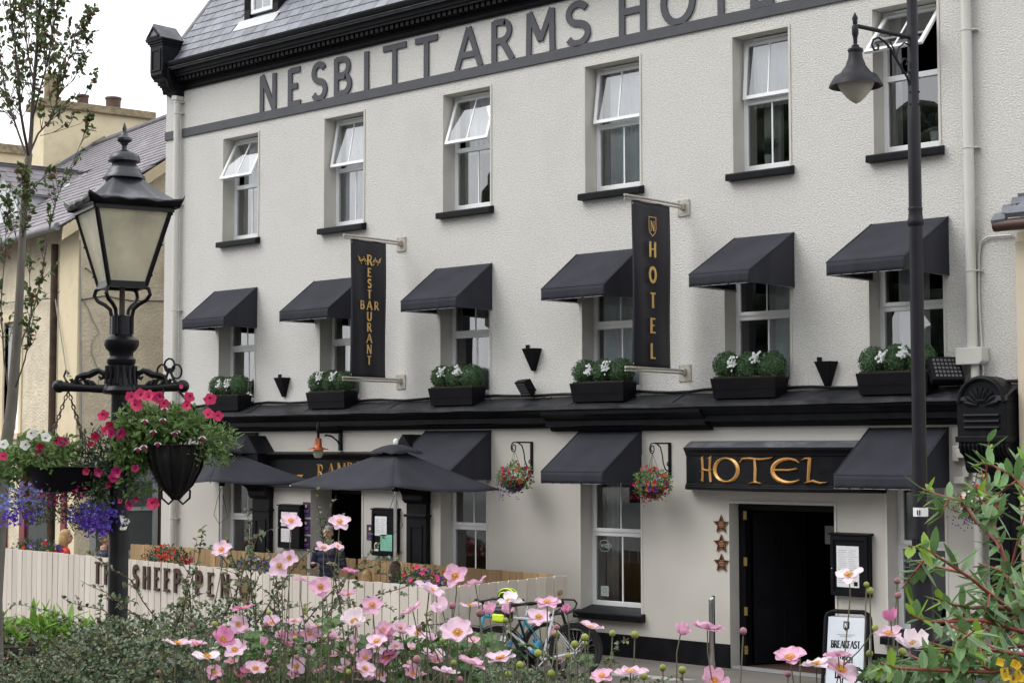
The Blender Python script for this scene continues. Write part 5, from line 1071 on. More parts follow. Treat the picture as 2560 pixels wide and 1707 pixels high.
# ---- its two hanging baskets
def chain(pts, nm, par, r=.0035):
    m = MB(); 
    for A, B in zip(pts, pts[1:]):
        n = max(2, int((B-A).length/.022))
        for i in range(n):
            p = A.lerp(B, (i+.5)/n); d = (B-A).normalized(); sd_ = d.orthogonal().normalized() if i % 2 else d.cross(d.orthogonal()).normalized()
            m.tube([p-d*.014, p-d*.006+sd_*.006, p+d*.006+sd_*.006, p+d*.014, p+d*.006-sd_*.006, p-d*.006-sd_*.006, p-d*.014], .0022, 4, False)
    return m.build(nm, mat('rusty chain', (.06, .035, .022), .7, .4, 30), par)
hook = ctr(975)+rh*-.222; bc = P(165, 1170, LD); hb1 = thing('hanging_basket', 'black bowl basket on chains trailing blue lobelia from the lantern crossbar', 'hanging basket', (bc.x, bc.y, bc.z-.1))
def bowl_basket(t, c, r, prof, m, wob=None, n=28): MB().lathe(prof, c, n, cap=False, wob=wob).build('bowl', m, t, smooth=True)
bowl_basket(hb1, bc, .16, [(.09, -.10), (.12, -.095), (.155, -.02), (.162, 0), (.168, .006), (.158, .008), (.145, -.02), (.11, -.085)], M_iron)
MB().tube([hook+Vector((0, 0, .07)), hook+Vector((-.02, 0, .085)), hook+Vector((-.035, 0, .06)), hook+Vector((0, 0, .02)), hook], .005, 6).build('hook', mat('rusty chain', (.06, .035, .022)), hb1, smooth=True)
for a in (15, 105, 195, 285): chain([hook, bc+Vector((.15*math.cos(R(a)), .15*math.sin(R(a)), .0))], 'chain', hb1)
def mass(t, px, py, rx, ry, n, L, W, seed, m, depth=LD, rd=.14): c = P(px, py, depth); foliage_mass(c, (rx*px_, rd, ry*px_), n, L, W, seed, 'foliage', m, t, .2)
mass(hb1, 110, 1135, 130, 48, 900, .035, .014, 31, M_leafg); mass(hb1, 30, 1165, 60, 45, 350, .035, .018, 32, M_leafg); mass(hb1, 262, 1150, 60, 75, 650, .032, .011, 33, M_leafd)
mass(hb1, 280, 1215, 55, 65, 500, .03, .011, 34, M_leafd); mass(hb1, 100, 1255, 110, 55, 900, .022, .006, 35, mat('lobelia stem', (.07, .075, .035), .7, .3)); mass(hb1, 235, 1290, 75, 50, 700, .022, .006, 36, MATS['lobelia stem'])
mass(hb1, 200, 1205, 90, 40, 500, .024, .007, 37, MATS['lobelia stem'])
def dots(t, px, py, rx, ry, n, r, seed, col, nm='lobelia_blossom', depth=LD, spread=.11, stuff=True):
    rn = random.Random(seed); m = MB()
    for i in range(n):
        a, q = rn.random()*6.283, rn.random()**.6*(.72+.5*rn.random()**3); p = P(px+rx*q*math.cos(a), py+ry*q*math.sin(a), depth-.02-rn.random()*spread)
        bloom(m, p, ((CAM-p).normalized()+rv3(rn)*.8), r*rn.uniform(.7, 1.2), 3, .2, .55)
    o = m.build(nm, MF[col], t, fix=False)
    if stuff: tag(o, kind='stuff')
dots(hb1, 232, 1290, 72, 44, 260, .0095, 41, 'blue'); dots(hb1, 245, 1308, 55, 38, 130, .0095, 40, 'violet'); dots(hb1, 60, 1255, 85, 52, 150, .009, 42, 'sky'); dots(hb1, 40, 1290, 60, 30, 60, .011, 43, 'violet'); dots(hb1, 95, 1225, 90, 40, 60, .010, 44, 'lilac'); dots(hb1, 310, 1310, 14, 26, 16, .012, 45, 'white')
dots(hb1, 140, 1240, 110, 50, 50, .010, 46, 'magenta')
PET = []
def petunia(t, px, py, r, col, depth=None, look=None):
    depth = depth or LD-.14; p = P(px, py, depth); n = ((CAM-p).normalized()+(look or rv3()*.55)).normalized(); a = n.orthogonal().normalized(); b = n.cross(a); o = random.random()*6
    k = 20; vs = [p-n*r*.9]+[p-n*r*.25+(a*math.cos(o+6.2832*i/k)+b*math.sin(o+6.2832*i/k))*r*.3 for i in range(k)]+[p+(a*math.cos(o+6.2832*i/k)+b*math.sin(o+6.2832*i/k))*r*(.90+.10*math.cos(5*6.2832*i/k))+n*r*.10*math.cos(5*6.2832*i/k+2) for i in range(k)]
    m = MB().add(vs, [(0, 1+i, 1+(i+1) % k) for i in range(k)]+[(1+i, 1+k+i, 1+k+(i+1) % k, 1+(i+1) % k) for i in range(k)]); f = m.build('petunia', MF[col], t, smooth='all', fix=False)
    MB().ball(p-n*r*.42, r*.16, 6, 4).build('throat', MF['crimson'], f)
for x, y, r, c in ((262, 1075, .02, 'pink'), (275, 1065, .024, 'crimson'), (238, 1092, .022, 'crimson'), (302, 1086, .028, 'magenta'), (280, 1084, .02, 'magenta'), (245, 1180, .022, 'magenta'), (215, 1178, .018, 'crimson'), (290, 1180, .027, 'magenta'), (284, 1193, .025, 'magenta'), (338, 1170, .018, 'magenta'), (270, 1212, .014, 'crimson'), (300, 1252, .012, 'magenta'), (323, 1263, .022, 'magenta'), (340, 1248, .014, 'crimson'), (157, 1103, .026, 'magenta'), (140, 1100, .02, 'crimson'), (100, 1118, .02, 'crimson'), (96, 1130, .016, 'magenta'), (80, 1085, .026, 'white'), (115, 1092, .024, 'white'), (62, 1112, .024, 'white'), (10, 1110, .022, 'white'), (8, 1140, .02, 'pink'), (228, 1110, .016, 'crimson')): petunia(hb1, x, y, r, c)
bc2 = P(441, 1113, LD-.05); hb2 = thing('hanging_basket', 'ribbed black cone basket of pink petunias and fuchsia on the lantern crossbar', 'hanging basket', (bc2.x, bc2.y, bc2.z-.23))
bowl_basket(hb2, bc2, .12, [(.0, -.225), (.03, -.212), (.066, -.165), (.100, -.10), (.117, -.04), (.12, 0), (.124, .004), (.115, .004), (.10, -.05)], mat('black plastic liner', (.010, .010, .011), .22, .3, 12, bump=.35, bs=14, bd=.012), wob=lambda a, i: 1+.045*math.cos(a*14)*(i > 1), n=84)
MB().lathe([(.124, -.004), (.128, 0), (.124, .005)], bc2, 30).build('rim', M_iron, hb2, smooth=True)
for k in range(8):
    a = k*math.pi/4; MB().tube([bc2+Vector((math.cos(a)*r_, math.sin(a)*r_, z)) for r_, z in ((.126, 0), (.121, -.04), (.104, -.10), (.070, -.165), (.012, -.226))], .004, 6).build('basket_strap', M_iron, hb2, smooth=True)
hk2 = ctr(940)+rh*.205
for s in (-1, 1): MB().tube([bc2+rh*s*.124, bc2+rh*s*.115+Vector((0, 0, .07)), bc2+rh*s*.075+Vector((0, 0, .15)), bc2.lerp(hk2, .8)+rh*s*.03, hk2+rh*s*.012+Vector((0, 0, .0)), hk2+rh*s*.0+Vector((0, 0, .035))], .0055, 8).build('hoop', M_iron, hb2, smooth=True)
for s in (-1, 0, 1): MB().tube([hk2+rh*(s*.03+.022*math.cos(R(a)))+Vector((0, 0, .02+(s == 0)*.025+.030*math.sin(R(a)))) for a in range(-80, 281, 30)], .0045, 6).build('scroll_loop', M_iron, hb2, smooth=True)
apx = bc2+Vector((0, 0, -.225))
for s in (-1, 1): MB().tube([apx+Vector((0, 0, .01)), apx+rh*s*.03+Vector((0, 0, -.02)), apx+rh*s*.058+Vector((0, 0, .005)), apx+rh*s*.06+Vector((0, 0, .035)), apx+rh*s*.045+Vector((0, 0, .05))], .005, 6).build('base_scroll', M_iron, hb2, smooth=True)
D2 = LD-.05
def mass2(px, py, rx, ry, n, L, W, seed, m): mass(hb2, px, py, rx, ry, n, L, W, seed, m, D2, .12)
mass2(430, 1060, 90, 45, 1300, .034, .013, 51, M_leafg); mass2(345, 1050, 38, 40, 350, .032, .012, 52, M_leafg); mass2(385, 1085, 70, 35, 600, .038, .018, 57, M_leafg); mass2(530, 1100, 40, 42, 380, .032, .010, 53, M_leafg); mass2(340, 1120, 32, 60, 520, .036, .016, 54, M_leafg); mass2(350, 1200, 22, 60, 180, .03, .010, 55, M_leafg); mass2(525, 1145, 30, 22, 140, .03, .009, 58, M_leafg)
for x, y, r, c in ((325, 992, .026, 'pink'), (350, 985, .027, 'pink'), (342, 1011, .031, 'pink'), (370, 988, .028, 'pink'), (395, 993, .028, 'pink'), (400, 990, .02, 'magenta'), (412, 1010, .024, 'pink'), (473, 992, .026, 'pink'), (466, 1013, .022, 'pink'), (525, 998, .030, 'pink'), (522, 1033, .026, 'pink'), (545, 1040, .024, 'pink'), (258, 1038, .027, 'pink'), (382, 1258, .030, 'pink'), (453, 966, .010, 'pink')): petunia(hb2, x, y, r, c, D2-.13)
rn = random.Random(9)
for (x, y) in ((345, 1118), (360, 1112), (395, 1105), (408, 1045), (412, 1018), (437, 1078), (443, 1075), (362, 1048), (384, 1075), (506, 1090)):
    p = P(x, y, D2-.13); f = MB(); 
    for k in range(4): a = k*1.57; leaf(f, p, Vector((math.cos(a), math.sin(a), -.5)), Vector((0, 0, 1)), .024, .008)
    fo = f.build('fuchsia', MF['white'], hb2, fix=False); MB().ball(p+Vector((0, 0, -.012)), (.006, .006, .010), 6, 5).build('fuchsia_bell', MF['magenta'], fo)
# ================================================================== tall street lamp
sb = Vector((-8.27, -2.62, 0)); SDp = (Vector((sb.x, sb.y, 5))-CAM).dot(fw); kx = SDp/F_PX; sz = lambda y: P(2292, y, (Vector((sb.x, sb.y, P(2292, y, SDp).z))-CAM).dot(fw)).z
M_post = mat('charcoal lamp paint', (.014, .014, .019), .45, .15, 6, spec=.2)
sl = thing('street_lamp', 'tall dark street lamp post with scroll arm and bell shaped shade', 'street lamp', sb)
MB().lathe([(.068, sz(555)), (.0655, sz(270)), (.056, sz(265)), (.055, sz(-260))], (sb.x, sb.y, 0), 20).build('upper_post', M_post, sl, smooth=True)
MB().lathe([(.078, sz(1400)), (.075, sz(1255)), (.072, sz(1000)), (.068, sz(556))], (sb.x, sb.y, 0), 20).build('lower_post', M_post, sl, smooth=True)
MB().lathe([(.072, sz(566)), (.086, sz(560)), (.086, sz(553)), (.074, sz(545)), (.07, sz(528)), (.074, sz(524)), (.074, sz(520)), (.06, sz(516))], (sb.x, sb.y, 0), 20).build('collar', M_post, sl, smooth=True)
MB().lathe([(.14, -.135), (.14, .12), (.118, .16), (.114, sz(1460)), (.112, sz(1445)), (.128, sz(1436)), (.130, sz(1426)), (.112, sz(1418)), (.108, sz(1412)), (.112, sz(1408)), (.11, sz(1402)), (.09, sz(1398)), (.088, sz(1380))], (sb.x, sb.y, 0), 24).build('base', M_post, sl, smooth=True)
fl = MB()
for i in range(16): a = i*math.pi/8; fl.tube([(sb.x+.085*math.cos(a), sb.y+.085*math.sin(a), sz(1400)), (sb.x+.080*math.cos(a), sb.y+.080*math.sin(a), sz(1345))], .010, 6)
fl.build('fluting', M_post, sl, smooth=True)
lbp = MB(); q0 = -fh
def cyl_label(r, z0, z1, a0, a1):
    m = MB(); m.grid(lambda u, v: Vector((sb.x, sb.y, z0+(z1-z0)*v))+(q0*math.cos(a0+(a1-a0)*u)+rh*math.sin(a0+(a1-a0)*u))*r, 10, 1); return m
nl = cyl_label(.0775, sz(1290), sz(1268), -1.45, 1.45).build('number_label', M_paper, sl, fix=False)
for k, off in enumerate((-.055, -.032)):
    f = facing(Vector((sb.x, sb.y, sz(1286)))+q0*.082+rh*off, rh, (0, 0, 1), q0); glyph('1', f, .045, .7, .2, .2, 0, -.012, .001).build('digit', M_blackm, nl)
ad = Vector((-.284, -.959, 0)).normalized(); AT = sz(95); AL = .80
ap = lambda s, z: sb+ad*s+Vector((0, 0, z))
MB().tube([ap(.04, AT), ap(AL-.04, AT+.02)], .022, 10).build('arm', M_post, sl, smooth=True)
M_ = lambda pts, r=.011, nm='scroll': MB().tube([ap(a, AT+b) for a, b in pts], r, 8).build(nm, M_post, sl, smooth=True)
M_([(.05, -.50), (.09, -.42), (.17, -.33), (.25, -.24), (.32, -.15), (.40, -.09), (.48, -.06), (.55, -.09), (.575, -.15), (.54, -.20), (.49, -.185), (.48, -.145), (.505, -.13)], .012)
M_([(.06, -.36), (.10, -.39), (.15, -.36), (.165, -.29), (.14, -.24), (.10, -.235), (.08, -.27), (.10, -.30)], .010); M_([(.25, -.24), (.27, -.15), (.32, -.08), (.36, -.10), (.35, -.15), (.31, -.15)], .009); M_([(.05, -.08), (.12, -.07), (.20, -.13), (.235, -.22), (.225, -.28)], .010); M_([(.05, -.50), (.04, -.56)], .010)
hc = ap(AL, AT+.02); hz = lambda y: P(2124, y, (hc-CAM).dot(fw)).z
MB().lathe([(.0, hz(30)), (.012, hz(36)), (.030, hz(46)), (.024, hz(54)), (.026, hz(58)), (.020, hz(62)), (.034, hz(68)), (.034, hz(86)), (.026, hz(92)), (.022, hz(98)), (.02, hz(112)), (.04, hz(116)), (.04, hz(120)), (.075, hz(124)), (.08, hz(128)), (.07, hz(134))], (hc.x, hc.y, 0), 18).build('finial', M_post, sl, smooth=True)
MB().lathe([(.068, hz(126)), (.072, hz(146)), (.105, hz(168)), (.16, hz(186)), (.215, hz(193)), (.262, hz(213)), (.27, hz(219)), (.25, hz(218)), (.19, hz(200)), (.10, hz(182))], (hc.x, hc.y, 0), 30, cap=False).build('shade', M_post, sl, smooth=True)
MB().lathe([(.19, hz(206)), (.178, hz(217)), (.145, hz(231)), (.095, hz(246)), (.045, hz(257)), (.008, hz(262))], (hc.x, hc.y, 0), 24).build('bowl', mat('milky lamp bowl', (.62, .59, .53), .2, .06, 4, trans=.4), sl, smooth=True)
for z in (232, 262):
    for a in (-.9, .9): MB().ball(Vector((sb.x, sb.y, sz(z)))+(q0*math.cos(a)+rh*math.sin(a))*.064, .010, 6, 4).build('bolt', M_post, sl)
# ================================================================== planter and bollards by the terrace
pc = P(20, 1640, 9.0); pz = P(60, 1612, 9.0).z
pl = thing('planter', 'long black planter of bright green leafy plants beside the low bollards', 'planter', (pc.x, pc.y, TZ)); pr = Matrix((rh, fh, Vector((0, 0, 1)))).transposed()
MB().obox((pc.x, pc.y, (TZ+pz)/2), (.95, .5, pz-TZ), pr).build('box', mat('black timber', (.012, .012, .014), .6, .2, 8, spec=.15), pl, bevel=.008); MB().obox((pc.x, pc.y, pz+.004), (.9, .45, .02), pr).build('soil', M_soil, pl)
m = MB(); rn = random.Random(77)
M_lime = mat('lime green leaf', (.16, .30, .035), .45, .3, 12, trans=.35)
def blade(m, p, d, L, W, droop=.5, n=4):
    d = d.normalized(); s = d.cross(Vector((0, 0, 1))); s = s.normalized() if s.length > 1e-3 else Vector((1, 0, 0)); vs = []; q = Vector(p); dd = d.copy()
    for i in range(n+1):
        u = i/n; w_ = W*math.sin(math.pi*(.12+.86*u))**.8; vs += [q-s*w_/2, q-Vector((0, 0, w_*.15)), q+s*w_/2]; dd = (dd+Vector((0, 0, -droop/n))).normalized(); q = q+dd*(L/n)
    m.add(vs, [f for i in range(n) for f in ((i*3, i*3+1, i*3+4, i*3+3), (i*3+1, i*3+2, i*3+5, i*3+4))])
for i in range(48):
    b = Vector((pc.x, pc.y, pz))+rh*rn.uniform(-.45, .45)+fh*rn.uniform(-.2, .2)
    hh = rn.uniform(.04, .14) if i > 3 else rn.uniform(.14, .2); m.tube([b, b+Vector((0, 0, hh))], .005, 5, False)
    for k in range(rn.randint(7, 12)): blade(m, b+Vector((0, 0, hh*rn.uniform(.2, 1))), rv3(rn)*.8+Vector((0, 0, .7)), rn.uniform(.08, .17), rn.uniform(.02, .034), rn.uniform(.2, 1.1))
m.build('leaves', M_lime, pl, fix=False)
for (x, w_, y, d_, l) in ((162, .085, 1545, 9.6, 'taller square black bollard with grey cap behind the planter'), (205, .085, 1575, 8.9, 'shorter square black bollard partly buried in the shrub')):
    c = P(x, y, d_); t = thing('bollard', l, 'bollard', (c.x, c.y, TZ), group='square bollards on the terrace')
    MB().obox((c.x, c.y, (TZ+c.z)/2), (w_, w_, c.z-TZ), pr).build('shaft', MATS['black timber'], t, bevel=.004); MB().obox((c.x, c.y, c.z+.004), (w_*1.02, w_*1.02, .012), pr).build('cap', mat('grey cap', (.25, .26, .28), .5), t, bevel=.003)
# ================================================================== bicycles
M_tyre = mat('tyre rubber', (.012, .012, .012), .8); M_bblk = mat('black bike paint', (.010, .010, .012), .35)
def bicycle(label, loc, head, lean, mf, mf2, drop=False, basket=False):
    t = thing('bicycle', label, 'bicycle', (0, 0, 0), group='bicycles parked against the fence'); r = .34
    B = lambda mb, nm, m, par=t, **k: mb.build(nm, m, par, local=True, **k)
    def wheel(x):
        w_ = B(MB().lathe([(r-.030, -.018), (r-.012, -.022), (r, -.010), (r, .010), (r-.012, .022), (r-.030, .018)], (x, 0, r), 36, Matrix.Rotation(R(90), 3, 'X'), cap=False), 'wheel', M_tyre, smooth=True)
        B(MB().lathe([(r-.030, -.014), (r-.05, -.010), (r-.05, .010), (r-.030, .014)], (x, 0, r), 36, Matrix.Rotation(R(90), 3, 'X'), cap=False), 'rim', M_bblk, w_, smooth=True)
        s = MB()
        for i in range(24): a = i*math.pi/12; s.tube([(x+.02*math.cos(a+.5), .02*(-1)**i, r+.02*math.sin(a+.5)), (x+(r-.05)*math.cos(a), 0, r+(r-.05)*math.sin(a))], .0014, 3, False)
        B(s, 'spokes', M_steel, w_); B(MB().tube([(x, -.05, r), (x, .05, r)], .02, 8), 'hub', M_steel, w_)
    wheel(.53); wheel(-.52)
    bb, st_, hd, hdb, ra_, fa_ = (-.09, 0, .28), (-.25, 0, .78), (.34, 0, .80), (.38, 0, .66), (-.52, 0, r), (.53, 0, r)
    fr = MB(); 
    for a, b, q in ((bb, st_, .016), (bb, hdb, .022), ((-.23, 0, .74), hd, .017), (hd, hdb, .02)): fr.tube([a, b], q, 8)
    for s in (-.05, .05): fr.tube([(bb[0], s*.6, bb[2]), (ra_[0], s, ra_[2])], .010, 6); fr.tube([(st_[0]+.02, s*.4, .70), (ra_[0], s, ra_[2])], .008, 6)
    B(fr, 'frame', mf, smooth=True)
    fk = MB(); 
    for s in (-.05, .05): fk.tube([(.385, s*.7, .66), (.42, s, .55), (fa_[0], s, fa_[2])], [.014, .014, .009], 6)
    B(fk, 'fork', mf2, smooth=True)
    if drop: hbp = [(.30, -.20, .80), (.36, -.21, .82), (.42, -.215, .86), (.45, -.21, .92), (.42, -.20, .96), (.38, -.15, .965), (.36, 0, .965), (.38, .15, .965), (.42, .20, .96), (.45, .21, .92), (.42, .215, .86), (.36, .21, .82), (.30, .20, .80)]
    else: hbp = [(.28, -.31, 1.0), (.31, -.2, 1.0), (.36, -.05, .98), (.36, .05, .98), (.31, .2, 1.0), (.28, .31, 1.0)]
    B(MB().tube([hd, (.33, 0, .95)], .016, 8).tube([(.33, 0, .95), (.36, 0, .975)], .016, 8), 'stem', M_bblk)
    hb_ = B(MB().tube(hbp, .013, 8), 'handlebar', M_bblk, smooth=True)
    for s in (-1, 1): B(MB().tube([hbp[0 if s < 0 else -1], (hbp[1 if s < 0 else -2])], .018, 8), 'grip', M_bblk, hb_); B(MB().tube([(hbp[1][0]+.02, s*.2, hbp[1][2]-.0), (hbp[1][0]+.07, s*.26, hbp[1][2]-.05)], .006, 5), 'brake_lever', M_bblk, hb_)
    B(MB().tube([st_, (-.28, 0, .90)], .013, 8), 'seat_post', M_steel)
    B(MB().lathe([(.0, -.13), (.05, -.12), (.075, -.05), (.04, .06), (.025, .14), (.0, .15)], (-.27, 0, .92), 12, Matrix.Rotation(R(90), 3, 'Y') @ Matrix.Diagonal((.35, 1, 1)).to_3x3()), 'saddle', M_bblk, smooth=True)
    B(MB().lathe([(.09, -.004), (.09, .004)], (bb[0], -.05, bb[2]), 20, Matrix.Rotation(R(90), 3, 'X')), 'chainring', M_bblk)
    for s in (-1, 1): c_ = B(MB().tube([(bb[0], s*.06, bb[2]), (bb[0]+s*.13, s*.075, bb[2]-s*.11)], .009, 6), 'crank', M_steel); B(MB().obox((bb[0]+s*.13, s*.12, bb[2]-s*.11), (.09, .08, .02)), 'pedal', M_bblk, c_)
    for x in (.53, -.52): B(MB().grid(lambda u, v, x=x: (x+(r+.02)*math.cos(R(20+130*u) if x < 0 else R(50+110*u)), -.025+.05*v, r+(r+.02)*math.sin(R(20+130*u) if x < 0 else R(50+110*u))), 12, 1), 'mudguard', M_bblk, solid=.003, fix=False)
    B(MB().lathe([(.033, 0), (.035, .13), (.02, .16), (.02, .18)], (.06, 0, .36), 10, Matrix.Rotation(R(-40), 3, 'Y')), 'bottle', mat('blue bottle', (.03, .25, .45), .3))
    t.location = loc; t.rotation_euler = (lean, 0, head); return t
M_wb = mat('white bike paint', (.68, .70, .72), .25); M_cy = mat('cyan bike paint', (.04, .38, .55), .3)
hd_ = math.atan2(-1.0, -.24)
fw1, rw1 = G(1272, 1640, .34), G(1410, 1632, .34); mid1 = (fw1+rw1)/2; mid1.z = 0; hd_ = math.atan2(fw1.y-rw1.y, fw1.x-rw1.x)
b1 = bicycle('white and cyan bicycle leaning by the fence with a bright helmet', mid1, hd_, R(5), M_wb, M_wb)
b2 = bicycle('cyan and black bicycle between the fence and the white bicycle', mid1+Vector((-.36, -.06, 0)), hd_+.06, R(6), M_cy, M_bblk)
b3 = bicycle('black racing bicycle with drop handlebars beside the wall plinth', mid1+Vector((-.16, .22, 0)), hd_+math.pi-.06, R(-4), M_bblk, M_bblk, True)
hp = mid1+Vector((math.cos(hd_), math.sin(hd_), 0))*.34+Vector((-.05, 0, 1.05)); t = thing('cycle_helmet', 'fluorescent yellow cycle helmet resting on the bicycle handlebars', 'helmet', hp); M_neon = mat('fluorescent yellow', (.55, .75, .02), .5, .15, 30)
for i in range(7):
    y = -.075+.025*i; w_ = math.sqrt(max(.05, 1-(y/.09)**2))
    MB().tube([hp+Vector((.14*w_*math.cos(R(a)), y*1.0, .10*w_*math.sin(R(a)))) for a in range(0, 181, 20)], .011 if i % 2 == 0 else .008, 6).build('shell_rib', M_neon if i % 2 == 0 else M_bblk, t, smooth=True)
MB().ball(hp+Vector((0, 0, .0)), (.135, .08, .085), 14, 8).build('liner', M_bblk, t, smooth='all')
MB().tube([hp+Vector((.0, -.07, .0)), hp+Vector((.02, -.06, -.12)), hp+Vector((.02, .05, -.13)), hp+Vector((0, .07, 0))], .005, 5).build('strap', M_bblk, t)
hp2 = mid1+Vector((math.cos(hd_), math.sin(hd_), 0))*.45+Vector((0, 0, .84)); t = thing('handlebar_bag', 'black handlebar bag with lime cover hanging on the white bicycle', 'bag', hp2)
MB().obox(hp2, (.22, .17, .18)).build('bag', M_bblk, t, bevel=.03); MB().obox(hp2+Vector((.0, -.005, -.03)), (.19, .18, .10)).build('cover', M_neon, t, bevel=.02)
# ================================================================== parked car
cp = P(2404, 1660, 12.5); M_car = mat('grey car paint', (.17, .18, .20), .25, .04, 2, metal=.4, coat=.6); M_cg = mat('dark car glass', (.02, .022, .025), .06)
car = thing('parked_car', 'grey hatchback parked at the kerb, its red tail lamp showing behind the leaves', 'car', (cp.x+2.1, cp.y+.75, -.13))
q_ = G(2392, 1628, 1.21); cx, cy = q_.x-.45, q_.y+.72; car.location = (cx+2.1, cy, -.13)
prof = [(0, .35), (0.02, .75), (.10, .95), (.45, 1.34), (.8, 1.43), (1.8, 1.45), (2.3, 1.36), (3.0, .98), (3.9, .84), (4.1, .62), (4.12, .3), (3.7, .2), (.3, .2)]
def carx(a, z, s):
    w_ = .86-(max(0, z-.85)/.6)*.20-(.06 if a < .05 or a > 4.05 else 0); return (cx+a, cy+s*w_, z-.13)
n = len(prof); body = MB().add([carx(a, z, -1) for a, z in prof]+[carx(a, z, 1) for a, z in prof], [tuple(range(n-1, -1, -1)), tuple(range(n, 2*n))]+[(i, (i+1) % n, n+(i+1) % n, n+i) for i in range(n)]).build('body', M_car, car, bevel=.05)
for s in (-1, 1):
    sw_ = [(.5, 1.02), (.75, 1.33), (1.75, 1.36), (2.2, 1.28), (2.75, .98)]
    MB().add([tuple(Vector(carx(a, z, s))+Vector((0, s*.006, 0))) for a, z in sw_], [(0, 1, 2, 3, 4)]).build('side_window', M_cg, car, fix=False)
    MB().add([tuple(Vector(carx(a, z, s*.98))+Vector((-.02, 0, .0))) for a, z in ((.09, .93), (.25, 1.12), (.36, 1.24), (.42, 1.20), (.26, .95))]+[tuple(Vector(carx(a, z, s*.84))+Vector((-.03, 0, 0))) for a, z in ((.09, .95), (.25, 1.13), (.36, 1.24))], [(0, 1, 2, 3, 4), (0, 5, 6, 1), (1, 6, 7, 2)]).build('tail_lamp', mat('red lamp lens', (.55, .02, .02), .15), car, fix=False, solid=.012)
    for a in (.75, 3.35):
        w_ = MB().lathe([(.20, -.10), (.31, -.09), (.32, -.05), (.32, .05), (.31, .09), (.20, .10)], (cx+a, cy+s*.80, .32-.13), 24, Matrix.Rotation(R(90), 3, 'X')).build('wheel', M_tyre, car, smooth=True); MB().lathe([(.02, -.09), (.19, -.10), (.2, -.08)], (cx+a, cy+s*.80, .32-.13), 20, Matrix.Rotation(R(90*s), 3, 'X')).build('hub_cap', M_steel, w_, smooth=True)
MB().add([tuple(Vector(carx(a, z, s))+Vector((-.012, 0, .012))) for a, z, s in ((.14, 1.0, -.9), (.14, 1.0, .9), (.44, 1.31, .9), (.44, 1.31, -.9))], [(0, 1, 2, 3)]).build('rear_window', M_cg, car, fix=False)
MB().box(cx-.05, cx+.1, cy-.80, cy+.80, .17, .42).build('bumper', M_car, car, bevel=.03); MB().box(cx-.035, cx-.01, cy-.26, cy+.26, .50, .61).build('plate', M_paper, car)
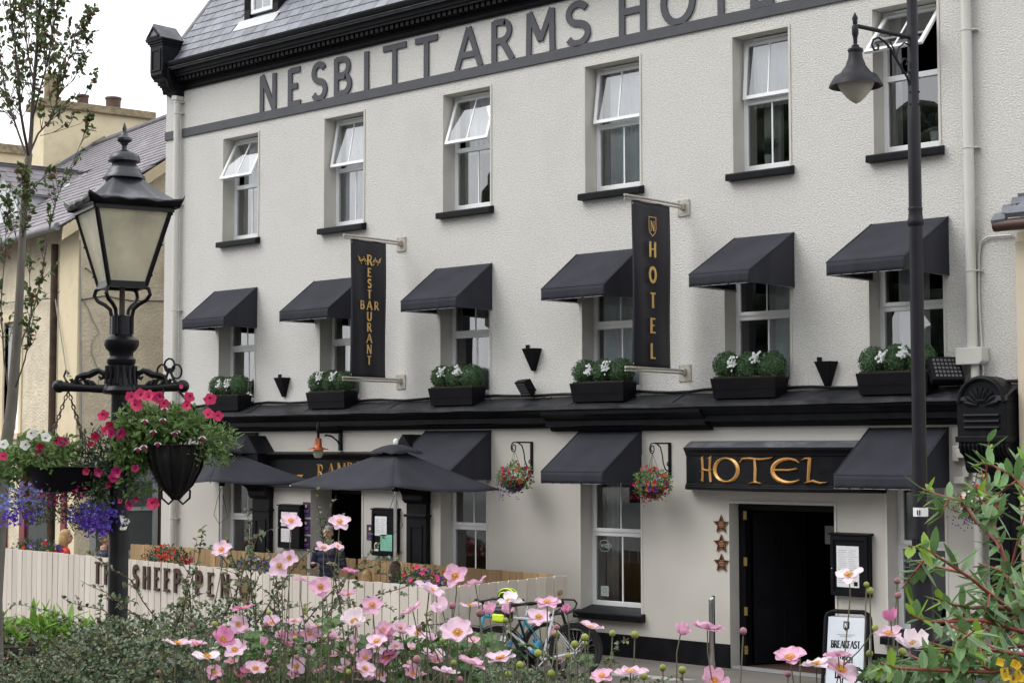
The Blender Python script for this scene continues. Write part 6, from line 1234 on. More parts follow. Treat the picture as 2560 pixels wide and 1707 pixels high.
# ================================================================== people in the beer garden
M_skin = mat('skin', (.50, .30, .22), .55, .08, 20)
def person(label, loc, face, seated, jk, tr, hair, hstyle='short', hgt=1.72, hands=False, hood=None):
    """built facing -y in local space, feet at z=0, then turned"""
    t = thing('person', label, 'person', (0, 0, 0)); k = hgt/1.75; B = lambda mb, nm, m, par=t, vox=.014, **q: rem(mb.build(nm, m, par, local=True, smooth='all', **q), vox)
    def rem(o, vox):
        if vox:
            r_ = o.modifiers.new('skin', 'REMESH'); r_.mode = 'VOXEL'; r_.voxel_size = vox*k; r_.use_smooth_shade = True
            s_ = o.modifiers.new('soft', 'SMOOTH'); s_.iterations = 3
        return o
    V = lambda x, y, z: Vector((x, y, z))*k
    hip = .52 if seated else .95; sh = hip+.50; lean = -.04 if seated else -.03
    neck = V(0, lean, sh+.06); head = V(0, lean-.03, sh+.24)
    if seated:
        legs = [[V(s*.09, 0, hip), V(s*.11, -.42, hip+.02), V(s*.11, -.44, .10), V(s*.11, -.54, .05)] for s in (-1, 1)]
        arms = [[V(s*.185, lean, sh), V(s*.25, -.10, sh-.27), V(s*.14, -.34, sh-.22)] for s in (-1, 1)]
    else:
        legs = [[V(s*.09, 0, hip), V(s*.10, -.03, .50), V(s*.10, .02, .09), V(s*.10, -.10, .05)] for s in (-1, 1)]
        arms = [[V(s*.19, lean, sh), V(s*.26, -.02, sh-.28), V(s*.17, -.26, sh-.22)] for s in (-1, 1)]
    def trunk(mb, e):
        for z, rx, ry in ((hip, .155, .115), (hip+.10, .145, .105), (hip+.2, .145, .105), (hip+.32, .165, .115), (hip+.42, .175, .11), (hip+.49, .15, .085)):
            f = (z-hip)/.5; mb.ball(V(0, lean*f, z), ((rx+e)*k, (ry+e)*k, .10*k), 14, 8)
    body = MB(); trunk(body, -.01)
    body.tube([neck-V(0, 0, .08), neck+V(0, -.01, .08)], .055*k, 10)
    body.ball(head+V(0, .012, .03), (.074*k, .094*k, .095*k), 16, 10); body.ball(head+V(0, -.025, -.045), (.058*k, .065*k, .07*k), 14, 8)
    body.ball(head+V(0, -.098, -.012), (.013*k, .018*k, .026*k), 8, 6); body.ball(head+V(0, -.085, -.06), (.028*k, .012*k, .010*k), 8, 6)
    for s in (-1, 1): body.ball(head+V(s*.076, .01, -.01), (.010*k, .022*k, .032*k), 8, 6); body.ball(head+V(s*.03, -.082, .028), (.02*k, .012*k, .008*k), 8, 6)
    for L, s in zip(legs, (-1, 1)): body.tube(L[:3], [.08*k, .055*k, .04*k], 10); body.ball((L[2]+L[3])/2, (.042*k, .10*k, .04*k), 10, 6)
    for A, s in zip(arms, (-1, 1)):
        body.tube(A, [.045*k, .04*k, .03*k], 10); d = (A[2]-A[1]).normalized(); pal = A[2]+d*.05*k
        body.ball(pal, (.035*k, .048*k, .022*k), 10, 6)
        for j, (o, ln) in enumerate(((-.028, .06), (-.01, .072), (.01, .068), (.027, .052))):
            p = pal+Vector((o*k, 0, 0))+d*.035*k; body.tube([p, p+d*ln*.55*k+V(0, 0, -.006), p+d*ln*k+V(0, 0, -.025)], [.0095*k, .009*k, .008*k], 6)
        p = pal+Vector((-s*.035*k, 0, 0)); body.tube([p, p+d*.025*k+Vector((-s*.02*k, 0, .0)), p+d*.05*k+Vector((-s*.022*k, 0, -.01*k))], [.011*k, .010*k, .008*k], 6)
    B(body, 'body', M_skin, vox=.008 if hands else .012)
    for s in (-1, 1): B(MB().ball(head+V(s*.030, -.090, .014), .0085*k, 8, 6), 'eye', mat('dark eye', (.02, .015, .012), .2), vox=0)
    j = MB(); trunk(j, .018)
    for A in arms: j.ball(A[0]+V(0, 0, -.01), .068*k, 10, 8); j.tube([A[0], A[1], A[2]-(A[2]-A[1])*.06], [.064*k, .056*k, .045*k], 10)
    j.lathe([(.075*k, 0), (.07*k, .06*k)], neck-V(0, -.005, .05), 14); B(j, 'jacket', jk)
    if hood: B(MB().ball(neck+V(0, .07, .0), (.12*k, .07*k, .06*k), 12, 8), 'hood', hood)
    tm = MB(); tm.ball(V(0, 0, hip+.02), (.165*k, .125*k, .11*k), 14, 8)
    for L in legs: tm.tube(L[:3], [.095*k, .072*k, .058*k], 10)
    B(tm, 'trousers', tr)
    for L in legs: B(MB().ball((L[2]+L[3])/2+V(0, -.005, -.008), (.048*k, .115*k, .046*k), 12, 8), 'shoe', mat('dark shoe', (.02, .018, .016), .5), vox=0)
    if hair:
        h = MB(); c = head+V(0, .018, .045)
        h.ball(c, (.082*k, .098*k, .090*k), 16, 10)
        if hstyle == 'long': h.ball(head+V(0, .075, -.06), (.085*k, .05*k, .14*k), 12, 8); h.ball(head+V(.065, .03, -.05), (.03*k, .05*k, .12*k), 10, 6); h.ball(head+V(-.065, .03, -.05), (.03*k, .05*k, .12*k), 10, 6)
        # keep the face free
        h.v = [q if not (q[1] < (head.y-.045*k) and q[2] < head.z+.055*k) else (q[0], head.y-.03*k, max(q[2], head.z+.03*k)) for q in h.v]
        B(h, 'hair', hair, vox=.012)
    t.location = loc; t.rotation_euler = (0, 0, face+math.pi/2); return t
J = lambda n, c: mat('cloth '+n, c, .85, .15, 14, bump=.3, bs=30, bd=.006)
jn, jc, jb, jd = J('navy', (.018, .022, .05)), J('coral', (.62, .06, .05)), J('denim blue', (.05, .08, .20)), J('black', (.014, .014, .018))
Hb = {n: mat('hair '+n, c, .6, .25, 40, stretch=(1, 1, .2)) for n, c in dict(blond=(.40, .26, .11), grey=(.20, .19, .18), brown=(.06, .03, .018), dark=(.025, .014, .010), fair=(.30, .18, .08)).items()}
tocam = lambda p: math.atan2(CAM.y-p.y, CAM.x-p.x)
M_bench = mat('bench timber', (.24, .16, .085), .8, .2, 9, stretch=(1, 1, .2))
def bench(x, y, l):
    t = thing('bench', l, 'bench', (x, y, 0), group='benches in the beer garden')
    for o in (-.12, 0, .12): MB().box(x-.55, x+.55, y+o-.05, y+o+.05, .42, .455).build('seat_board', M_bench, t, bevel=.004)
    for s in (-1, 1):
        for q in (-1, 1): MB().box(x+s*.45-.03, x+s*.45+.03, y+q*.13-.03, y+q*.13+.03, 0, .42).build('leg', M_bench, t)
def sit(px, py, Y, label, turn, *a, **k):
    q = U(px, py, Y); top = q.z; h = min(1.86, max(1.35, top/1.392*1.75))
    person(label, (q.x, q.y, top-(.52+.5+.24+.132)*h/1.75), turn, True, *a, hgt=h, **k); return q
PPL = [((155, 1322), -1.9, 'seated woman with long blonde hair in a coral jacket with maroon hood', R(60), jc, jd, Hb['blond'], dict(hstyle='long', hood=J('maroon', (.07, .01, .02)))),
       ((252, 1328), -1.8, 'seated grey haired man in a navy jacket seen from behind', R(70), jn, jd, Hb['grey'], {}),
       ((282, 1345), -2.2, 'seated person in a coral top half hidden by the lantern post', R(20), jc, jd, Hb['fair'], {}),
       ((700, 1376), -1.9, 'seated man with short grey hair and blue jacket near the standing man', R(50), jb, jd, Hb['grey'], {}),
       ((655, 1400), -2.3, 'fair haired seated child beside the man in the blue jacket', R(80), J('sand', (.35, .26, .16)), jd, Hb['blond'], dict(hstyle='long')),
       ((915, 1424), -2.5, 'seated diner with light brown hair below the larger parasol', R(120), J('tan', (.28, .17, .10)), jd, Hb['fair'], dict(hstyle='long')),
       ((983, 1402), -2.1, 'seated diner with dark brown hair and blue top under the larger parasol', R(100), jb, jd, Hb['brown'], dict(hstyle='long')),
       ((1124, 1408), -2.2, 'seated woman with streaked fair hair by the fence corner trough', R(110), J('rust', (.40, .14, .08)), jd, Hb['fair'], dict(hstyle='long'))]
for i, ((px, py), Y, l, turn, jk, tr, hr, kw) in enumerate(PPL): sit(px, py, Y, l, turn, jk, tr, hr, **kw)
for px, Y, l in ((200, -1.9, 'timber bench under the coral and navy clad diners'), (678, -2.05, 'timber bench under the man and child'), (945, -2.25, 'timber bench under the diners below the parasol'), (1124, -2.2, 'timber bench under the woman by the corner trough')): q = U(px, 1400, Y); bench(q.x, q.y, l)
q = U(823, 1312, -1.5); mh = q.z/1.75*1.75
person('man standing in a dark quilted jacket in front of the bar door', (q.x, q.y, 0), tocam(q)-.35, False, jn, jd, Hb['grey'], hgt=mh*1.75/(.95+.5+.24+.132), hands=True)
# ================================================================== sapling
M_bark = mat('birch bark', (.13, .118, .10), .85, .25, 14, bump=.4, bs=30, bd=.005, stretch=(1, 1, .4)); M_twig = mat('purple twig', (.065, .045, .042), .7, .2, 20)
M_tl = mat('sapling leaf', (.07, .115, .03), .45, .5, 9, trans=.3); M_tl2 = mat('bronze leaf', (.13, .06, .03), .5, .4, 9, trans=.3)
TD = 8.5; rn = random.Random(14)
tree = thing('sapling_tree', 'slender young tree with sparse bronze green leaves on upright branches', 'tree', P(-8, 1919, TD))
tp = lambda x, y, d=0: P(x, y, TD+d)
MB().tube([tp(-8, 1925), tp(-14, 1500), tp(10, 1150), tp(29, 1020), tp(40, 880), tp(47, 777), tp(54, 632), tp(60, 520), tp(66, 450), tp(73, 385)], [.045, .040, .032, .029, .024, .022, .0185, .0175, .0165, .017], 12).build('trunk', M_bark, tree, smooth=True)
lf1, lf2 = MB(), MB(); tw = MB()
def tleaf(p, d):
    (leaf)(lf1 if rn.random() < .82 else lf2, p, d, (rv3(rn)+Vector((0, 0, .8))).normalized(), rn.uniform(.022, .042), rn.uniform(.014, .026), .18)
def tbranch(pts, r0_, r1_, dens, tl=.28, nm=True, lo=.25):
    pts = [tp(x, y, d) for x, y, d in pts]; n = len(pts); r0_ *= .62; r1_ *= .7
    MB().tube(pts, [r0_+(r1_-r0_)*i/(n-1) for i in range(n)], 8).build('branch', M_twig, tree, smooth=True)
    L = sum((b-a).length for a, b in zip(pts, pts[1:]))
    for q in range(int(L*dens*2.3)):
        u = lo+(1-lo)*rn.random(); s = u*(n-1); i = min(n-2, int(s)); p = pts[i].lerp(pts[i+1], s-i); ax = (pts[i+1]-pts[i]).normalized()
        d = (ax*.9+rv3(rn)*.75+Vector((0, 0, .25))).normalized(); ln = tl*rn.uniform(.35, 1)*(1.15-u*.5)
        e = p+d*ln+Vector((0, 0, .03)); mid = p.lerp(e, .5)+rv3(rn)*.01; tw.tube([p, mid, e], [.0024, .0018, .001], 4, False)
        for k in range(rn.randint(4, 8)): v = p.lerp(e, .25+.75*rn.random()); tleaf(v, (d*.5+rv3(rn)).normalized())
tbranch([(73, 390, 0), (78, 330, .02), (84, 223, .03), (92, 120, .0), (99, 32, 0), (103, -60, 0), (106, -160, .05)], .020, .006, 24)
tbranch([(73, 395, 0), (60, 330, -.1), (50, 271, -.15), (47, 190, -.2), (38, 120, -.2), (28, 40, -.25), (22, -50, -.3)], .014, .004, 20)
tbranch([(70, 400, 0), (45, 330, .1), (18, 250, .2), (4, 170, .25), (-12, 80, .3)], .011, .003, 18)
tbranch([(74, 385, 0), (95, 335, .05), (127, 300, .1), (150, 230, .15), (172, 145, .2), (195, 65, .25)], .010, .002, 22, .24)
tbranch([(80, 300, .03), (100, 225, -.1), (122, 145, -.15), (135, 60, -.15), (143, 15, -.2)], .009, .002, 22)
tbranch([(172, 150, .2), (190, 120, .2), (215, 60, .22), (235, 38, .25)], .004, .0015, 16, .12); tbranch([(150, 230, .15), (185, 200, .2), (205, 150, .2), (225, 100, .25)], .004, .0015, 16, .14); tbranch([(127, 300, .1), (160, 280, .1), (195, 262, .1), (240, 192, .1)], .003, .001, 7, .10)
tbranch([(86, 215, .03), (70, 140, .15), (62, 60, .2), (60, -20, .2)], .008, .002, 22)
tbranch([(100, 340, .1), (140, 330, .1), (200, 310, .15), (232, 285, .15)], .003, .001, 4, .10)
tbranch([(30, 960, 0), (55, 850, .05), (80, 788, .1), (105, 690, .1), (120, 588, .15), (140, 500, .2), (185, 400, .2), (230, 290, .2)], .009, .0015, 9, .14)
tbranch([(35, 980, 0), (62, 900, -.1), (70, 860, -.1), (78, 780, -.15), (74, 700, -.15), (76, 600, -.15)], .007, .002, 9, .13)
tbranch([(29, 1020, 0), (10, 900, .1), (2, 760, .1), (12, 640, .15), (18, 520, .15)], .008, .002, 8, .14); tbranch([(60, 520, 0), (80, 480, -.1), (110, 440, -.1), (150, 400, -.12)], .004, .001, 8, .12); tbranch([(54, 640, 0), (30, 560, .05), (15, 480, .05)], .004, .001, 10, .12)
tbranch([(56, 600, 0), (66, 540, -.1), (60, 490, -.1), (55, 430, -.1)], .004, .001, 30, .12, lo=.0)
tag(tw.build('twigs', M_twig, tree, fix=False), kind='stuff')
tag(lf1.build('foliage', M_tl, tree, fix=False), kind='stuff'); tag(lf2.build('bronze_foliage', M_tl2, tree, fix=False), kind='stuff')
# ================================================================== cotoneaster
M_cl = mat('cotoneaster leaf', (.085, .122, .058), .33, .55, 30, trans=.2); M_cl2 = mat('young cotoneaster leaf', (.15, .14, .05), .5, .35, 14, trans=.25); M_cs = mat('red brown stem', (.085, .028, .022), .6, .25, 20)
rn = random.Random(33); CD = 5.6
sh = thing('cotoneaster_shrub', 'arching cotoneaster with tiny grey green leaves on red brown stems', 'shrub', at(5.5, -1.0, TZ))
TOP = [(-150, 1760), (0, 1700), (80, 1662), (140, 1622), (200, 1592), (260, 1560), (330, 1552), (420, 1540), (540, 1538), (650, 1562), (760, 1588), (900, 1615), (1050, 1630), (1250, 1650), (1400, 1690)]
def topy(x):
    for (a, b), (c, d) in zip(TOP, TOP[1:]):
        if a <= x <= c: return b+(d-b)*(x-a)/(c-a)
    return 1720
def mound(lat, d):      # height of the shrub over the terrace
    x = 1280+lat/CD*F_PX; crest = CAM.z-(topy(x)-1119)/F_PX*CD
    f = 1-abs((d-CD)/(1.5 if d < CD else .9))**2.2
    return TZ+(crest-TZ)*max(.0, f)
cl, cl2, cs = MB(), MB(), MB()
def cleaf(p, d, young=False): leaf(cl2 if young else cl, p, d, (rv3(rn)*.7+Vector((0, 0, 1))-fh*.3).normalized(), rn.uniform(.013, .022), rn.uniform(.009, .014), .2)
def sprig(pts, r0_, step=.014, leaves=True, tipy=True):
    n = len(pts); cs.tube(pts, [r0_*(1-.75*i/(n-1)) for i in range(n)], 5, False)
    for i in range(n-1):
        a, b = pts[i], pts[i+1]; L = (b-a).length; k = max(1, int(L/step)); ax = (b-a).normalized()
        for q in range(k):
            p = a.lerp(b, (q+rn.random()*.5)/k)
            for s in (0, 1):
                if rn.random() < .8: cleaf(p, (ax*.45+rv3(rn)).normalized(), tipy and (i >= n-2 and rn.random() < .5))
def arch(p, d, L, droop, n=7):
    pts = [p.copy()]; d = d.normalized()
    for i in range(n): d = (d+Vector((0, 0, -droop/n))+rv3(rn)*.06).normalized(); pts.append(pts[-1]+d*(L/n))
    return pts
for i in range(760):    # arching branches all over the mound
    lat, d = rn.uniform(-1.85, .3), CD+rn.uniform(-1.4, .5); z = mound(lat, d)
    if z < TZ+.15: continue
    p = at(d, lat, z-rn.uniform(.05, .22)); dr = Vector((0, 0, rn.uniform(.25, .8)))+rh*rn.uniform(-1, 1)-fh*rn.uniform(-.3, .9)
    sprig(arch(p, dr, rn.uniform(.15, .42), rn.uniform(.6, 1.5)), .0019, .012)
for i in range(34000):   # dense shell
    lat, d = rn.uniform(-1.9, .35), CD+rn.uniform(-1.45, .6); z = mound(lat, d)
    if z < TZ+.08: continue
    k = rn.random(); p = at(d, lat, z+.02-.16*k*k-.03*noise.noise(Vector((lat*5, d*5, 1)))*2)
    cleaf(p, (rv3(rn)+Vector((0, 0, .2))).normalized(), rn.random() < .06)
for tx, ty, bx, by, dd in ((789, 1214, 860, 1560, 4.6), (614, 1272, 640, 1560, 4.7), (506, 1315, 430, 1590, 4.8), (650, 1317, 560, 1540, 4.9), (664, 1368, 700, 1560, 4.8), (154, 1493, 330, 1600, 4.9), (201, 1450, 420, 1590, 5.0), (216, 1380, 400, 1560, 5.0), (560, 1345, 590, 1560, 4.7), (863, 1283, 640, 1560, 4.9), (1010, 1380, 760, 1560, 4.6), (960, 1340, 800, 1570, 4.8), (450, 1445, 480, 1560, 4.6), (720, 1430, 690, 1570, 4.5), (1200, 1590, 900, 1640, 4.3), (60, 1600, 200, 1660, 4.6), (10, 1640, 180, 1690, 4.4), (880, 1500, 700, 1600, 4.6), (1080, 1440, 820, 1580, 4.7), (610, 1400, 640, 1560, 4.6), (1130, 1550, 900, 1640, 4.4), (480, 1380, 455, 1560, 4.7)):
    dd += .5; a, b = P(bx, by, dd), P(tx, ty, dd+rn.uniform(-.1, .1)); m = a.lerp(b, .5)+Vector((0, 0, .03))+rh*rn.uniform(-.03, .03)
    pts = [a, a.lerp(m, .5)+rv3(rn)*.008, m, m.lerp(b, .35)+rv3(rn)*.01, m.lerp(b, .7)+rv3(rn)*.008, b]; sprig(pts, .0024, .013)
    for k in range(3): p = a.lerp(b, .3+.2*k); sprig(arch(p, (b-a).normalized()+rv3(rn)*1.2, rn.uniform(.05, .13), .4, 4), .0016, .014)
tag(cs.build('stems', M_cs, sh, fix=False), kind='stuff'); tag(cl.build('foliage', M_cl, sh, fix=False), kind='stuff'); tag(cl2.build('young_foliage', M_cl2, sh, fix=False), kind='stuff')
core = MB(); core.grid(lambda u, v: at(CD-1.45+2.1*v, -1.9+2.3*u, max(TZ-.05, mound(-1.9+2.3*u, CD-1.45+2.1*v)-.17)), 30, 16); core.build('inner_shade', mat('painted shrub shade', (.02, .022, .014), .95, .4, 20), sh, fix=False)  # dark sheet under the leaves, coloured to stand in for inner shade
# ================================================================== japanese anemones
M_ap = [mat('pink petal %d' % i, c, .5, .10, 60, trans=.35) for i, c in enumerate(((.78, .46, .62), (.82, .60, .73), (.70, .27, .48), (.86, .75, .81)))]
M_ay = mat('orange stamen', (.75, .30, .02), .6, .25, 60); M_ag = mat('lime boss', (.34, .38, .05), .6, .2, 60); M_as = mat('anemone stem', (.115, .115, .07), .6, .3, 15); M_bud = mat('mauve bud', (.26, .11, .13), .6, .3, 30); M_gb = mat('green seed head', (.22, .25, .05), .6, .3, 30); M_al = mat('anemone leaf', (.085, .155, .05), .5, .4, 10, trans=.3)
rn = random.Random(99)
def petal_mesh(i, w_=.82, cup=.25, wav=.04):
    m = MB()
    def f(u, v):
        wd = w_*math.sin(math.pi*(.07+.74*v**.9))**.62; x = (u-.5)*wd; tip = -.26*abs(2*u-1)**2*v**2+.02*math.sin(u*9+i)*v
        return Vector((x, .10+v*.92+tip, cup*v*v-.18*cup*math.sin(math.pi*u)*v+wav*math.sin(u*6.3+i*2)*v*v+.10*(2*u-1)**2*v))
    m.grid(f, 6, 7); return m
PM = [[petal_mesh(i, .86+.10*(i % 2), c, .04).mesh('petal', M_ap[k], 'all', fix=False) for i in range(2)] for k in range(4) for c in (.12, .55)]   # index k*2+cupped
PM3 = [[petal_mesh(i, .95, 1.0, .03).mesh('petal', M_ap[k], 'all', fix=False) for i in range(2)] for k in range(4)]
m = MB()
for i in range(46):
    a = i*2.4; r_ = .10+.17*math.sqrt(i/46); m.tube([(.06*math.cos(a), .06*math.sin(a), .0), (r_*math.cos(a), r_*math.sin(a), .10+.03*math.sin(i))], .008, 3, False); m.ball((r_*math.cos(a), r_*math.sin(a), .11+.03*math.sin(i)), .028, 5, 3)
ME_st = m.mesh('stamens', M_ay, fix=False); ME_bo = MB().ball((0, 0, .07), .09, 10, 7).mesh('boss', M_ag, 'all'); ME_bud = MB().lathe([(.002, -.5), (.35, -.42), (.5, -.1), (.46, .2), (.25, .45), (.0, .52)], (0, 0, 0), 10).mesh('bud', M_bud, 'all'); ME_gb = MB().ball((0, 0, 0), .5, 10, 7).mesh('seed_head', M_gb, 'all')
m = MB()
def lobe(m, a, L, W):
    ca, sa = math.cos(a), math.sin(a); n = 8
    def f(u, v):
        t_ = u; wd = W*math.sin(math.pi*(.06+.92*t_))**.8*(1+.22*math.sin(t_*26)); y = L*t_; x = (v-.5)*wd; z = .14*abs(2*v-1)-.25*t_*t_+.03*math.sin(t_*20+v*7)
        return Vector((x*ca-y*sa, x*sa+y*ca, z))
    m.grid(f, 16, 4)
for a in (-1.15, 0, 1.15): lobe(m, a, 1.0, .62)
ME_leaf = m.mesh('leaf', M_al, 'all', fix=False)
def anemone(px, py, r8, style, tint, depth=None, stem_dx=0, buds=1, label=None):
    """style: 'face' towards viewer, 'up' flat to the sky seen from the side, 'tilt' between, 'cup' half closed, 'drop' with few petals"""
    rs = r8; depth = depth or max(2.8, min(4.1, .0265/rs*F_PX)); R_ = rs/F_PX*depth*1.04
    p = P(px, py, depth); v = (CAM-p).normalized(); upv = Vector((0, 0, 1))
    n = {'face': v*1.0+upv*.25, 'tilt': v*.55+upv*.75, 'up': v*.12+upv, 'cup': v*.35+upv*.7, 'drop': v*.3+upv*.9}[style]+rv3(rn)*.22; n = (n+rh*rn.uniform(-.25, .25)).normalized()
    hgt_ = p.z-TZ; base = Vector((p.x, p.y, TZ))+rh*(stem_dx+rn.gauss(0, .10))+fh*rn.uniform(-.05, .15)
    t = thing('anemone', label, 'flower', base, group='pink anemones in the terrace bed')
    neck_ = p-n*R_*.05; pts = [base, base.lerp(p, .3)+rv3(rn)*.03, base.lerp(p, .55)+rv3(rn)*.03, base.lerp(p, .78)+rv3(rn)*.02, p.lerp(base, .1)-n*.015, p.lerp(base, .02)-n*.02, neck_]
    st_ = MB().tube(pts, [.0024, .0020, .0018, .0016, .0014, .0013, .0013], 6, False).build('stem', M_as, t, smooth='all', fix=False)
    q = n.to_track_quat('Z', 'Y'); k = 5 if style == 'drop' else rn.choice((5, 6, 6)); o = rn.random()*6
    ms = PM3[tint] if style == 'cup' else PM[tint*2+(0 if style in ('face', 'up') else rn.choice((0, 0, 1)))]
    for i in range(k):
        if style == 'drop' and i in (1, 3): continue
        ang = o+6.2832*i/k+rn.uniform(-.14, .14); ob = bpy.data.objects.new('petal', ms[i % 2]); COL.objects.link(ob); ob.parent = t
        qq = q @ Matrix.Rotation(ang, 3, 'Z').to_quaternion() @ Matrix.Rotation(rn.uniform(-.22, .30)+(.0 if i % 2 else .05), 3, 'X').to_quaternion()
        ob.rotation_mode = 'QUATERNION'; ob.rotation_quaternion = qq; s_ = R_*rn.uniform(.95, 1.15)*(.8 if style == 'cup' else 1); ob.scale = (s_, s_, s_); ob.location = p+n*(.0008*(i % 2))-base
    if style != 'cup' or True:
        for me in (ME_st, ME_bo):
            ob = bpy.data.objects.new(me.name, me); COL.objects.link(ob); ob.parent = t; ob.rotation_mode = 'QUATERNION'; ob.rotation_quaternion = q; ob.scale = (R_*(1.15 if me is ME_st else 1.2),)*3; ob.location = p-base+n*R_*.02
    for b in range(buds):
        s = pts[3].lerp(pts[4], rn.uniform(.0, .9)); e = s+Vector((0, 0, rn.uniform(.04, .13)))+rh*rn.choice((-1, 1))*rn.uniform(.02, .08)+fh*rn.uniform(-.04, .04)
        MB().tube([s, s.lerp(e, .5)+rv3(rn)*.008, e], [.0016, .0014, .0013], 5, False).build('side_stem', M_as, t, smooth='all', fix=False); g_ = rn.random() < .45
        ob = bpy.data.objects.new('bud', ME_gb if g_ else ME_bud); COL.objects.link(ob); ob.parent = t; z_ = rn.uniform(.009, .016); ob.scale = (z_, z_, z_*(1 if g_ else 1.1)); ob.location = e-base+Vector((0, 0, z_*.3))
    for b in range(rn.choice((1, 2, 2))):
        u = rn.uniform(.35, .72); s = base.lerp(p, u); ob = bpy.data.objects.new('leaf', ME_leaf); COL.objects.link(ob); ob.parent = t; z_ = rn.uniform(.035, .065); ob.scale = (z_,)*3
        ob.location = s-base; ob.rotation_euler = (rn.uniform(-.2, .6), rn.uniform(-.4, .4), rn.random()*6.28)
    return t
R8 = [(330, 160, 55, 'tilt', 1), (700, 5, 55, 'tilt', 1), (960, 10, 55, 'tilt', 1), (640, 245, 58, 'face', 1), (690, 200, 44, 'face', 1), (875, 150, 48, 'tilt', 1), (950, 140, 30, 'tilt', 1), (1015, 280, 46, 'up', 2), (860, 355, 58, 'face', 0), (755, 320, 48, 'up', 0), (1010, 400, 52, 'up', 0), (1135, 455, 58, 'face', 0),
      (440, 475, 55, 'up', 2), (420, 555, 50, 'face', 1), (595, 550, 45, 'tilt', 1), (715, 540, 50, 'up', 1), (800, 605, 45, 'face', 0), (650, 615, 35, 'tilt', 1), (335, 640, 62, 'tilt', 2), (400, 695, 58, 'tilt', 1), (548, 660, 34, 'cup', 0), (95, 660, 65, 'drop', 1), (250, 730, 70, 'drop', 3), (290, 815, 55, 'tilt', 0), (510, 795, 58, 'tilt', 1), (580, 715, 24, 'cup', 0), (730, 780, 50, 'face', 1), (930, 630, 42, 'up', 0), (1040, 545, 68, 'tilt', 3),
      (1190, 590, 55, 'tilt', 0), (1160, 650, 62, 'tilt', 1), (1260, 675, 42, 'tilt', 1), (1100, 735, 45, 'tilt', 0), (1210, 735, 50, 'tilt', 2), (1095, 795, 58, 'tilt', 1), (990, 775, 40, 'drop', 1), (1105, 850, 45, 'cup', 1), (1170, 830, 45, 'tilt', 1), (1380, 605, 65, 'drop', 1), (1350, 480, 68, 'up', 0), (1510, 480, 68, 'drop', 1), (1440, 375, 82, 'up', 1), (1580, 300, 66, 'face', 0), (1685, 340, 62, 'up', 0), (1590, 605, 86, 'tilt', 1), (1660, 460, 62, 'drop', 1), (1760, 495, 48, 'cup', 0), (1847, 490, 38, 'cup', 0), (1870, 437, 76, 'up', 3), (2025, 520, 62, 'tilt', 1), (2070, 440, 66, 'up', 0), (2175, 485, 32, 'cup', 2), (1820, 740, 82, 'up', 1), (1665, 765, 72, 'up', 0), (1530, 815, 70, 'up', 1), (1475, 755, 42, 'tilt', 0), (1350, 820, 45, 'tilt', 0), (1675, 645, 34, 'tilt', 0), (2110, 605, 24, 'cup', 2), (2300, 575, 66, 'up', 1)]
for i in range(56): R8.append((rn.uniform(180, 1500), rn.uniform(560, 860), rn.uniform(22, 40), rn.choice(('tilt', 'tilt', 'up', 'up', 'drop', 'cup')), rn.choice((0, 1, 1, 2, 3))))
def flabel(x, y, s, tn):
    a = ('mid pink', 'soft pink', 'deep rose', 'nearly white')[tn]; b = {'face': 'anemone turned to show its golden centre', 'tilt': 'anemone with open tilted petals', 'up': 'sky facing anemone seen edge on', 'cup': 'half closed anemone cup', 'drop': 'fading anemone missing petals'}[s]
    if x > 2180: w_ = 'before the lamp post window'
    elif x > 1900: w_ = 'before the A-board and menu case'
    elif x > 1660: w_ = 'before the ash post and doorway'
    elif x > 1440: w_ = 'before the black wall plinth'
    elif x > 1150: w_ = 'before the parked bicycles' if y < 1640 else 'low over the broad leaves by the bicycles'
    elif x > 900: w_ = 'against the fence corner boards' if y < 1560 else 'in the crowded middle of the bed'
    elif x > 640: w_ = 'up against the bar door and diners' if y < 1430 else ('against the painted fence boards' if y < 1560 else 'over the cotoneaster edge')
    else: w_ = 'above the cotoneaster twigs' if y < 1560 else 'low among the cotoneaster leaves'
    return a+' '+b+' '+w_
for x, y, r_, s, tn in R8: anemone(400+x*.4677, 1300+y*.4677, r_*.4677, s, tn, None, rn.uniform(-.05, .05), rn.choice((0, 1, 1, 2)), flabel(400+x*.4677, 1300+y*.4677, s, tn))
for x, y, r_, s, tn in ((1576, 1682, 46, 'up', 1), (1505, 1690, 30, 'tilt', 0), (1702, 1582, 24, 'cup', 0), (1769, 1573, 44, 'up', 0), (2122, 1438, 38, 'drop', 3), (2100, 1674, 48, 'tilt', 1), (2096, 1640, 34, 'up', 0), (2227, 1549, 25, 'cup', 2), (2222, 1585, 36, 'up', 1), (2285, 1611, 38, 'tilt', 3), (1975, 1645, 42, 'up', 0), (1785, 1702, 34, 'tilt', 0), (2040, 1660, 36, 'up', 3)): anemone(x, y, r_, s, tn, 3.4, rn.uniform(-.03, .05), rn.choice((1, 1, 2)), flabel(x, y, s, tn))
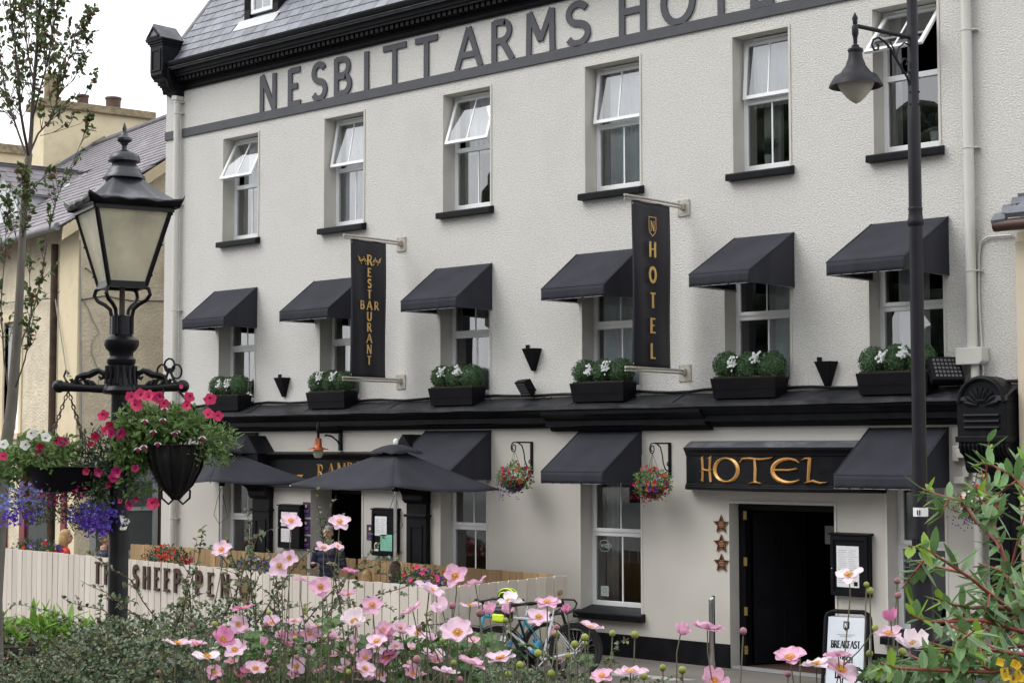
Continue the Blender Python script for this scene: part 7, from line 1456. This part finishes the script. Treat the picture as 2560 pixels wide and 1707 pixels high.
for x, y, g_, dx in ((1531, 1589, 1, 0), (1587, 1594, 1, -.02), (1858, 1584, 0, -.08), (1657, 1675, 1, 0), (1706, 1682, 1, 0), (1610, 1697, 1, 0), (2166, 1466, 1, .02), (2175, 1484, 1, .02), (2243, 1458, 0, -.02), (2245, 1494, 0, -.03), (2352, 1580, 0, -.06), (2174, 1640, 1, 0), (2256, 1637, 1, 0), (2000, 1638, 0, .02), (1970, 1690, 0, .02), (1462, 1600, 1, 0), (1437, 1618, 1, 0), (1392, 1573, 0, 0), (1264, 1556, 1, 0), (1345, 1640, 1, 0), (1300, 1668, 1, 0), (1200, 1540, 0, 0), (1131, 1520, 0, 0), (1106, 1606, 1, 0), (1420, 1645, 1, 0), (1378, 1690, 1, 0), (1270, 1690, 1, 0)):
    d = 3.5; p = P(x, y, d); base = Vector((p.x, p.y, TZ))+rh*(dx+rn.uniform(-.03, .03)); t = thing('anemone_bud', 'bare anemone stem ending in a round '+('green seed head' if g_ else 'mauve bud'), 'flower', base, group='anemone stems with '+('green seed heads' if g_ else 'mauve buds'))
    MB().tube([base, base.lerp(p, .5)+rv3(rn)*.012, base.lerp(p, .9)+rv3(rn)*.006, p], [.0026, .0020, .0015, .0014], 6, False).build('stem', M_as, t, smooth='all', fix=False)
    ob = bpy.data.objects.new('seed_head' if g_ else 'bud', ME_gb if g_ else ME_bud); COL.objects.link(ob); ob.parent = t; z_ = rn.uniform(.012, .018); ob.scale = (z_,)*3; ob.location = p-base+Vector((0, 0, z_*.4))
# low anemone leaves between the stems
lt = thing('anemone_leaf_clump', 'clump of broad toothed green leaves at the foot of the anemones', 'foliage', at(3.9, 0, TZ))
for i in range(290):
    x = rn.uniform(560, 1230) if i < 200 else rn.uniform(1230, 1500) if i < 216 else rn.uniform(2150, 2480); y = rn.uniform(1600, 1790)-(60 if 640 < x < 1000 and rn.random() < .3 else 0); d = rn.uniform(4.15, 4.7) if x < 1500 else rn.uniform(3.0, 3.6)
    if x < 1500 and y < 1600 and rn.random() < .5: continue
    if x > 1900 and y < 1660: y = 1690
    p = P(x, y, d); ob = inst('leaf', ME_leaf, lt, p, (rn.uniform(-.3, .8), rn.uniform(-.5, .5), rn.random()*6.28)); ob.scale = (rn.uniform(.028, .060),)*3
    MB().tube([p, Vector((p.x+rn.uniform(-.05, .05), p.y+rn.uniform(-.05, .05), TZ))], [.0018, .0025], 5, False).build('leaf_stalk', M_as, lt, fix=False)
# ================================================================== red stemmed shrub close by
M_rl = mat('glossy shrub leaf', (.125, .225, .085), .4, .4, 9, trans=.3); M_rl2 = mat('fresh shrub tip', (.22, .36, .05), .45, .25, 9, trans=.4); M_rs = mat('red shrub stem', (.22, .045, .030), .5, .25, 20)
rs = thing('red_stemmed_shrub', 'leafy shrub with red stems and fresh lime tips beside the terrace', 'shrub', P(2800, 2000, 2.4).xy.to_3d()+Vector((0, 0, TZ)))
rl, rl2, rst = MB(), MB(), MB(); rn = random.Random(55); zz7 = lambda x, y, d: P(1950+.419*x, 1050+.419*y, d)
def rbranch(pts, d, tipn=8, r0_=.0036, leafL=.042, gap=.0088):
    pts = [zz7(x, y, d+.03*i*(1 if d > 2.2 else -1)) for i, (x, y) in enumerate(pts)]; n = len(pts); rst.tube(pts, [r0_*(1-.7*i/(n-1)) for i in range(n)], 7, False)
    L = sum((b-a).length for a, b in zip(pts, pts[1:])); k = int(L/gap)
    for i in range(k):
        u = i/k; s = u*(n-1); j = min(n-2, int(s)); p = pts[j].lerp(pts[j+1], s-j); ax = (pts[j+1]-pts[j]).normalized(); tip = u > .82
        dd = (ax*.55+rv3(rn)+Vector((0, 0, .25))).normalized(); blade(rl2 if tip and rn.random() < .6 else rl, p, dd, leafL*rn.uniform(.55, 1.15)*(.75 if tip else 1), rn.uniform(.009, .0135), rn.uniform(-.1, .5), 4)
        if i % 9 == 5 and u < .85:      # side shoots
            e = p+(ax*.6+rv3(rn)).normalized()*rn.uniform(.04, .10); rst.tube([p, e], [.002, .001], 5, False)
            for q in range(7): blade(rl if rn.random() < .75 else rl2, p.lerp(e, .3+.1*q), ((e-p).normalized()*.6+rv3(rn)).normalized(), leafL*rn.uniform(.5, .95), rn.uniform(.010, .015), rn.uniform(0, .4), 4)
for pts, d in (([(1700, 1500), (1500, 1150), (1430, 1010), (1290, 720), (1200, 640), (1080, 480), (930, 440), (830, 400)], 2.25), ([(1650, 1500), (1400, 1150), (1260, 1040), (1150, 950), (1000, 850), (870, 770), (770, 750)], 2.15), ([(1750, 900), (1600, 600), (1456, 400), (1390, 330), (1270, 270), (1170, 250)], 2.35), ([(1800, 1400), (1456, 1150), (1300, 1115), (1150, 1120), (1030, 1100), (940, 1060)], 2.2),
               ([(1800, 1500), (1456, 1260), (1200, 1190), (1000, 1200), (880, 1200), (780, 1160)], 2.1), ([(1800, 1600), (1456, 1400), (1150, 1350), (1000, 1380), (900, 1390)], 2.05), ([(1500, 1200), (1330, 800), (1270, 600), (1230, 430), (1200, 300)], 2.45), ([(1800, 1700), (1456, 1470), (1250, 1500), (1000, 1490), (720, 1480), (600, 1450)], 2.0), ([(1600, 1600), (1350, 1380), (1160, 1420), (1060, 1260)], 2.3), ([(1700, 1500), (1500, 1280), (1380, 1000), (1340, 900)], 2.3), ([(1700, 1600), (1420, 1330), (1250, 1240), (1100, 1290)], 2.3), ([(1750, 1500), (1560, 1200), (1440, 1130), (1330, 1230)], 2.15), ([(1700, 1200), (1560, 700), (1500, 420), (1470, 200)], 2.5)): rbranch(pts, d)
tag(rst.build('stems', M_rs, rs, smooth='all', fix=False), kind='stuff'); tag(rl.build('foliage', M_rl, rs, fix=False), kind='stuff'); tag(rl2.build('fresh_foliage', M_rl2, rs, fix=False), kind='stuff')
for x, y in ((2512, 1650), (2533, 1668), (2548, 1672)):
    p = P(x, y, 1.85); base = Vector((p.x, p.y, TZ)); t = thing('yellow_flower', 'small yellow snapdragon bloom beside the red stemmed shrub', 'flower', base, group='yellow snapdragons'); MB().tube([base, p], [.003, .0016], 6, False).build('stem', M_as, t, fix=False)
    for k in range(3): m = MB(); bloom(m, p+Vector((0, 0, -.008*k))+rv3(rn)*.005, (CAM-p)+rv3(rn)*.5, .0062, 4, .5, .7); m.build('petals', MF['yellow'], t, fix=False)
# ================================================================== across the square (seen only as reflections in the glass)
rn = random.Random(4); wc = MB()
for i in range(16):
    c = Vector((-62+i*6.5+rn.uniform(-2, 2), -52+rn.uniform(-5, 5), -.13)); h = rn.uniform(20, 29); r_ = rn.uniform(4.2, 6)
    wc.tube([c, c+Vector((0, 0, h*.6))], [.3, .15], 6)
    for k in range(170):
        d = rv3(rn)*rn.random()**.4; wc.ball(c+Vector((d.x*r_, d.y*r_, h*.6+d.z*h*.38)), (rn.uniform(.8, 1.9), rn.uniform(.8, 1.9), rn.uniform(.7, 1.5)), 7, 5)
w1 = wc.build('woodland', mat('far tree leaf', (.030, .050, .020), .7, .5, 1.5, bump=1, bs=3, bd=.3), base=(-15, -52, -.13), smooth='all', fix=False); tag(w1, kind='stuff')
